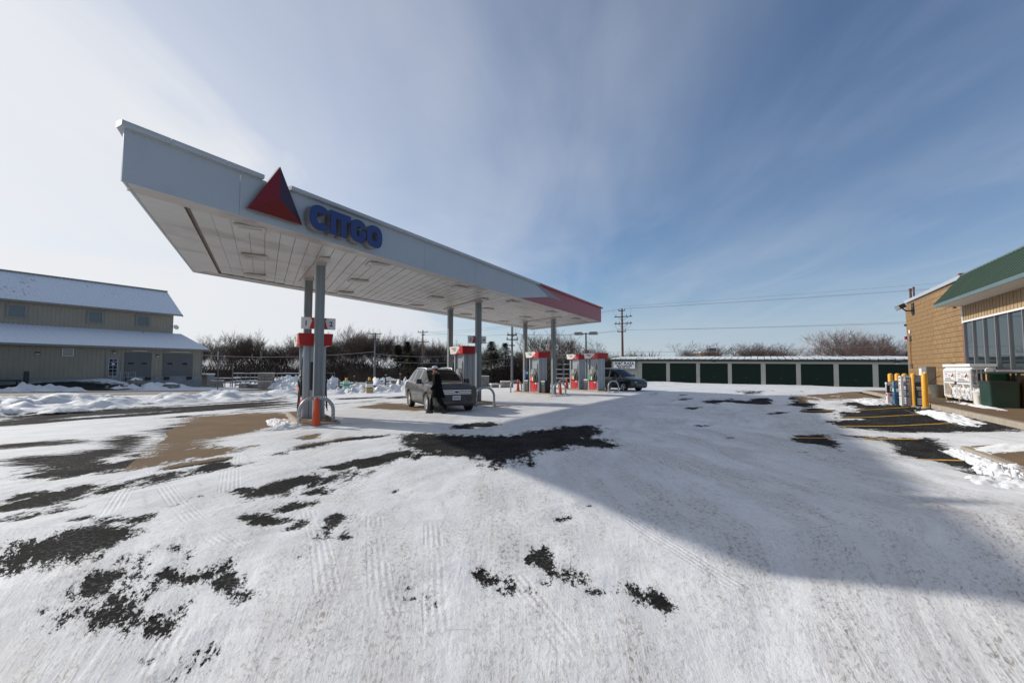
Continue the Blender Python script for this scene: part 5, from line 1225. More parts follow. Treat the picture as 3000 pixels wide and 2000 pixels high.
# ------------------------------------------------------------------ vehicles
def make_car(name, tab, axles, wheel_r, glass, roofg, paint, clad, arch=.41, doors=(), cladz=.42):
    e = empty(name, (0, 0, 0))
    ys_ = [r[0] for r in tab][::-1]
    def col_(i): return [r[i] for r in tab][::-1]
    cols = [col_(i) for i in range(1, 6)]
    Y0, Y1 = ys_[0], ys_[-1]
    ys = sorted(set([round(v, 3) for v in np.linspace(Y0, Y1, 66)] + [round(v, 3) for v in ys_] + [round(v, 3) for g_ in glass for v in g_] + [round(v, 3) for v in roofg]))
    def sec(y):
        zb, w, zbelt, zr, wr = [float(np.interp(y, ys_, c)) for c in cols]
        z0 = zb
        for a in axles:
            if abs(y - a) < arch: z0 = max(z0, wheel_r + math.sqrt(arch * arch - (y - a) ** 2))
        h = zbelt - zb
        zm = max(zb + .48 * h, z0 + .03)
        return [(0.0, zb + .03), (w - .10, max(zb + .0, z0)), (w - .035, max(zb + .08, z0 + .006)), (w, zm), (w - .012, max(zb + .75 * h, zm + .02)), (w - .045, zbelt - .045), (w - .10, zbelt), (wr, zr - .075), (wr - .05, zr - .03), (wr - .16, zr), (0.0, zr + .022)]
    S = [sec(y) for y in ys]; n = len(S[0])
    body, cl, gl = MB(), MB(), {}
    def put(mb, quad): mb.add(quad, [(0, 1, 2, 3)])
    for i in range(len(ys) - 1):
        ym = (ys[i] + ys[i + 1]) / 2
        for k in range(n - 1):
            for sg in (1, -1):
                q = [(sg * S[i][k][0], ys[i], S[i][k][1]), (sg * S[i + 1][k][0], ys[i + 1], S[i + 1][k][1]), (sg * S[i + 1][k + 1][0], ys[i + 1], S[i + 1][k + 1][1]), (sg * S[i][k + 1][0], ys[i], S[i][k + 1][1])]
                if sg < 0: q = q[::-1]
                key = None
                if k == 6:
                    for gi, (a, b) in enumerate(glass):
                        if a < ym < b: key = ('side', gi, sg)
                if k in (8, 9):
                    if roofg[2] < ym < roofg[3]: key = ('windshield',)
                    if roofg[0] < ym < roofg[1]: key = ('rear',)
                if key: put(gl.setdefault(key, MB()), q)
                elif k <= 2 and max(p[2] for p in q) < cladz + (.30 if any(abs(ym - a) < arch + .06 for a in axles) else 0): put(cl, q)
                else: put(body, q)
    for end, i in ((0, 0), (1, len(ys) - 1)):
        lo = [(s * p[0], ys[i], p[1]) for s, seq in ((1, S[i]), (-1, S[i][::-1])) for p in seq]
        lo = lo if end else lo[::-1]
        body.add(lo, [tuple(range(len(lo)))])
    def weld(mb, nm, mt, par):
        me = mb.mesh(nm); bm_ = bmesh.new(); bm_.from_mesh(me); bmesh.ops.remove_doubles(bm_, verts=bm_.verts, dist=.002); bmesh.ops.recalc_face_normals(bm_, faces=bm_.faces)
        bm_.to_mesh(me); bm_.free(); return link(nm, me, mt, par, True)
    bo = weld(body, 'body', paint, e); weld(cl, 'lower_cladding', clad, e)
    for key, mb in gl.items(): weld(mb, {'side': 'side_window', 'windshield': 'windshield', 'rear': 'rear_window'}[key[0]], 'car_glass', e)
    wmax = max(c for c in cols[1])
    for yd, z0_, z1_ in doors:                                     # door shut lines
        sc = sec(yd)
        for sg in (1, -1):
            pts = [p for p in sc[2:7]]
            mb = MB()
            for x, z in pts: mb.v += [(sg * (x + .002), yd - .006, z), (sg * (x + .002), yd + .006, z)]
            mb.f = [(2 * i, 2 * i + 1, 2 * i + 3, 2 * i + 2) for i in range(len(pts) - 1)]
            mb.build('shut_line', 'dark_gap', bo)
    for a in axles:
        for sg in (1, -1):
            c = (sg * (wmax - .13), a, wheel_r)
            mm = Matrix.Translation(c) @ Matrix.Rotation(R(90) * sg, 4, 'Y')
            r = wheel_r
            wv = MB().lathe([(r * .68, -.11), (r * .93, -.115), (r, -.08), (r, .08), (r * .93, .115), (r * .70, .11)], 28, cap0=True, cap1=False).build('wheel', 'tyre', e, m=mm, smooth_=True)
            MB().lathe([(r * .70, .108), (r * .70, .06), (r * .64, .045), (r * .60, .04)], 28, cap0=False, cap1=False).build('rim', 'rim', wv, m=mm, smooth_=True)
            MB().lathe([(r * .61, .02), (.0, .02)], 20, cap0=False, cap1=False).build('brake_disc', 'pump_dark', wv, m=mm)
            for k in range(5):
                for dd in (-.13, .13):
                    ang = 2 * PI * k / 5 + dd
                    MB().box(.05, r * .66, -.016, .016, .045, .075).build('spoke', 'rim', wv, m=mm @ Matrix.Rotation(ang, 4, 'Z'))
            MB().lathe([(.06, .04), (.06, .085), (.045, .095)], 12).build('hub', 'rim', wv, m=mm)
            MB().box(-.2, .11, a - arch + .02, a + arch - .02, wheel_r * .75, wheel_r + arch - .01).build('arch_liner', 'dark_gap', e, m=Matrix.Translation((sg * (wmax - .26), 0, 0)) @ Matrix.Diagonal((sg, 1, 1, 1)))
    return e, sec, bo
suv, sec, bo = make_car('suv', [(2.36, .36, .76, .93, .97, .58), (2.32, .27, .86, 1.01, 1.06, .66), (2.20, .24, .915, 1.04, 1.11, .70), (1.95, .22, .94, 1.06, 1.135, .73), (1.5, .22, .955, 1.075, 1.16, .75), (1.02, .24, .96, 1.09, 1.19, .76),
    (.62, .24, .96, 1.10, 1.45, .715), (.26, .24, .96, 1.105, 1.645, .65), (-.1, .24, .96, 1.11, 1.70, .645), (-.9, .24, .96, 1.125, 1.715, .64), (-1.6, .25, .955, 1.15, 1.69, .625), (-1.92, .28, .95, 1.16, 1.63, .60), (-2.22, .34, .93, 1.12, 1.24, .66), (-2.31, .38, .90, 1.05, 1.10, .66), (-2.36, .42, .82, .95, 1.0, .6)],
    (1.43, -1.39), .36, [(.02, .80), (-.92, -.10), (-1.62, -1.02)], (-2.20, -1.95, .28, 1.0), 'suv_paint', 'suv_clad', .42, [(.92, 0, 0), (-.04, 0, 0), (-.97, 0, 0)])
tag(suv, 'muddy grey suv parked at the second pump, front towards the camera', 'car')
suv.location = (-3.17, 19.85, 0.01); suv.rotation_euler = (0, 0, R(206))
gr = MB().box(-.60, .60, 2.27, 2.365, .70, .93).build('grille', 'pump_dark', suv)
for z in (.735, .80, .865): MB().box(-.60, .60, 2.345, 2.385, z - .021, z + .021).build('grille_bar', 'chrome', gr, bevel=.006)
em = MB().lathe([(.0, .012), (.075, .010), (.085, 0)], 20, cap0=False).build('badge', 'chrome', gr, m=Matrix.Translation((0, 2.388, .80)) @ Matrix.Rotation(R(-90), 4, 'X') @ Matrix.Diagonal((1.3, .62, 1, 1)))
MB().lathe([(.0, .004), (.066, .002)], 20, cap0=False, cap1=False).build('badge_field', 'logo_blue', em, m=Matrix.Translation((0, 2.401, .80)) @ Matrix.Rotation(R(-90), 4, 'X') @ Matrix.Diagonal((1.3, .62, 1, 1)))
for sg in (1, -1):
    hl = MB().prism([(sg * .61, .72), (sg * .80, .74), (sg * .865, .93), (sg * .64, .91)], 2.13, 2.325, 'y', taper=[(sg * .61, .72), (sg * .74, .74), (sg * .78, .92), (sg * .63, .91)]).build('headlight', 'lamp_lens', suv, fix=True, smooth_=False)
    MB().lathe([(.05, 0), (.045, .02)], 12).build('bulb', 'chrome', hl, m=Matrix.Translation((sg * .70, 2.325, .82)) @ Matrix.Rotation(R(-90), 4, 'X'))
    fg = MB().prism([(sg * .56, .36), (sg * .74, .38), (sg * .72, .50), (sg * .58, .48)], 2.20, 2.315, 'y').build('fog_lamp', 'lamp_lens', suv, fix=True)
    MB().prism([(-.11, -.10), (.12, -.08), (.12, .10), (-.09, .11)], -.07, .09, 'y').build('mirror', 'suv_clad', suv, m=Matrix.Translation((sg * 1.03, .70, 1.17)), fix=True, bevel=.03)
    MB().box(-.04, .14, -.03, .03, -.02, .03).build('mirror_arm', 'suv_clad', suv, m=Matrix.Translation((sg * .92, .70, 1.10)))
    MB().tube([(sg * .56, .15, 1.655), (sg * .565, .05, 1.715), (sg * .56, -.8, 1.735), (sg * .55, -1.45, 1.72), (sg * .545, -1.6, 1.66)], .018, 6).build('roof_rail', 'galv', suv, smooth_=True)
    for yy in (.12, -.80): MB().bx(sg * .955, yy - .05, .93, .03, .17, .035).build('door_handle', 'suv_paint', suv, bevel=.01)
    MB().prism([(sg * .58, .90), (sg * .80, .92), (sg * .76, 1.10), (sg * .62, 1.08)], -2.36, -2.27, 'y').build('tail_light', 'red_paint', suv, fix=True)
pl = MB().box(-.16, .16, 2.375, 2.39, .50, .66).build('number_plate', 'plate', suv)
for k in range(6): MB().box(-.125 + .042 * k, -.095 + .042 * k, 2.3905, 2.393, .545, .62).build('plate_figure', 'grey_print', pl)
MB().box(-.66, .66, 2.30, 2.362, .40, .68).build('bumper', 'suv_clad', suv, bevel=.03)
MB().box(-.52, .52, 2.25, 2.34, .27, .39).build('air_intake', 'pump_dark', suv)
for yy, ang in ((1.02, 0),):
    for xx in (-.35, .25): MB().tube([(xx, yy - .02, 1.175), (xx + .42, yy - .12, 1.225)], .010, 5).build('wiper', 'pump_dark', suv)

van, sec, bo = make_car('minivan', [(2.42, .36, .62, .70, .74, .45), (2.36, .28, .80, .80, .84, .56), (2.15, .24, .92, .88, .92, .66), (1.75, .22, .975, .95, .99, .74), (1.35, .22, .985, 1.00, 1.07, .78),
    (.95, .22, .99, 1.03, 1.32, .74), (.42, .22, .99, 1.05, 1.64, .68), (.1, .22, .99, 1.06, 1.71, .68), (-1.0, .22, .99, 1.08, 1.745, .68), (-1.9, .24, .985, 1.09, 1.72, .66), (-2.2, .28, .97, 1.08, 1.62, .64), (-2.36, .34, .95, 1.02, 1.20, .70), (-2.42, .40, .90, .96, 1.0, .66)],
    (1.48, -1.52), .33, [(.12, 1.0), (-.95, .02), (-1.95, -1.05)], (-2.36, -2.18, .44, 1.35), 'van_paint', 'van_clad', .39, [(1.10, 0, 0), (.07, 0, 0), (-1.0, 0, 0)], .36)
tag(van, 'dark green minivan on the far side of the last pumps', 'car')
van.location = (8.19, 36.35, .01); van.rotation_euler = (0, 0, R(218))
for sg in (1, -1):
    MB().prism([(sg * .44, .62), (sg * .80, .66), (sg * .86, .80), (sg * .48, .74)], 2.10, 2.405, 'y', taper=[(sg * .44, .63), (sg * .66, .66), (sg * .70, .75), (sg * .48, .73)]).build('headlight', 'lamp_lens', van, fix=True)
    MB().prism([(-.11, -.09), (.11, -.07), (.11, .09), (-.09, .10)], -.07, .08, 'y').build('mirror', 'van_clad', van, m=Matrix.Translation((sg * 1.09, .88, 1.14)), fix=True, bevel=.03)
    MB().box(-.04, .16, -.03, .03, -.02, .03).build('mirror_arm', 'van_clad', van, m=Matrix.Translation((sg * .97, .88, 1.07)))
    MB().bx(sg * .995, .02 + .2, .90, .025, .17, .035).build('door_handle', 'van_clad', van, bevel=.01)
    MB().prism([(sg * .70, .70), (sg * .86, .72), (sg * .86, 1.1), (sg * .72, 1.1)], -2.43, -2.35, 'y').build('tail_light', 'red_paint', van, fix=True)
    MB().tube([(sg * .64, .0, 1.71), (sg * .64, -.1, 1.755), (sg * .64, -1.7, 1.765), (sg * .63, -1.8, 1.72)], .016, 6).build('roof_rail', 'van_clad', van, smooth_=True)
gv = MB().box(-.40, .40, 2.36, 2.432, .58, .72).build('grille', 'pump_dark', van, bevel=.01)
for xx in (-.2, 0, .2): MB().box(xx - .012, xx + .012, 2.433, 2.442, .59, .71).build('grille_bar', 'van_clad', gv)
MB().box(-.70, .70, 2.30, 2.445, .38, .55).build('bumper', 'van_paint', van, bevel=.04)
MB().box(-.35, .35, 2.40, 2.449, .28, .37).build('air_intake', 'pump_dark', van)

# ------------------------------------------------------------------ walking person
pe_ = tag(empty('person', (-2.82, 17.45, .02), R(92)), 'person in long black coat and white cap walking past the suv', 'person')
def skin_obj(name, verts, edges, radii, mt, parent, root=0, sub=2):
    me = bpy.data.meshes.new(name); me.from_pydata(verts, edges, [])
    bm_ = bmesh.new(); bm_.from_mesh(me); bm_.verts.ensure_lookup_table(); ly = bm_.verts.layers.skin.verify()
    for i, r in enumerate(radii):
        bm_.verts[i][ly].radius = r if isinstance(r, tuple) else (r, r); bm_.verts[i][ly].use_root = (i == root)
    bm_.to_mesh(me); bm_.free()
    o = link(name, me, mt, parent)
    md = o.modifiers.new('skin', 'SKIN'); md.use_smooth_shade = True
    sb_ = o.modifiers.new('subdivision', 'SUBSURF'); sb_.levels = sub; sb_.render_levels = sub
    return o
V = [(0, 0, .95), (0, .02, 1.15), (0, .045, 1.38), (0, .075, 1.50), (0, .10, 1.575), (0, .115, 1.66), (0, .105, 1.735)]
Rr = [(.15, .11), (.145, .10), (.17, .105), .055, (.068, .078), (.078, .096), (.060, .075)]
E_ = [(0, 1), (1, 2), (2, 3), (3, 4), (4, 5), (5, 6)]
def chain(start, pts, rad):
    p = start
    for q, r in zip(pts, rad): V.append(q); Rr.append(r); E_.append((p, len(V) - 1)); p = len(V) - 1
    return p
chain(0, [(.10, 0, .88), (.105, .20, .52), (.105, .235, .14)], [.085, .058, .035])
chain(0, [(-.10, 0, .88), (-.105, -.07, .50), (-.11, -.34, .21)], [.085, .058, .035])
for sg, pts in ((1, [(.20, .04, 1.40), (.255, -.06, 1.14), (.245, .06, .93)]), (-1, [(-.20, .04, 1.40), (-.255, .02, 1.13), (-.24, .17, .96)])):
    w_ = chain(2, pts, [.062, .046, .030])
    wx, wy, wz = pts[-1]; palm = chain(w_, [(wx, wy + .045, wz - .065)], [(.036, .020)])
    for k, (oy, ln) in enumerate(((.030, .070), (.014, .080), (-.004, .078), (-.020, .062))):
        chain(palm, [(wx - sg * .006, wy + .055 + oy, wz - .10), (wx - sg * .022, wy + .058 + oy, wz - .10 - ln * .6)], [.0095, .0085])
    chain(palm, [(wx - sg * .02, wy + .095, wz - .075), (wx - sg * .03, wy + .105, wz - .11)], [.010, .009])
skin_obj('body', V, E_, Rr, 'skin', pe_)
def ell_loft(secs, n=20, cap=True):
    mb = MB()
    for cx_, cy_, z, rx, ry in secs:
        for k in range(n):
            a = 2 * PI * k / n; mb.v.append((cx_ + rx * math.cos(a), cy_ + ry * math.sin(a), z + .012 * math.sin(3 * a) * (1 if z < 1 else .2)))
    N = len(secs)
    mb.f = [(i * n + k, i * n + (k + 1) % n, (i + 1) * n + (k + 1) % n, (i + 1) * n + k) for i in range(N - 1) for k in range(n)]
    if cap: mb.f += [tuple((N - 1) * n + k for k in range(n))]
    return mb
coat = ell_loft([(0, -.02, .60, .255, .275), (0, -.01, .72, .25, .245), (0, .0, .92, .235, .19), (0, .02, 1.10, .215, .165), (0, .035, 1.28, .235, .165), (0, .045, 1.40, .235, .15), (0, .055, 1.46, .18, .12), (0, .065, 1.52, .095, .09)])
for sg, pts in ((1, [(.17, .04, 1.43), (.235, .03, 1.38), (.275, -.06, 1.14), (.262, .04, .96), (.248, .085, .87)]), (-1, [(-.17, .04, 1.43), (-.235, .03, 1.38), (-.272, .02, 1.13), (-.255, .13, .99), (-.243, .19, .90)])):
    coat.tube(pts, [.08, .092, .080, .066, .064], 12)
coat.build('coat', 'coat_black', pe_, smooth_=True, fix=True)
MB().tube([(.11 * math.cos(a), .065 + .10 * math.sin(a), 1.50 + .012 * math.cos(a)) for a in [R(20 * k) for k in range(19)]], .045, 8, caps=False).build('fur_collar', 'fur', pe_, smooth_=True)
tro = MB()
tro.tube([(.10, .02, .85), (.105, .12, .68), (.105, .21, .50), (.105, .225, .30), (.105, .24, .12)], [.105, .098, .086, .076, .082], 12)
tro.tube([(-.10, -.01, .85), (-.105, -.05, .68), (-.105, -.08, .50), (-.108, -.22, .33), (-.11, -.355, .19)], [.105, .098, .086, .076, .080], 12)
tro.build('trousers', 'trouser', pe_, smooth_=True)
for nm, yy, zz_, ang, xx in (('boot', .25, .0, 0, .105), ('boot', -.33, .03, R(-32), -.11)):
    MB().add(*(lambda a: (a.v, a.f))(ell_loft([(0, .06, 0, .05, .15), (0, .06, .03, .052, .15), (0, .045, .07, .048, .125), (0, 0, .11, .05, .065), (0, -.01, .17, .05, .055)], 14))).build(nm, 'black_rubber', pe_, m=Matrix.Translation((xx, yy, zz_)) @ Matrix.Rotation(ang, 4, 'X'), smooth_=True)
hc = Matrix.Translation((0, .108, 1.665))
MB().lathe([(.098, 0.035), (.102, .06), (.092, .105), (.06, .138), (.0, .148)], 18, cap0=True, cap1=False).build('cap', 'cap_white', pe_, m=hc @ Matrix.Diagonal((.86, 1.08, .9, 1)), smooth_=True)
MB().prism([(-.07, .085), (.07, .085), (.06, .17), (.03, .195), (-.03, .195), (-.06, .17)], .038, .048).build('cap_visor', 'cap_white', pe_, m=hc, fix=True)
MB().lathe([(.07, -.055), (.092, -.03), (.099, .0), (.098, .036)], 16, cap0=False, cap1=False).build('hair', 'hair', pe_, m=hc @ Matrix.Translation((0, -.022, 0)) @ Matrix.Diagonal((.86, .98, 1, 1)), smooth_=True)
MB().add([(-.014, .095, -.02), (.014, .095, -.02), (0, .122, -.018), (0, .098, .018)], [(0, 1, 2), (0, 2, 3), (1, 3, 2)]).build('nose', 'skin', pe_, m=hc)
MB().box(-.024, .024, .088, .0985, -.052, -.045).build('mouth', 'red_paint', pe_, m=hc)
for sg in (1, -1):
    MB().lathe([(.011, 0), (.006, .006)], 8).build('eye', 'dark_gap', pe_, m=hc @ Matrix.Translation((sg * .03, .090, .012)) @ Matrix.Rotation(R(-90), 4, 'X'))
    MB().lathe([(.026, 0), (.02, .012)], 10).build('ear', 'skin', pe_, m=hc @ Matrix.Translation((sg * .074, 0, -.005)) @ Matrix.Rotation(R(90) * sg, 4, 'Y'))

# ------------------------------------------------------------------ things along the shop
def sp(s, t, z=None):
    x, y = st2w(s, t); return (x, y, TZ(x, y) if z is None else z)
def pipe_post(loc, label, h=1.17, extra=None):
    e = tag(empty('bollard', loc, -AA), label, 'bollard', 'yellow bollards before the shop')
    MB().lathe([(.085, -.1), (.085, h - .05), (.07, h - .02), (.04, h), (.0, h + .006)], 18, cap1=False).build('pipe', 'yellow', e, smooth_=True)
    MB().lathe([(.12, -.05), (.12, .02), (.09, .045)], 14, cap1=False).build('footing', 'kerb_concrete', e)
    return e
def sleeve(e, w, z0, z1, mt, prints):
    sl = MB().box(-w, w, -w, w, z0, z1).build('sleeve', mt, e, bevel=.004)
    for face in ('s', 't'):
        for (u0, u1, za, zb, pm) in prints:
            if face == 's': b = MB().box(-w - .006, -w - .001, -w + 2 * w * u0, -w + 2 * w * u1, za, zb)
            else: b = MB().box(-w + 2 * w * u0, -w + 2 * w * u1, -w - .006, -w - .001, za, zb)
            b.build('print', pm, sl)
    return sl
b1 = pipe_post(sp(4.52, 23.0), 'yellow bollard in a black and pink printed sleeve, farthest of the row')
sleeve(b1, .145, .02, .42, 'ad_pink', [(.2, .8, .30, .37, 'ad_red'), (.3, .75, .08, .25, 'ad_white')]); sleeve(b1, .15, .425, .84, 'ad_dark', [(.05, .95, .77, .82, 'ad_white'), (.05, .95, .72, .755, 'ad_white'), (.3, .72, .47, .69, 'ad_white'), (.4, .62, .49, .60, 'ad_red')])
b2 = pipe_post(sp(4.60, 22.35), 'yellow bollard in a blue printed sleeve, second farthest of the row')
sleeve(b2, .145, .02, .90, 'ad_blue', [(.15, .85, .70, .86, 'grey_print'), (.2, .5, .48, .60, 'off_white'), (.58, .8, .48, .60, 'off_white'), (.25, .8, .18, .34, 'logo_blue'), (.3, .75, .24, .28, 'off_white')])
b3 = pipe_post(sp(4.62, 21.45), 'yellow bollard in a white sleeve with red pictures, middle of the row')
sleeve(b3, .15, .02, 1.08, 'ad_white', [(.2, .8, .98, 1.03, 'grey_print'), (.25, .75, .86, .90, 'ad_red'), (.3, .65, .72, .77, 'ad_red'), (.35, .6, .64, .70, 'grey_print'), (.3, .65, .56, .61, 'ad_red'), (.3, .7, .50, .55, 'ad_teal'), (.3, .75, .40, .46, 'ad_pink'), (.3, .75, .33, .37, 'dark_print'), (.3, .75, .10, .28, 'ad_pink')])
b4 = pipe_post(sp(4.75, 20.95), 'yellow bollard between two dark blue printed panels')
for nm, (x0, x1, y0, y1), hdr in (('panel', (-.22, -.21, -.06, .26), 0), ('panel', (-.03, .27, -.24, -.23), 1)):
    p_ = MB().box(x0, x1, y0, y1, .04, 1.10).build('panel', 'ad_navy', b4)
    if hdr: pr = lambda u0, u1, a, b, m: MB().box(x0 + (x1 - x0) * u0, x0 + (x1 - x0) * u1, y0 - .006, y0 - .001, a, b).build('print', m, p_)
    else: pr = lambda u0, u1, a, b, m: MB().box(x0 - .006, x0 - .001, y0 + (y1 - y0) * u0, y0 + (y1 - y0) * u1, a, b).build('print', m, p_)
    pr(.02, .98, .86, 1.09, 'grey_print'); pr(.1, .9, 1.0, 1.05, 'ad_white'); pr(.15, .85, .92, .96, 'ad_white'); pr(.15, .85, .66, .70, 'off_white'); pr(.2, .8, .60, .63, 'off_white'); pr(.3, .75, .38, .55, 'grey_print')
    for k in range(4): pr(.2, .85, .10 + .06 * k, .13 + .06 * k, 'off_white')
pipe_post(sp(4.84, 20.1), 'bare yellow bollard at the near end of the row')
pa = tag(empty('zinc_pail', sp(6.40, 24.9, ZF), -AA), 'dented grey zinc tub against the tan block wall', 'tub')
MB().lathe([(.20, 0), (.21, .03), (.275, .50), (.29, .52), (.275, .53), (.255, .50), (.19, .04)], 20, cap1=True).build('tub', 'zinc', pa, smooth_=True)
MB().tube([(-.28, 0, .50), (-.20, .1, .60), (.0, .24, .78), (.22, .33, .92)], .012, 6).build('handle', 'bronze', pa)
dp = tag(empty('down_pipe', sp(6.82, 24.6, ZF), -AA), 'short brown stand pipe on the wall above the zinc tub', 'pipe')
MB().box(-.05, .05, -.05, .05, .55, 1.32).build('stem', 'brown_pipe', dp); MB().box(-.07, .07, -.07, .07, 1.24, 1.40).build('head', 'grey_box', dp); MB().box(-.04, .06, -.04, .04, 0, .55).build('lower_stem', 'brown_pipe', dp)
# propane cage
pc = tag(empty('propane_cage', sp(6.50, 22.0, ZF), -AA), 'white steel propane exchange cage with hazard placards on its doors', 'cage')
cw, cd = 1.27, .31
for y in (-cw, 0, cw): MB().box(-cd + .03, cd, y - .06, y + .06, 0, .11).build('skid', 'wood', pc)
MB().box(-cd, cd, -cw, cw, .115, .155).build('floor_plate', 'white_paint', pc)
MB().box(-cd, cd, -cw, cw, 1.14, 1.175).build('roof_plate', 'white_paint', pc)
MB().box(cd - .02, cd, -cw, cw, .155, 1.14).build('back_panel', 'white_paint', pc)
MB().box(-cd + .04, cd, -cw + .02, cw - .02, 1.176, 1.24).build('hood', 'white_paint', pc); MB().box(-cd - .03, cd + .02, -cw - .04, cw + .01, 1.242, 1.34).build('hood_sign', 'white_paint', pc)
MB().box(-cd, cd, -.012, .012, .62, .65).build('shelf', 'white_paint', pc); MB().box(-cd + .01, cd - .03, -cw, cw, .62, .645).build('shelf', 'white_paint', pc)
for y in (-cw, cw): 
    for x in (-cd, cd): MB().box(x - .02, x + .02, y - .02, y + .02, .155, 1.14).build('post', 'white_paint', pc)
for sg in (-1, 1):
    y0, y1 = sorted((sg * .02, sg * (cw - .03)))
    d_ = MB().box(-cd - .028, -cd - .005, y0, y0 + .045, .16, 1.14).box(-cd - .028, -cd - .005, y1 - .045, y1, .16, 1.14).box(-cd - .028, -cd - .005, y0 + .045, y1 - .045, .16, .21).box(-cd - .028, -cd - .005, y0 + .045, y1 - .045, 1.09, 1.14).box(-cd - .028, -cd - .005, y0 + .045, y1 - .045, .64, .70).build('cage_door', 'white_paint', pc)
    MB().box(-cd - .033, -cd - .029, y0 + .06, y1 - .06, .73, 1.08).build('placard', 'white_paint', d_)
    for k, (u0, u1, za, mt) in enumerate(((.08, .92, 1.03, 'grey_print'), (.1, .35, .97, 'dark_print'), (.4, .6, .93, 'ad_red'), (.4, .68, .88, 'grey_print'), (.1, .3, .90, 'grey_print'), (.12, .62, .82, 'grey_print'), (.12, .7, .78, 'grey_print'), (.12, .9, .75, 'grey_print'))):
        ya, yb = y1 - .06 - (y1 - y0 - .12) * u0, y1 - .06 - (y1 - y0 - .12) * u1
        MB().box(-cd - .036, -cd - .0335, yb, ya, za, za + .022).build('placard_line', mt, d_)
    yc, zc_ = y0 + .06 + (y1 - y0) * .14, .91
    for (dy_, dz_), mt in (((0, .055), 'ad_red'), ((.055, 0), 'logo_blue'), ((-.055, 0), 'line_yellow'), ((0, -.055), 'white_paint')):
        MB().prism([(yc + dy_ * 1.6 - .08, zc_ + dz_), (yc + dy_ * 1.6, zc_ + dz_ - .05), (yc + dy_ * 1.6 + .08, zc_ + dz_), (yc + dy_ * 1.6, zc_ + dz_ + .05)], -cd - .039, -cd - .0365, 'x').build('hazard_diamond', mt, d_, fix=True)
    MB().tube([(-cd - .02, y0 + .06, .20), (-cd - .02, y0 + (y1 - y0) * .55, .62)], .014, 6).build('brace', 'white_paint', d_)
    for k in range(9):
        yy = y0 + .05 + (y1 - y0 - .1) * k / 8; MB().tube([(-cd - .012, yy, .21), (-cd - .012, yy, .64)], .004, 4).build('mesh_wire', 'off_white', d_)
    for k in range(5): MB().tube([(-cd - .012, y0 + .05, .26 + .08 * k), (-cd - .012, y1 - .05, .26 + .08 * k)], .004, 4).build('mesh_wire', 'off_white', d_)
for sgn in (-1,):
    for k in range(6): MB().tube([(-cd + .1 * k + .05, sgn * cw, .16), (-cd + .1 * k + .05, sgn * cw, 1.13)], .005, 4).build('mesh_wire', 'off_white', pc)
MB().box(-cd - .06, -cd - .03, -.06, .06, .62, .72).build('padlock', 'bronze', pc)
def cylinder(loc, label, z=0.0, sc=1.0):
    e = tag(empty('propane_cylinder', loc), label, 'gas cylinder', 'propane cylinders'); e.scale = (sc,) * 3
    MB().lathe([(.10, 0), (.10, .03), (.145, .06), (.152, .12), (.152, .27), (.13, .33), (.08, .36)], 16).build('tank', 'white_paint', e, smooth_=True)
    MB().lathe([(.095, .34), (.095, .42), (.088, .42), (.088, .34)], 14, cap0=False, cap1=False).build('collar', 'white_paint', e)
    MB().lathe([(.03, .355), (.03, .40), (.02, .41)], 8).build('valve', 'bronze', e)
    MB().box(-.155, -.150, -.06, .06, .15, .25).build('label_print', 'ad_pink', e)
k = 0
for zi, zz_ in enumerate((.158, .648)):
    for j in range(6):
        x, y = st2w(6.48, 22.0 - 1.05 + .42 * j)
        cylinder((x, y, ZF + zz_), 'white propane cylinder standing %s in the cage' % ('on the lower floor' if zi == 0 else 'on the upper shelf'), sc=.98)
def pail(loc, label):
    e = tag(empty('plastic_pail', loc), label, 'bucket')
    MB().lathe([(.16, 0), (.165, .02), (.19, .40), (.20, .42)], 18).build('bucket', 'off_white', e, smooth_=True); MB().lathe([(.21, .41), (.21, .44), (.19, .455)], 18).build('lid', 'off_white', e)
pail(sp(6.30, 20.42, ZF), 'off white lidded plastic pail right of the propane cage')
vc = tag(empty('tyre_air_pump', sp(6.55, 20.05, ZF), -AA), 'green air pump cabinet with yellow label between pail and bin', 'air pump')
MB().box(-.22, .22, -.2, .2, .05, .62).build('lower_case', 'green_plastic', vc, bevel=.02); MB().box(-.20, .20, -.18, .18, .62, 1.05).build('upper_case', 'green_paint', vc, bevel=.02); MB().box(-.215, -.201, -.06, .02, .78, 1.0).build('label_print', 'yellow', vc)
MB().box(-.226, -.221, -.12, .02, .46, .50).build('print', 'off_white', vc)
MB().lathe([(.09, -.04), (.09, .04)], 16).build('hose_reel', 'off_white', vc, m=Matrix.Translation((-.10, .12, 1.12)) @ Matrix.Rotation(R(90), 4, 'X')); MB().tube([(0, .1, 1.0), (0, .1, 1.12)], .03, 8).build('reel_post', 'alu', vc)
MB().box(-.3, .3, -.55, .3, -.0, .05).build('red_base', 'red_paint', vc)
wb = tag(empty('waste_bin', sp(6.42, 19.45, ZF), -AA), 'large square green litter bin with open hooded top by the shop', 'bin')
MB().prism(rounded(.66, .70, .06), 0, .74, taper=rounded(.70, .74, .06)).build('tub', 'green_plastic', wb, fix=True)
MB().prism(rounded(.74, .78, .06), .74, .80).build('rim', 'bin_black', wb, fix=True)
MB().prism(rounded(.72, .76, .06), 1.03, 1.08, taper=rounded(.56, .60, .06)).build('hood', 'bin_black', wb, fix=True)
for a in (-1, 1):
    for b in (-1, 0, 1): MB().box(a * .33 - .03, a * .33 + .03, b * .34 - .03, b * .34 + .03, .80, 1.04).build('hood_post', 'bin_black', wb)
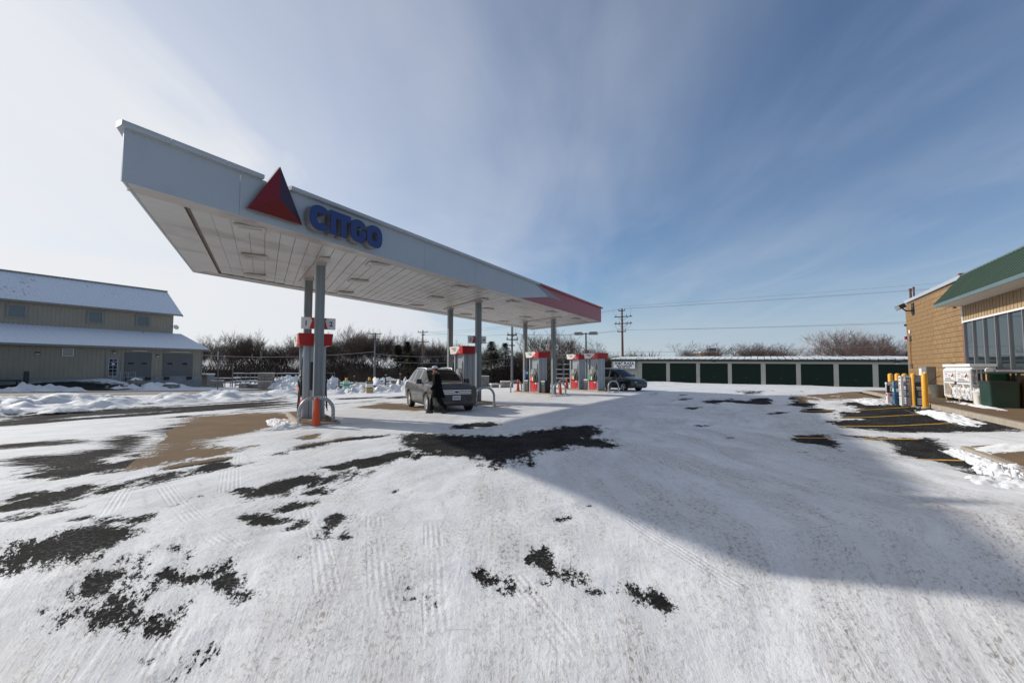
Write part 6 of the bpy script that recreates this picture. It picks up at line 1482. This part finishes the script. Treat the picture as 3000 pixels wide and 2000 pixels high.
# shovelled snow on the pavement corner
def heap(name, s, t, z, r, h, seed, label):
    rn = random.Random(seed); mb = MB(); n = 44
    xs_ = np.linspace(-1, 1, n); X_, Y_ = np.meshgrid(xs_, xs_)
    d = np.hypot(X_, Y_); nz_ = fbm(X_ * 2.6 + seed, Y_ * 2.6, 5, seed, .68)
    Z_ = np.clip((1 - d ** 2) + nz_ * (.75 if max(r) < 1.4 or h < .2 else .55), -.15, 1.5) * h
    mb.v = [(float(a) * r[0], float(b) * r[1], float(c_)) for a, b, c_ in zip(X_.ravel(), Y_.ravel(), Z_.ravel())]
    mb.f = [(j * n + i, j * n + i + 1, (j + 1) * n + i + 1, (j + 1) * n + i) for j in range(n - 1) for i in range(n - 1) if max(Z_[j, i], Z_[j + 1, i], Z_[j, i + 1], Z_[j + 1, i + 1]) > -.02]
    o = mb.build(name, 'snow_solid', None, smooth_=True); x, y = st2w(s, t); o.location = (x, y, z); o.rotation_euler = (0, 0, -AA)
    return struct(o, 'stuff', label)
def on_slab(o, s): o.location.z = .275 + (s - 3.40) * .161; o.rotation_euler = (0, -.16, -AA)
on_slab(heap('snow_heap', 4.15, 9.6, .40, (.75, .75), .13, 3, 'lumpy shovelled snow on the pavement corner at the right edge'), 4.15)
on_slab(heap('snow_heap', 4.2, 11.1, .40, (.95, .42), .06, 5, 'flat snow drift along the pavement edge'), 4.2)
heap('snow_heap', 3.12, 9.5, .17, (.34, .45), .13, 7, 'broken snow lumps against the pavement kerb')
heap('snow_heap', 3.14, 10.4, .175, (.20, 1.25), .07, 8, 'thin snow ridge along the kerb of the pavement corner')
heap('snow_heap', 2.95, 8.7, .16, (.45, .40), .07, 12, 'thin crumbled snow in the last parking stall')
heap('snow_heap', 4.62, 17.3, .33, (.38, 2.6), .10, 9, 'snow drift lying along the pavement kerb')
heap('snow_heap', 6.0, 19.9, ZF - .02, (.24, 2.5), .06, 19, 'snow strip on the pavement in front of the cage and bin')
heap('snow_heap', 4.3, 24.6, .30, (.7, 2.2), .10, 29, 'snow drift behind the sleeved bollards')
def wheap(x, y, r, h, seed, label, rz=R(31), z=0):
    o = heap('snow_heap', 0, 0, 0, r, h, seed, label); o.location = (x, y, z); o.rotation_euler = (0, 0, rz)
wheap(-5.95, 13.35, (1.3, .5), .10, 31, 'crumbled snow round the foot of the nearest guard')
wheap(-7.35, 14.6, (.35, 1.5), .07, 33, 'snow ridge along the left kerb of the nearest island')
wheap(2.95, 28.3, (1.0, .5), .12, 35, 'crumbled snow round the near guard of the third island')
wheap(7.0, 32.1, (1.2, .5), .10, 37, 'crumbled snow round the near guard of the last island')

# ------------------------------------------------------------------ far bollards, street sign, poles, wires
def far_post(x, y, mt, label, prints):
    e = tag(empty('bollard', (x, y, TZ(x, y) + .1), R(25)), label, 'bollard', 'sleeved bollards by the street')
    MB().lathe([(.10, 0), (.10, 1.0), (.07, 1.05), (0, 1.06)], 14, cap1=False).build('pipe', 'yellow', e, smooth_=True)
    sl = MB().box(-.22, .22, -.22, .22, .0, .82).build('sleeve', mt, e)
    for za, zb, pm in prints:
        MB().box(-.225, .225, -.226, -.221, za, zb).build('print', pm, sl); MB().box(-.226, -.221, -.22, .22, za, zb).build('print', pm, sl)
far_post(-12.55, 34.9, 'mint', 'yellow bollard in a mint green sleeve standing in the snow bank', [(.02, .22, 'ad_white'), (.45, .6, 'ad_teal')])
far_post(-10.15, 32.8, 'ad_dark', 'yellow bollard in a black and gold sleeve beside the snow bank', [(.02, .3, 'ad_gold'), (.35, .6, 'off_white'), (.66, .75, 'grey_print')])
x, y = -24.2, 37.9
ss = tag(empty('street_sign', (x, y, TZ(x, y)), R(-62)), 'thin street sign seen nearly edge on at the roadside', 'sign')
MB().tube([(0, 0, -.2), (0, 0, 3.25)], .035, 6).build('post', 'grey_pole', ss)
p_ = MB().box(-.30, .30, -.06, -.035, 2.55, 3.25).build('plate', 'white_paint', ss); MB().box(-.22, .22, -.065, -.061, 2.80, 3.0).build('print', 'red_paint', p_)
def pole(name, x, y, zt, mt, arms, label, r=.14, rz=0.0, extra=None):
    z0 = TZ(x, y)
    e = tag(empty(name, (x, y, z0), rz), label, 'utility pole')
    h = zt - z0
    MB().tube([(0, 0, -.5), (0, 0, h * .5), (0, 0, h)], [r, r * .85, r * .65], 10).build('shaft', mt, e, smooth_=True)
    for z, w, off, ins in arms:
        z -= z0
        a = MB().box(off - w / 2, off + w / 2, -r - .05, -r + .06, z - .05, z + .05).build('cross_arm', 'cross_arm', e)
        for u in ins: MB().lathe([(.03, .05), (.06, .09), (.05, .16), (.07, .20), (.03, .25)], 8, (off + u, -r, z)).build('insulator', 'grey_box', a)
        if w > 1.2:
            for sg in (-1, 1): MB().tube([(off + sg * w * .28, -r, z - .03), (off * .3, -r * .8, z - .55)], .02, 4).build('brace', 'cross_arm', a)
    return e
pr_ = pole('utility_pole', 14.45, 60, 9.6, 'wood_pole', [(9.30, .85, 0, (-.38, .0, .38)), (8.50, 2.3, .18, (-.95, .4, .95)), (7.60, 2.3, .18, (-.95, -.5, .5, .95)), (6.55, 1.1, -.05, (-.5, .5))], 'brown wooden utility pole with four cross arms behind the storage row', .17, R(-24))
for u in (-.85, .65, 1.15): MB().tube([(u, -.17, 7.62), (u * .95, -.2, 7.0), (u * .6, -.2, 6.75), (.1, -.17, 6.62)], .018, 4).build('jumper_wire', 'wire', pr_)
for u, z in ((-.95, 8.6), (1.1, 8.6)): MB().tube([(u, -.17, z), (u * 1.12, -.2, z + .55), (u * 1.05, -.2, z + .95)], .014, 4).build('jumper_wire', 'wire', pr_)
pm_ = pole('utility_pole', 0.0, 45, 6.6, 'grey_pole', [(5.85, .95, .42, (.0, .2, .42)), (4.98, 1.0, -.02, (-.4, .4)), (4.55, 1.15, 0, (-.5, .5)), (3.98, .6, -.02, ())], 'grey utility pole with short arms left of the third island', .13, R(10))
for u in (.15, .35, .55, .85): MB().tube([(u, -.13, 5.95), (u * .8, -.15, 5.4), (.05, -.12, 4.98)], .016, 4).build('jumper_wire', 'wire', pm_)
pl_ = pole('utility_pole', -14.6, 75, 8.0, 'wood_pole', [(7.65, 1.6, 0, (-.7, .7)), (6.05, 2.0, 0, (-.9, .9)), (7.2, .6, .1, ())], 'thin brown utility pole among the trees above the parked suv', .15, R(0))
ph_ = pole('utility_pole', -20.9, 70, 7.2, 'grey_pole', [(7.0, 1.7, 0, (-.8, .8)), (6.2, 1.3, .0, ())], 'pale utility pole in front of the trees, right of the nearest dispenser', .16, R(8))
MB().tube([(.6, -.16, 5.9), (.62, -.16, 7.5)], .03, 4).build('arm_strut', 'grey_pole', ph_); MB().tube([(-.1, -.16, 5.9), (-.1, -.16, 7.5)], .02, 4).build('arm_strut', 'grey_pole', ph_)
def wire(a, b, sag, label, r=.012):
    n = 22; pts = [tuple(Vector(a).lerp(Vector(b), k / n) + Vector((0, 0, -sag * 4 * (k / n) * (1 - k / n)))) for k in range(n + 1)]
    o = MB().tube(pts, r, 4, caps=False).build('overhead_wire', 'wire'); return tag(o, label, 'wire', 'overhead wires')
RX, RY = 66.0, 36.0
for (dz_, dxx, ex), w_ in zip(((9.85, 0, 11.3), (9.55, -.35, 10.6), (9.55, .4, 10.5)), ('topmost wire', 'second highest wire', 'third highest wire')): wire((14.45 + dxx, 59.8, dz_), (RX, RY, ex), .25, w_ + ' running right from the brown pole over the storage row')
for dxx, w_ in ((-.5, 'lower'), (.5, 'upper')): wire((14.45 + dxx, 59.8, 6.75), (RX, RY, 6.9 + dxx * .3), .35, w_ + ' wire of the close pair running right from the lowest arm of the brown pole', .014)
wire((-4, 66, 4.2), (RX, 40, 5.4), .9, 'lowest wire crossing the sky above the storage roof', .014)
ll = 'one of the thin wires running left from the brown pole behind the canopy'
for dz_, tz in ((9.6, 7.6), (9.5, 7.2)): wire((14.3, 60, dz_), (-14.6, 75, tz), .5, ll, .014)
for dxx in (-.5, .5): wire((14.45 + dxx, 59.8, 6.75), (0.2 + dxx, 45, 5.1), .3, ll)
lt_ = 'one of the slack wires crossing in front of the tree line'
for a, b, s_ in (((-20.9, 69.8, 4.3), (-62, 72, 5.2), 1.2), ((-20.9, 69.8, 4.0), (-2, 72, 4.6), .7), ((-20.9, 69.8, 3.0), (4, 74, 4.1), .9), ((-14.6, 75, 7.9), (0.2, 45, 5.1), .4)): wire(a, b, s_, lt_, .022)

# ------------------------------------------------------------------ yard behind the street
def at(x, y): return (x, y, TZ(x, y))
def yard_pallet(px_, Y, w, d, h, mt, label, rz=.2, tiers=1, snow=.08):
    x = (px_ - 1500) / 1345 * Y; e = tag(empty('stone_pallet', at(x, Y), rz), label, 'pallet', 'pallets of stone in the yard')
    z = .0
    for k in range(tiers):
        for a in (-.4, 0, .4): MB().box(-w / 2, w / 2, a * d - .05, a * d + .05, z, z + .09).build('pallet_runner', 'wood', e)
        MB().box(-w / 2, w / 2, -d / 2, d / 2, z + .09, z + .12).build('pallet_deck', 'wood', e); z += .12
        rn = random.Random(int(px_)); nx = max(2, int(w / .45)); nz_ = max(1, int(h / .28))
        for i in range(nx):
            for j in range(nz_):
                j0 = rn.uniform(-.02, .02)
                MB().box(-w / 2 + w * i / nx + .012, -w / 2 + w * (i + 1) / nx - .012, -d / 2 + j0, d / 2 + j0, z + h * j / nz_ + .006, z + h * (j + 1) / nz_ - .006).build('stone', mt, e)
        z += h
        MB().box(-w / 2 - .02, w / 2 + .02, -d / 2 - .02, d / 2 + .02, z, z + snow).build('snow_cap', 'snow_solid', e, bevel=.03); z += snow
yard_pallet(782, 46, 1.3, 1.1, .62, 'stone_tan', 'two tier pallet of pale wrapped stone left of the nearest dispenser', .25, 2)
yard_pallet(720, 46, .75, .9, .38, 'stone_tan', 'small pallet of tan stone left of the two tier stone pallet', .1)
yard_pallet(745, 46.5, .95, .9, .30, 'stone', 'low pallet of grey stone beside the two tier stone pallet', .3)
yard_pallet(1416, 47, 1.15, 1.0, 1.15, 'stone', 'tall dark cube of stacked pavers seen beside the second column', .15, 1, .05)
yard_pallet(1447, 46, .8, .8, .25, 'stone', 'low snow covered stone stack left of the grey pole', .4, 1, .12)
yard_pallet(1481, 46, .95, .9, .48, 'stone_tan', 'tan stone pallet with a snow top just left of the grey pole', .1, 1, .10)
yard_pallet(640, 47, .9, .8, .62, 'stone_tan', 'reddish stone pallet behind the street sign', .2)
def rack(px0, px1, Y, levels, label, posts=5, mt='rack_metal', snow=True, d=1.0):
    x0, x1 = [(p - 1500) / 1345 * Y for p in (px0, px1)]
    e = tag(empty('nursery_rack', at((x0 + x1) / 2, Y), 0), label, 'rack', 'yard racks'); w = (x1 - x0) / 2; zt = max(levels)
    for k in range(posts):
        u = -w + 2 * w * k / (posts - 1)
        for v in (-d / 2, d / 2): MB().box(u - .035, u + .035, v - .035, v + .035, -.1, zt).build('post', mt, e)
    for z in levels:
        for v in (-d / 2, 0, d / 2): MB().box(-w, w, v - .05, v + .05, z - .08, z).build('beam', mt, e)
        if snow:
            rn = random.Random(int(z * 100 + px0)); u = -w
            while u < w - .2:
                l = rn.uniform(.5, 1.6); MB().box(u, min(u + l, w), -d / 2, d / 2, z + .002, z + rn.uniform(.04, .09)).build('snow_cap', 'snow_solid', e); u += l + rn.uniform(0, .5)
    return e
rack(690, 872, 56, (.7, 1.15, 1.65), 'long dark plant rack with snowy shelves behind the stone pallets', 8)
rack(610, 700, 52, (.55, 1.0), 'low snowy bench rack right of the warehouse corner', 4)
rack(700, 790, 50, (.35, .75), 'front snowy bench in the yard behind the stone pallets', 4)
rack(1630, 1690, 58, (.8, 1.9, 3.4), 'dark tiered rack with snow lines behind the third island', 4)
rack(1615, 1760, 62, (1.2, 2.5, 3.6), 'farther dark tiered rack behind the last pumps', 5)
pg = tag(empty('pergola_frame', at(-31.9, 50), 0), 'open white truss frame with snowy rungs behind the warehouse corner', 'frame')
for z in (2.25, 1.95): MB().box(-1.6, 1.6, -.04, .04, z - .03, z + .03).build('chord', 'rack_metal', pg)
for k in range(9): MB().tube([(-1.5 + .37 * k, 0, 1.95), (-1.34 + .37 * k, 0, 2.25)], .03, 4).build('rung', 'off_white', pg)
for u in (-1.55, 1.55): MB().box(u - .04, u + .04, -.04, .04, -.2, 2.25).build('leg', 'rack_metal', pg)
gf = tag(empty('gate_frame', at(-20.0, 50), 0), 'white goal shaped pipe frame right of the nearest dispenser', 'frame')
MB().box(-.6, .75, -.03, .03, 1.72, 1.79).build('top_bar', 'rack_metal', gf); MB().box(.69, .75, -.03, .03, -.1, 1.72).build('leg', 'rack_metal', gf); MB().tube([(.3, 0, 1.74), (.72, 0, 1.25)], .03, 4).build('brace', 'rack_metal', gf); MB().box(-.6, -.54, -.03, .03, -.1, 1.72).build('leg', 'rack_metal', gf)
def bulk_wall(px0, px1, Y, h, mt, label):
    x0, x1 = [(p - 1500) / 1345 * Y for p in (px0, px1)]
    e = tag(empty('bin_wall', at((x0 + x1) / 2, Y), 0), label, 'low wall', 'bulk bin walls'); w = (x1 - x0) / 2; n = max(2, int(2 * w / 1.2)); rn = random.Random(int(px0))
    for i in range(n): MB().box(-w + 2 * w * i / n + .015, -w + 2 * w * (i + 1) / n - .015, -.3 + rn.uniform(-.03, .03), .3, -.3, h - rn.uniform(0, .04)).build('concrete_block', mt if rn.random() < .8 else 'stone_tan', e)
    MB().box(-w, w, -.32, .32, h + .003, h + .10).build('snow_cap', 'snow_solid', e, bevel=.03)
bulk_wall(945, 1140, 52, .62, 'stone', 'long snow topped concrete wall across the yard behind the sleeved bollards')
bulk_wall(990, 1175, 48, .45, 'stone', 'nearer snow topped concrete wall left of the parked suv')
bulk_wall(1100, 1175, 55, .90, 'stone_tan', 'short reddish snow topped wall left of the parked suv')
def yheap(px_, Y, r, h, seed, label):
    x = (px_ - 1500) / 1345 * Y; wheap(x, Y, r, h, seed, label, 0, TZ(x, Y))
yheap(1140, 58, (2.6, 1.5), 1.0, 41, 'big snow pile in the yard left of the suv roof')
yheap(965, 50, (1.5, 1.2), 1.1, 43, 'snow pile beside the white pipe frame')
yheap(845, 47, (2.3, 1.8), 1.2, 45, 'snow pile across the street left of the nearest dispenser')
yheap(1060, 44, (2.2, 1.0), .5, 47, 'snow and debris in the yard between the sleeved bollards')
yheap(880, 43, (2.4, 1.5), .7, 49, 'low snow ridge at the roadside behind the nearest dispenser')
for i, (px_, Y, h) in enumerate(((1131, 44, 1.55), (1173, 42, 1.6), (995, 45, 1.0), (1039, 48, 1.4))):
    x = (px_ - 1500) / 1345 * Y; e = tag(empty('yard_post', at(x, Y), 0), 'thin dark post standing in the snowy yard left of the suv', 'post', 'dark yard posts')
    MB().box(-.05, .05, -.05, .05, -.2, h).build('stake', 'cross_arm', e); MB().box(-.07, .07, -.07, .07, h, h + .04).build('snow_cap', 'snow_solid', e)
tn = tag(empty('tarp_shed', at(-8.6, 44.5), R(20)), 'pale blue white tarp shed partly hidden behind the suv', 'shed')
MB().prism([(-1.6, 0), (1.6, 0), (1.6, .9), (0, 1.75), (-1.6, .9)], -1.2, 1.2, 'y').build('cover', 'tarp_white', tn, fix=True)
MB().box(-1.7, 1.7, -1.3, 1.3, -.2, .02).build('base', 'wood', tn)
# houses far behind the storage row
def far_house(px0, px1, Y, z1, mt, label):
    x0, x1 = [(p - 1500) / 1345 * Y for p in (px0, px1)]; e = tag(empty('far_building', ((x0 + x1) / 2, Y, 0), 0), label, 'building', 'buildings behind the storage row'); w = (x1 - x0) / 2
    MB().box(-w, w, 0, 8, -1, z1).build('wall', mt, e); MB().box(-w - .2, w + .2, -.3, 8.3, z1 + .002, z1 + .4).build('roof', 'snow_solid', e)
    for k in range(4): MB().box(-w + 2 * w * (k + .3) / 4, -w + 2 * w * (k + .7) / 4, -.05, -.004, z1 - 1.6, z1 - .5).build('window', 'window_glass', e)
    return e
fb = far_house(2070, 2108, 130, 6.3, 'stone_tan', 'brown flat roofed building top behind the storage row'); MB().box(-.6, 1.4, 1, 3, 6.75, 7.6).build('roof_unit', 'smoke_grey', fb)
far_house(2108, 2168, 135, 5.0, 'off_white', 'pale low building top right of the brown one behind the storage row')
far_house(1995, 2030, 140, 4.6, 'stone_tan', 'small roof just left of the bare tree behind the storage row')

# ------------------------------------------------------------------ trees
def grow(seed, H, spread, nl, lim, twig, trunk_h=.10):
    rn = random.Random(seed); trunk, crown = MB(), MB()
    LEN = [trunk_h, .40, .27, .17, .11, .075]
    def branch(p, d, r, lev):
        L = H * LEN[lev] * rn.uniform(.7, 1.15); n = 3 if lev < 4 else 2; pts = [p]; q = p.copy(); dd = d.copy()
        for i in range(n):
            dd = (dd + Vector((rn.uniform(-1, 1), rn.uniform(-1, 1), rn.uniform(-.3, .8))) * (.09 + .04 * lev)).normalized()
            q = q + dd * (L / n); pts.append(q.copy())
        rads = [max(twig, r * (1 - .24 * i)) for i in range(n + 1)]
        (trunk if lev <= 1 else crown).tube(pts, rads, 6 if lev == 0 else (4 if lev < 3 else 3), caps=False)
        if lev >= lim: return
        kids = nl[lev]
        for k in range(kids):
            f = rn.uniform(.30, 1.0) if lev else rn.uniform(.7, 1.0); i = min(int(f * n), n - 1); b = pts[i].lerp(pts[i + 1], f * n - i)
            az = 2 * PI * (k + rn.random()) / kids; side = Vector((math.cos(az), math.sin(az), 0)); tilt = spread * rn.uniform(.45, 1.25)
            nd = dd * math.cos(tilt) + side * math.sin(tilt); nd.z = nd.z * .85 + .16; nd.normalize()
            branch(b, nd, max(twig, rads[i] * rn.uniform(.42, .62)), lev + 1)
    branch(Vector((0, 0, -.2)), Vector((rn.uniform(-.06, .06), rn.uniform(-.06, .06), 1)), H * .020, 0)
    zmax = max(v[2] for v in crown.v); k = H / zmax
    for mb in (trunk, crown): mb.v = [(a * k, b * k, c_ * k) for a, b, c_ in mb.v]
    return trunk, crown
def tree_proto(name, mt, *a, **k):
    t_, c_ = grow(*a, **k); e = empty(name, (0, 0, -50)); t_.build('trunk', mt, e, smooth_=True); c_.build('crown', mt, e, smooth_=True); return e
protos = [tree_proto('bare_tree', 'bark', 11, 10, .52, (6, 7, 5, 4, 3), 5, .0092), tree_proto('bare_tree', 'bark', 12, 10, .46, (5, 8, 5, 4, 3), 5, .0092), tree_proto('bare_tree', 'bark', 23, 10, .60, (7, 6, 5, 4, 3), 5, .0092),
          tree_proto('bare_tree', 'bark', 34, 10, .50, (4, 8, 6, 4, 3), 5, .0092, trunk_h=.18)]
red = tree_proto('bare_tree', 'bark_red', 51, 10, .72, (9, 6, 5, 4, 3), 5, .0085, trunk_h=.05)
used = set()
def plant(px_, ytop, Y, kind, label, group=None, wide=1.0, base=None):
    src = red if kind == 'r' else protos[kind]
    o = src if id(src) not in used else copy_tree(src); used.add(id(src))
    x = (px_ - 1500) / 1345 * Y; z0 = TZ(x, Y) if base is None else base
    h = 1.7 + (79.8 + (1000 - ytop)) / 1342 * Y - z0
    o.location = (x, Y, z0); o.rotation_euler = (0, 0, (px_ * .37 + Y) % 6.28); o.scale = (h / 10 * wide, h / 10 * wide, h / 10); tag(o, label, 'tree', group)
rl = 'bare tree in the dense grey row behind the yard, left of the grey pole'
rnv = random.Random(8)
for k, (px_, yt, Y) in enumerate(((560, 985, 92), (598, 985, 88), (640, 972, 90), (668, 962, 86), (700, 960, 92), (728, 962, 87), (757, 978, 90), (790, 992, 92), (818, 995, 88), (846, 980, 90), (880, 962, 86), (912, 962, 92), (945, 976, 88), (972, 968, 92), (1000, 958, 87), (1028, 948, 90), (1062, 942, 86), (1092, 950, 91), (1122, 960, 88), (1155, 972, 92), (1188, 980, 90), (1215, 978, 87), (1250, 976, 92), (1282, 976, 88), (1312, 988, 92), (1345, 1006, 90), (1385, 1012, 88), (1420, 1008, 92), (1452, 1000, 88), (1490, 1014, 92), (1530, 1020, 90))):
    plant(px_ + rnv.uniform(-8, 8), yt + rnv.uniform(-6, 16), Y, (k * 7 + k // 3) % 4, rl, 'bare trees behind the yard', rnv.uniform(.75, 1.15))
plant(1596, 950, 58, 0, 'spreading dark bare tree behind the third dispenser', None, 1.25)
plant(1716, 985, 66, 2, 'bare tree behind the two headed lot light', None, 1.3)
for px_, yt in ((1640, 1020), (1668, 1025), (1760, 1022), (1785, 1030), (1555, 1018)): plant(px_, yt, 78, 1, 'low bare tree behind the last pumps', 'low bare trees behind the pumps', 1.3)
plant(1868, 1022, 100, 3, 'small pale bare tree above the storage roof, right of the brown pole', None, .9)
plant(1842, 1028, 92, 1, 'leaning bare sapling above the storage roof beside the brown pole', None, .6)
plant(2048, 994, 96, 2, 'bare tree above the middle of the storage roof, with slanting limbs', None, 1.5)
plant(2098, 1008, 104, 3, 'smaller bare tree right of the slanting one above the storage roof', None, 1.3)
plant(2185, 1004, 98, 0, 'broad bare tree above the storage roof, left of the steam', None, 1.5); plant(2240, 996, 100, 'r', 'rounded bare tree just left of the steam cloud', None, 1.3); plant(2280, 1002, 96, 2, 'rightmost of the bare trees left of the steam cloud', None, 1.2)
plant(2505, 958, 84, 'r', 'large reddish bare tree near the shop corner', None, 1.15); plant(2450, 985, 88, 2, 'reddish brown bare tree at the left of the large red one', None, 1.1); plant(2560, 975, 90, 'r', 'reddish bare tree between the large red one and the shop', None, .9); plant(2610, 975, 84, 3, 'upright bare tree touching the shop corner', None, .8); plant(2655, 1000, 88, 1, 'bare tree half hidden behind the shop corner', None, .8)
# dark undergrowth, one tangled mass
rn = random.Random(77); mb = MB()
def thicket(x0, x1, y0, y1, h, n, wth):
    for _ in range(n):
        x, y = rn.uniform(x0, x1), rn.uniform(y0, y1); hx = h * (0.72 + .28 * math.sin(x * .35) + rn.uniform(-.18, .12)); z = rn.uniform(-.2, 1) ** 1 * hx * .8
        d = Vector((rn.uniform(-.8, .8), rn.uniform(-.5, .5), rn.uniform(.4, 1.2))).normalized(); L = rn.uniform(.9, 2.2); w = rn.uniform(.5, 1.3) * wth
        p = Vector((x, y, TZ(x, y) + max(z, 0))); q = p + d * L; sd = Vector((1, rn.uniform(-.4, .4), 0)).normalized() * w
        mb.add([p - sd, p + sd, q], [(0, 1, 2)])
thicket(-66, 26, 79, 95, 4.1, 26000, .055)
thicket(-66, 26, 86, 97, 6.0, 3000, .035)
thicket(2, 22, 66, 76, 3.6, 2600, .05)
thicket(-26, 8, 72, 78, 3.2, 2600, .05)
thicket(20, 82, 96, 110, 2.9, 5000, .05)
struct(mb.build('undergrowth', 'brush'), 'stuff', 'tangled dark brown undergrowth under the bare trees')
def conifer(px_, ytop, Y, w, seed, label, brown=.2, dens=2600):
    rn = random.Random(seed); x = (px_ - 1500) / 1345 * Y; z0 = TZ(x, Y); h = 1.7 + (79.8 + 1000 - ytop) / 1342 * Y - z0
    e = tag(empty('conifer', (x, Y, z0), 0), label, 'evergreen')
    MB().tube([(0, 0, -.2), (0, 0, h * .95)], [.18, .03], 6).build('trunk', 'bark', e)
    g_, b_ = MB(), MB()
    for _ in range(dens):
        u = rn.random() ** .8; z = h * (.06 + .94 * u); rad = w * (1 - u) ** .75 * (.85 + .25 * math.sin(z * 5 + seed)) + .08
        a = rn.uniform(0, 2 * PI); rr = rad * math.sqrt(rn.random()) ; p = Vector((rr * math.cos(a), rr * math.sin(a), z))
        d = Vector((math.cos(a), math.sin(a), rn.uniform(-.45, .25))).normalized(); L = rn.uniform(.3, .7); sd = Vector((-math.sin(a), math.cos(a), rn.uniform(-.3, .3))) * rn.uniform(.06, .13)
        (b_ if math.sin(z * 2.7 + a * 2 + seed) > 1 - 2 * brown and rr > rad * .5 else g_).add([p - sd, p + sd, p + d * L], [(0, 1, 2)])
    g_.build('crown', 'needles', e)
    if b_.v: b_.build('brown_foliage', 'needles_brown', e)
conifer(1165, 1010, 78, 2.3, 5, 'dark evergreen with rusty patches above the snow pile', .16)
conifer(1192, 1000, 80, 1.9, 8, 'taller rusty evergreen right behind the dark one', .38)
conifer(1205, 1035, 76, 2.4, 9, 'lower dark evergreen left of the suv roof', .2)
conifer(1440, 1000, 74, 3.0, 15, 'dark bushy evergreen right of the second column', .04, 2200); conifer(1480, 1005, 76, 2.6, 19, 'dark bushy evergreen just left of the grey pole', .04, 2000)
conifer(2662, 1030, 82, 1.2, 21, 'snow dusted evergreen peeking out at the shop corner', .0, 700)

# steam drifting up far behind the storage row
m_, nt_, b_ = nodes_of('steam')
nt_.nodes.remove(b_); vol = nt_.nodes.new('ShaderNodeVolumePrincipled'); vol.inputs['Color'].default_value = (.92, .92, .94, 1); vol.inputs['Density'].default_value = .022
nt_.links.new(vol.outputs[0], nt_.nodes['Material Output'].inputs['Volume'])
bm_ = bmesh.new(); rn = random.Random(6)
for px_, yy, rr in ((2330, 1040, 7), (2370, 1030, 9), (2395, 1005, 9), (2410, 985, 8), (2440, 1015, 11), (2470, 990, 9), (2490, 965, 8), (2520, 985, 10)):
    Y = 205 + rn.uniform(-25, 25); x = (px_ - 1500) / 1345 * Y; z = 1.7 + (79.8 + 1000 - yy) / 1342 * Y
    bmesh.ops.create_icosphere(bm_, subdivisions=2, radius=rr * .85, matrix=Matrix.Translation((x, Y, z - 1)) @ Matrix.Diagonal((1, .8, .8, 1)))
for v in bm_.verts: v.co += Vector((rn.uniform(-.8, .8), rn.uniform(-.8, .8), rn.uniform(-.8, .8)))
me = bpy.data.meshes.new('steam'); bm_.to_mesh(me); bm_.free()
struct(link('steam', me, 'steam'), 'stuff', 'pale steam drifting above the storage row near the shop')
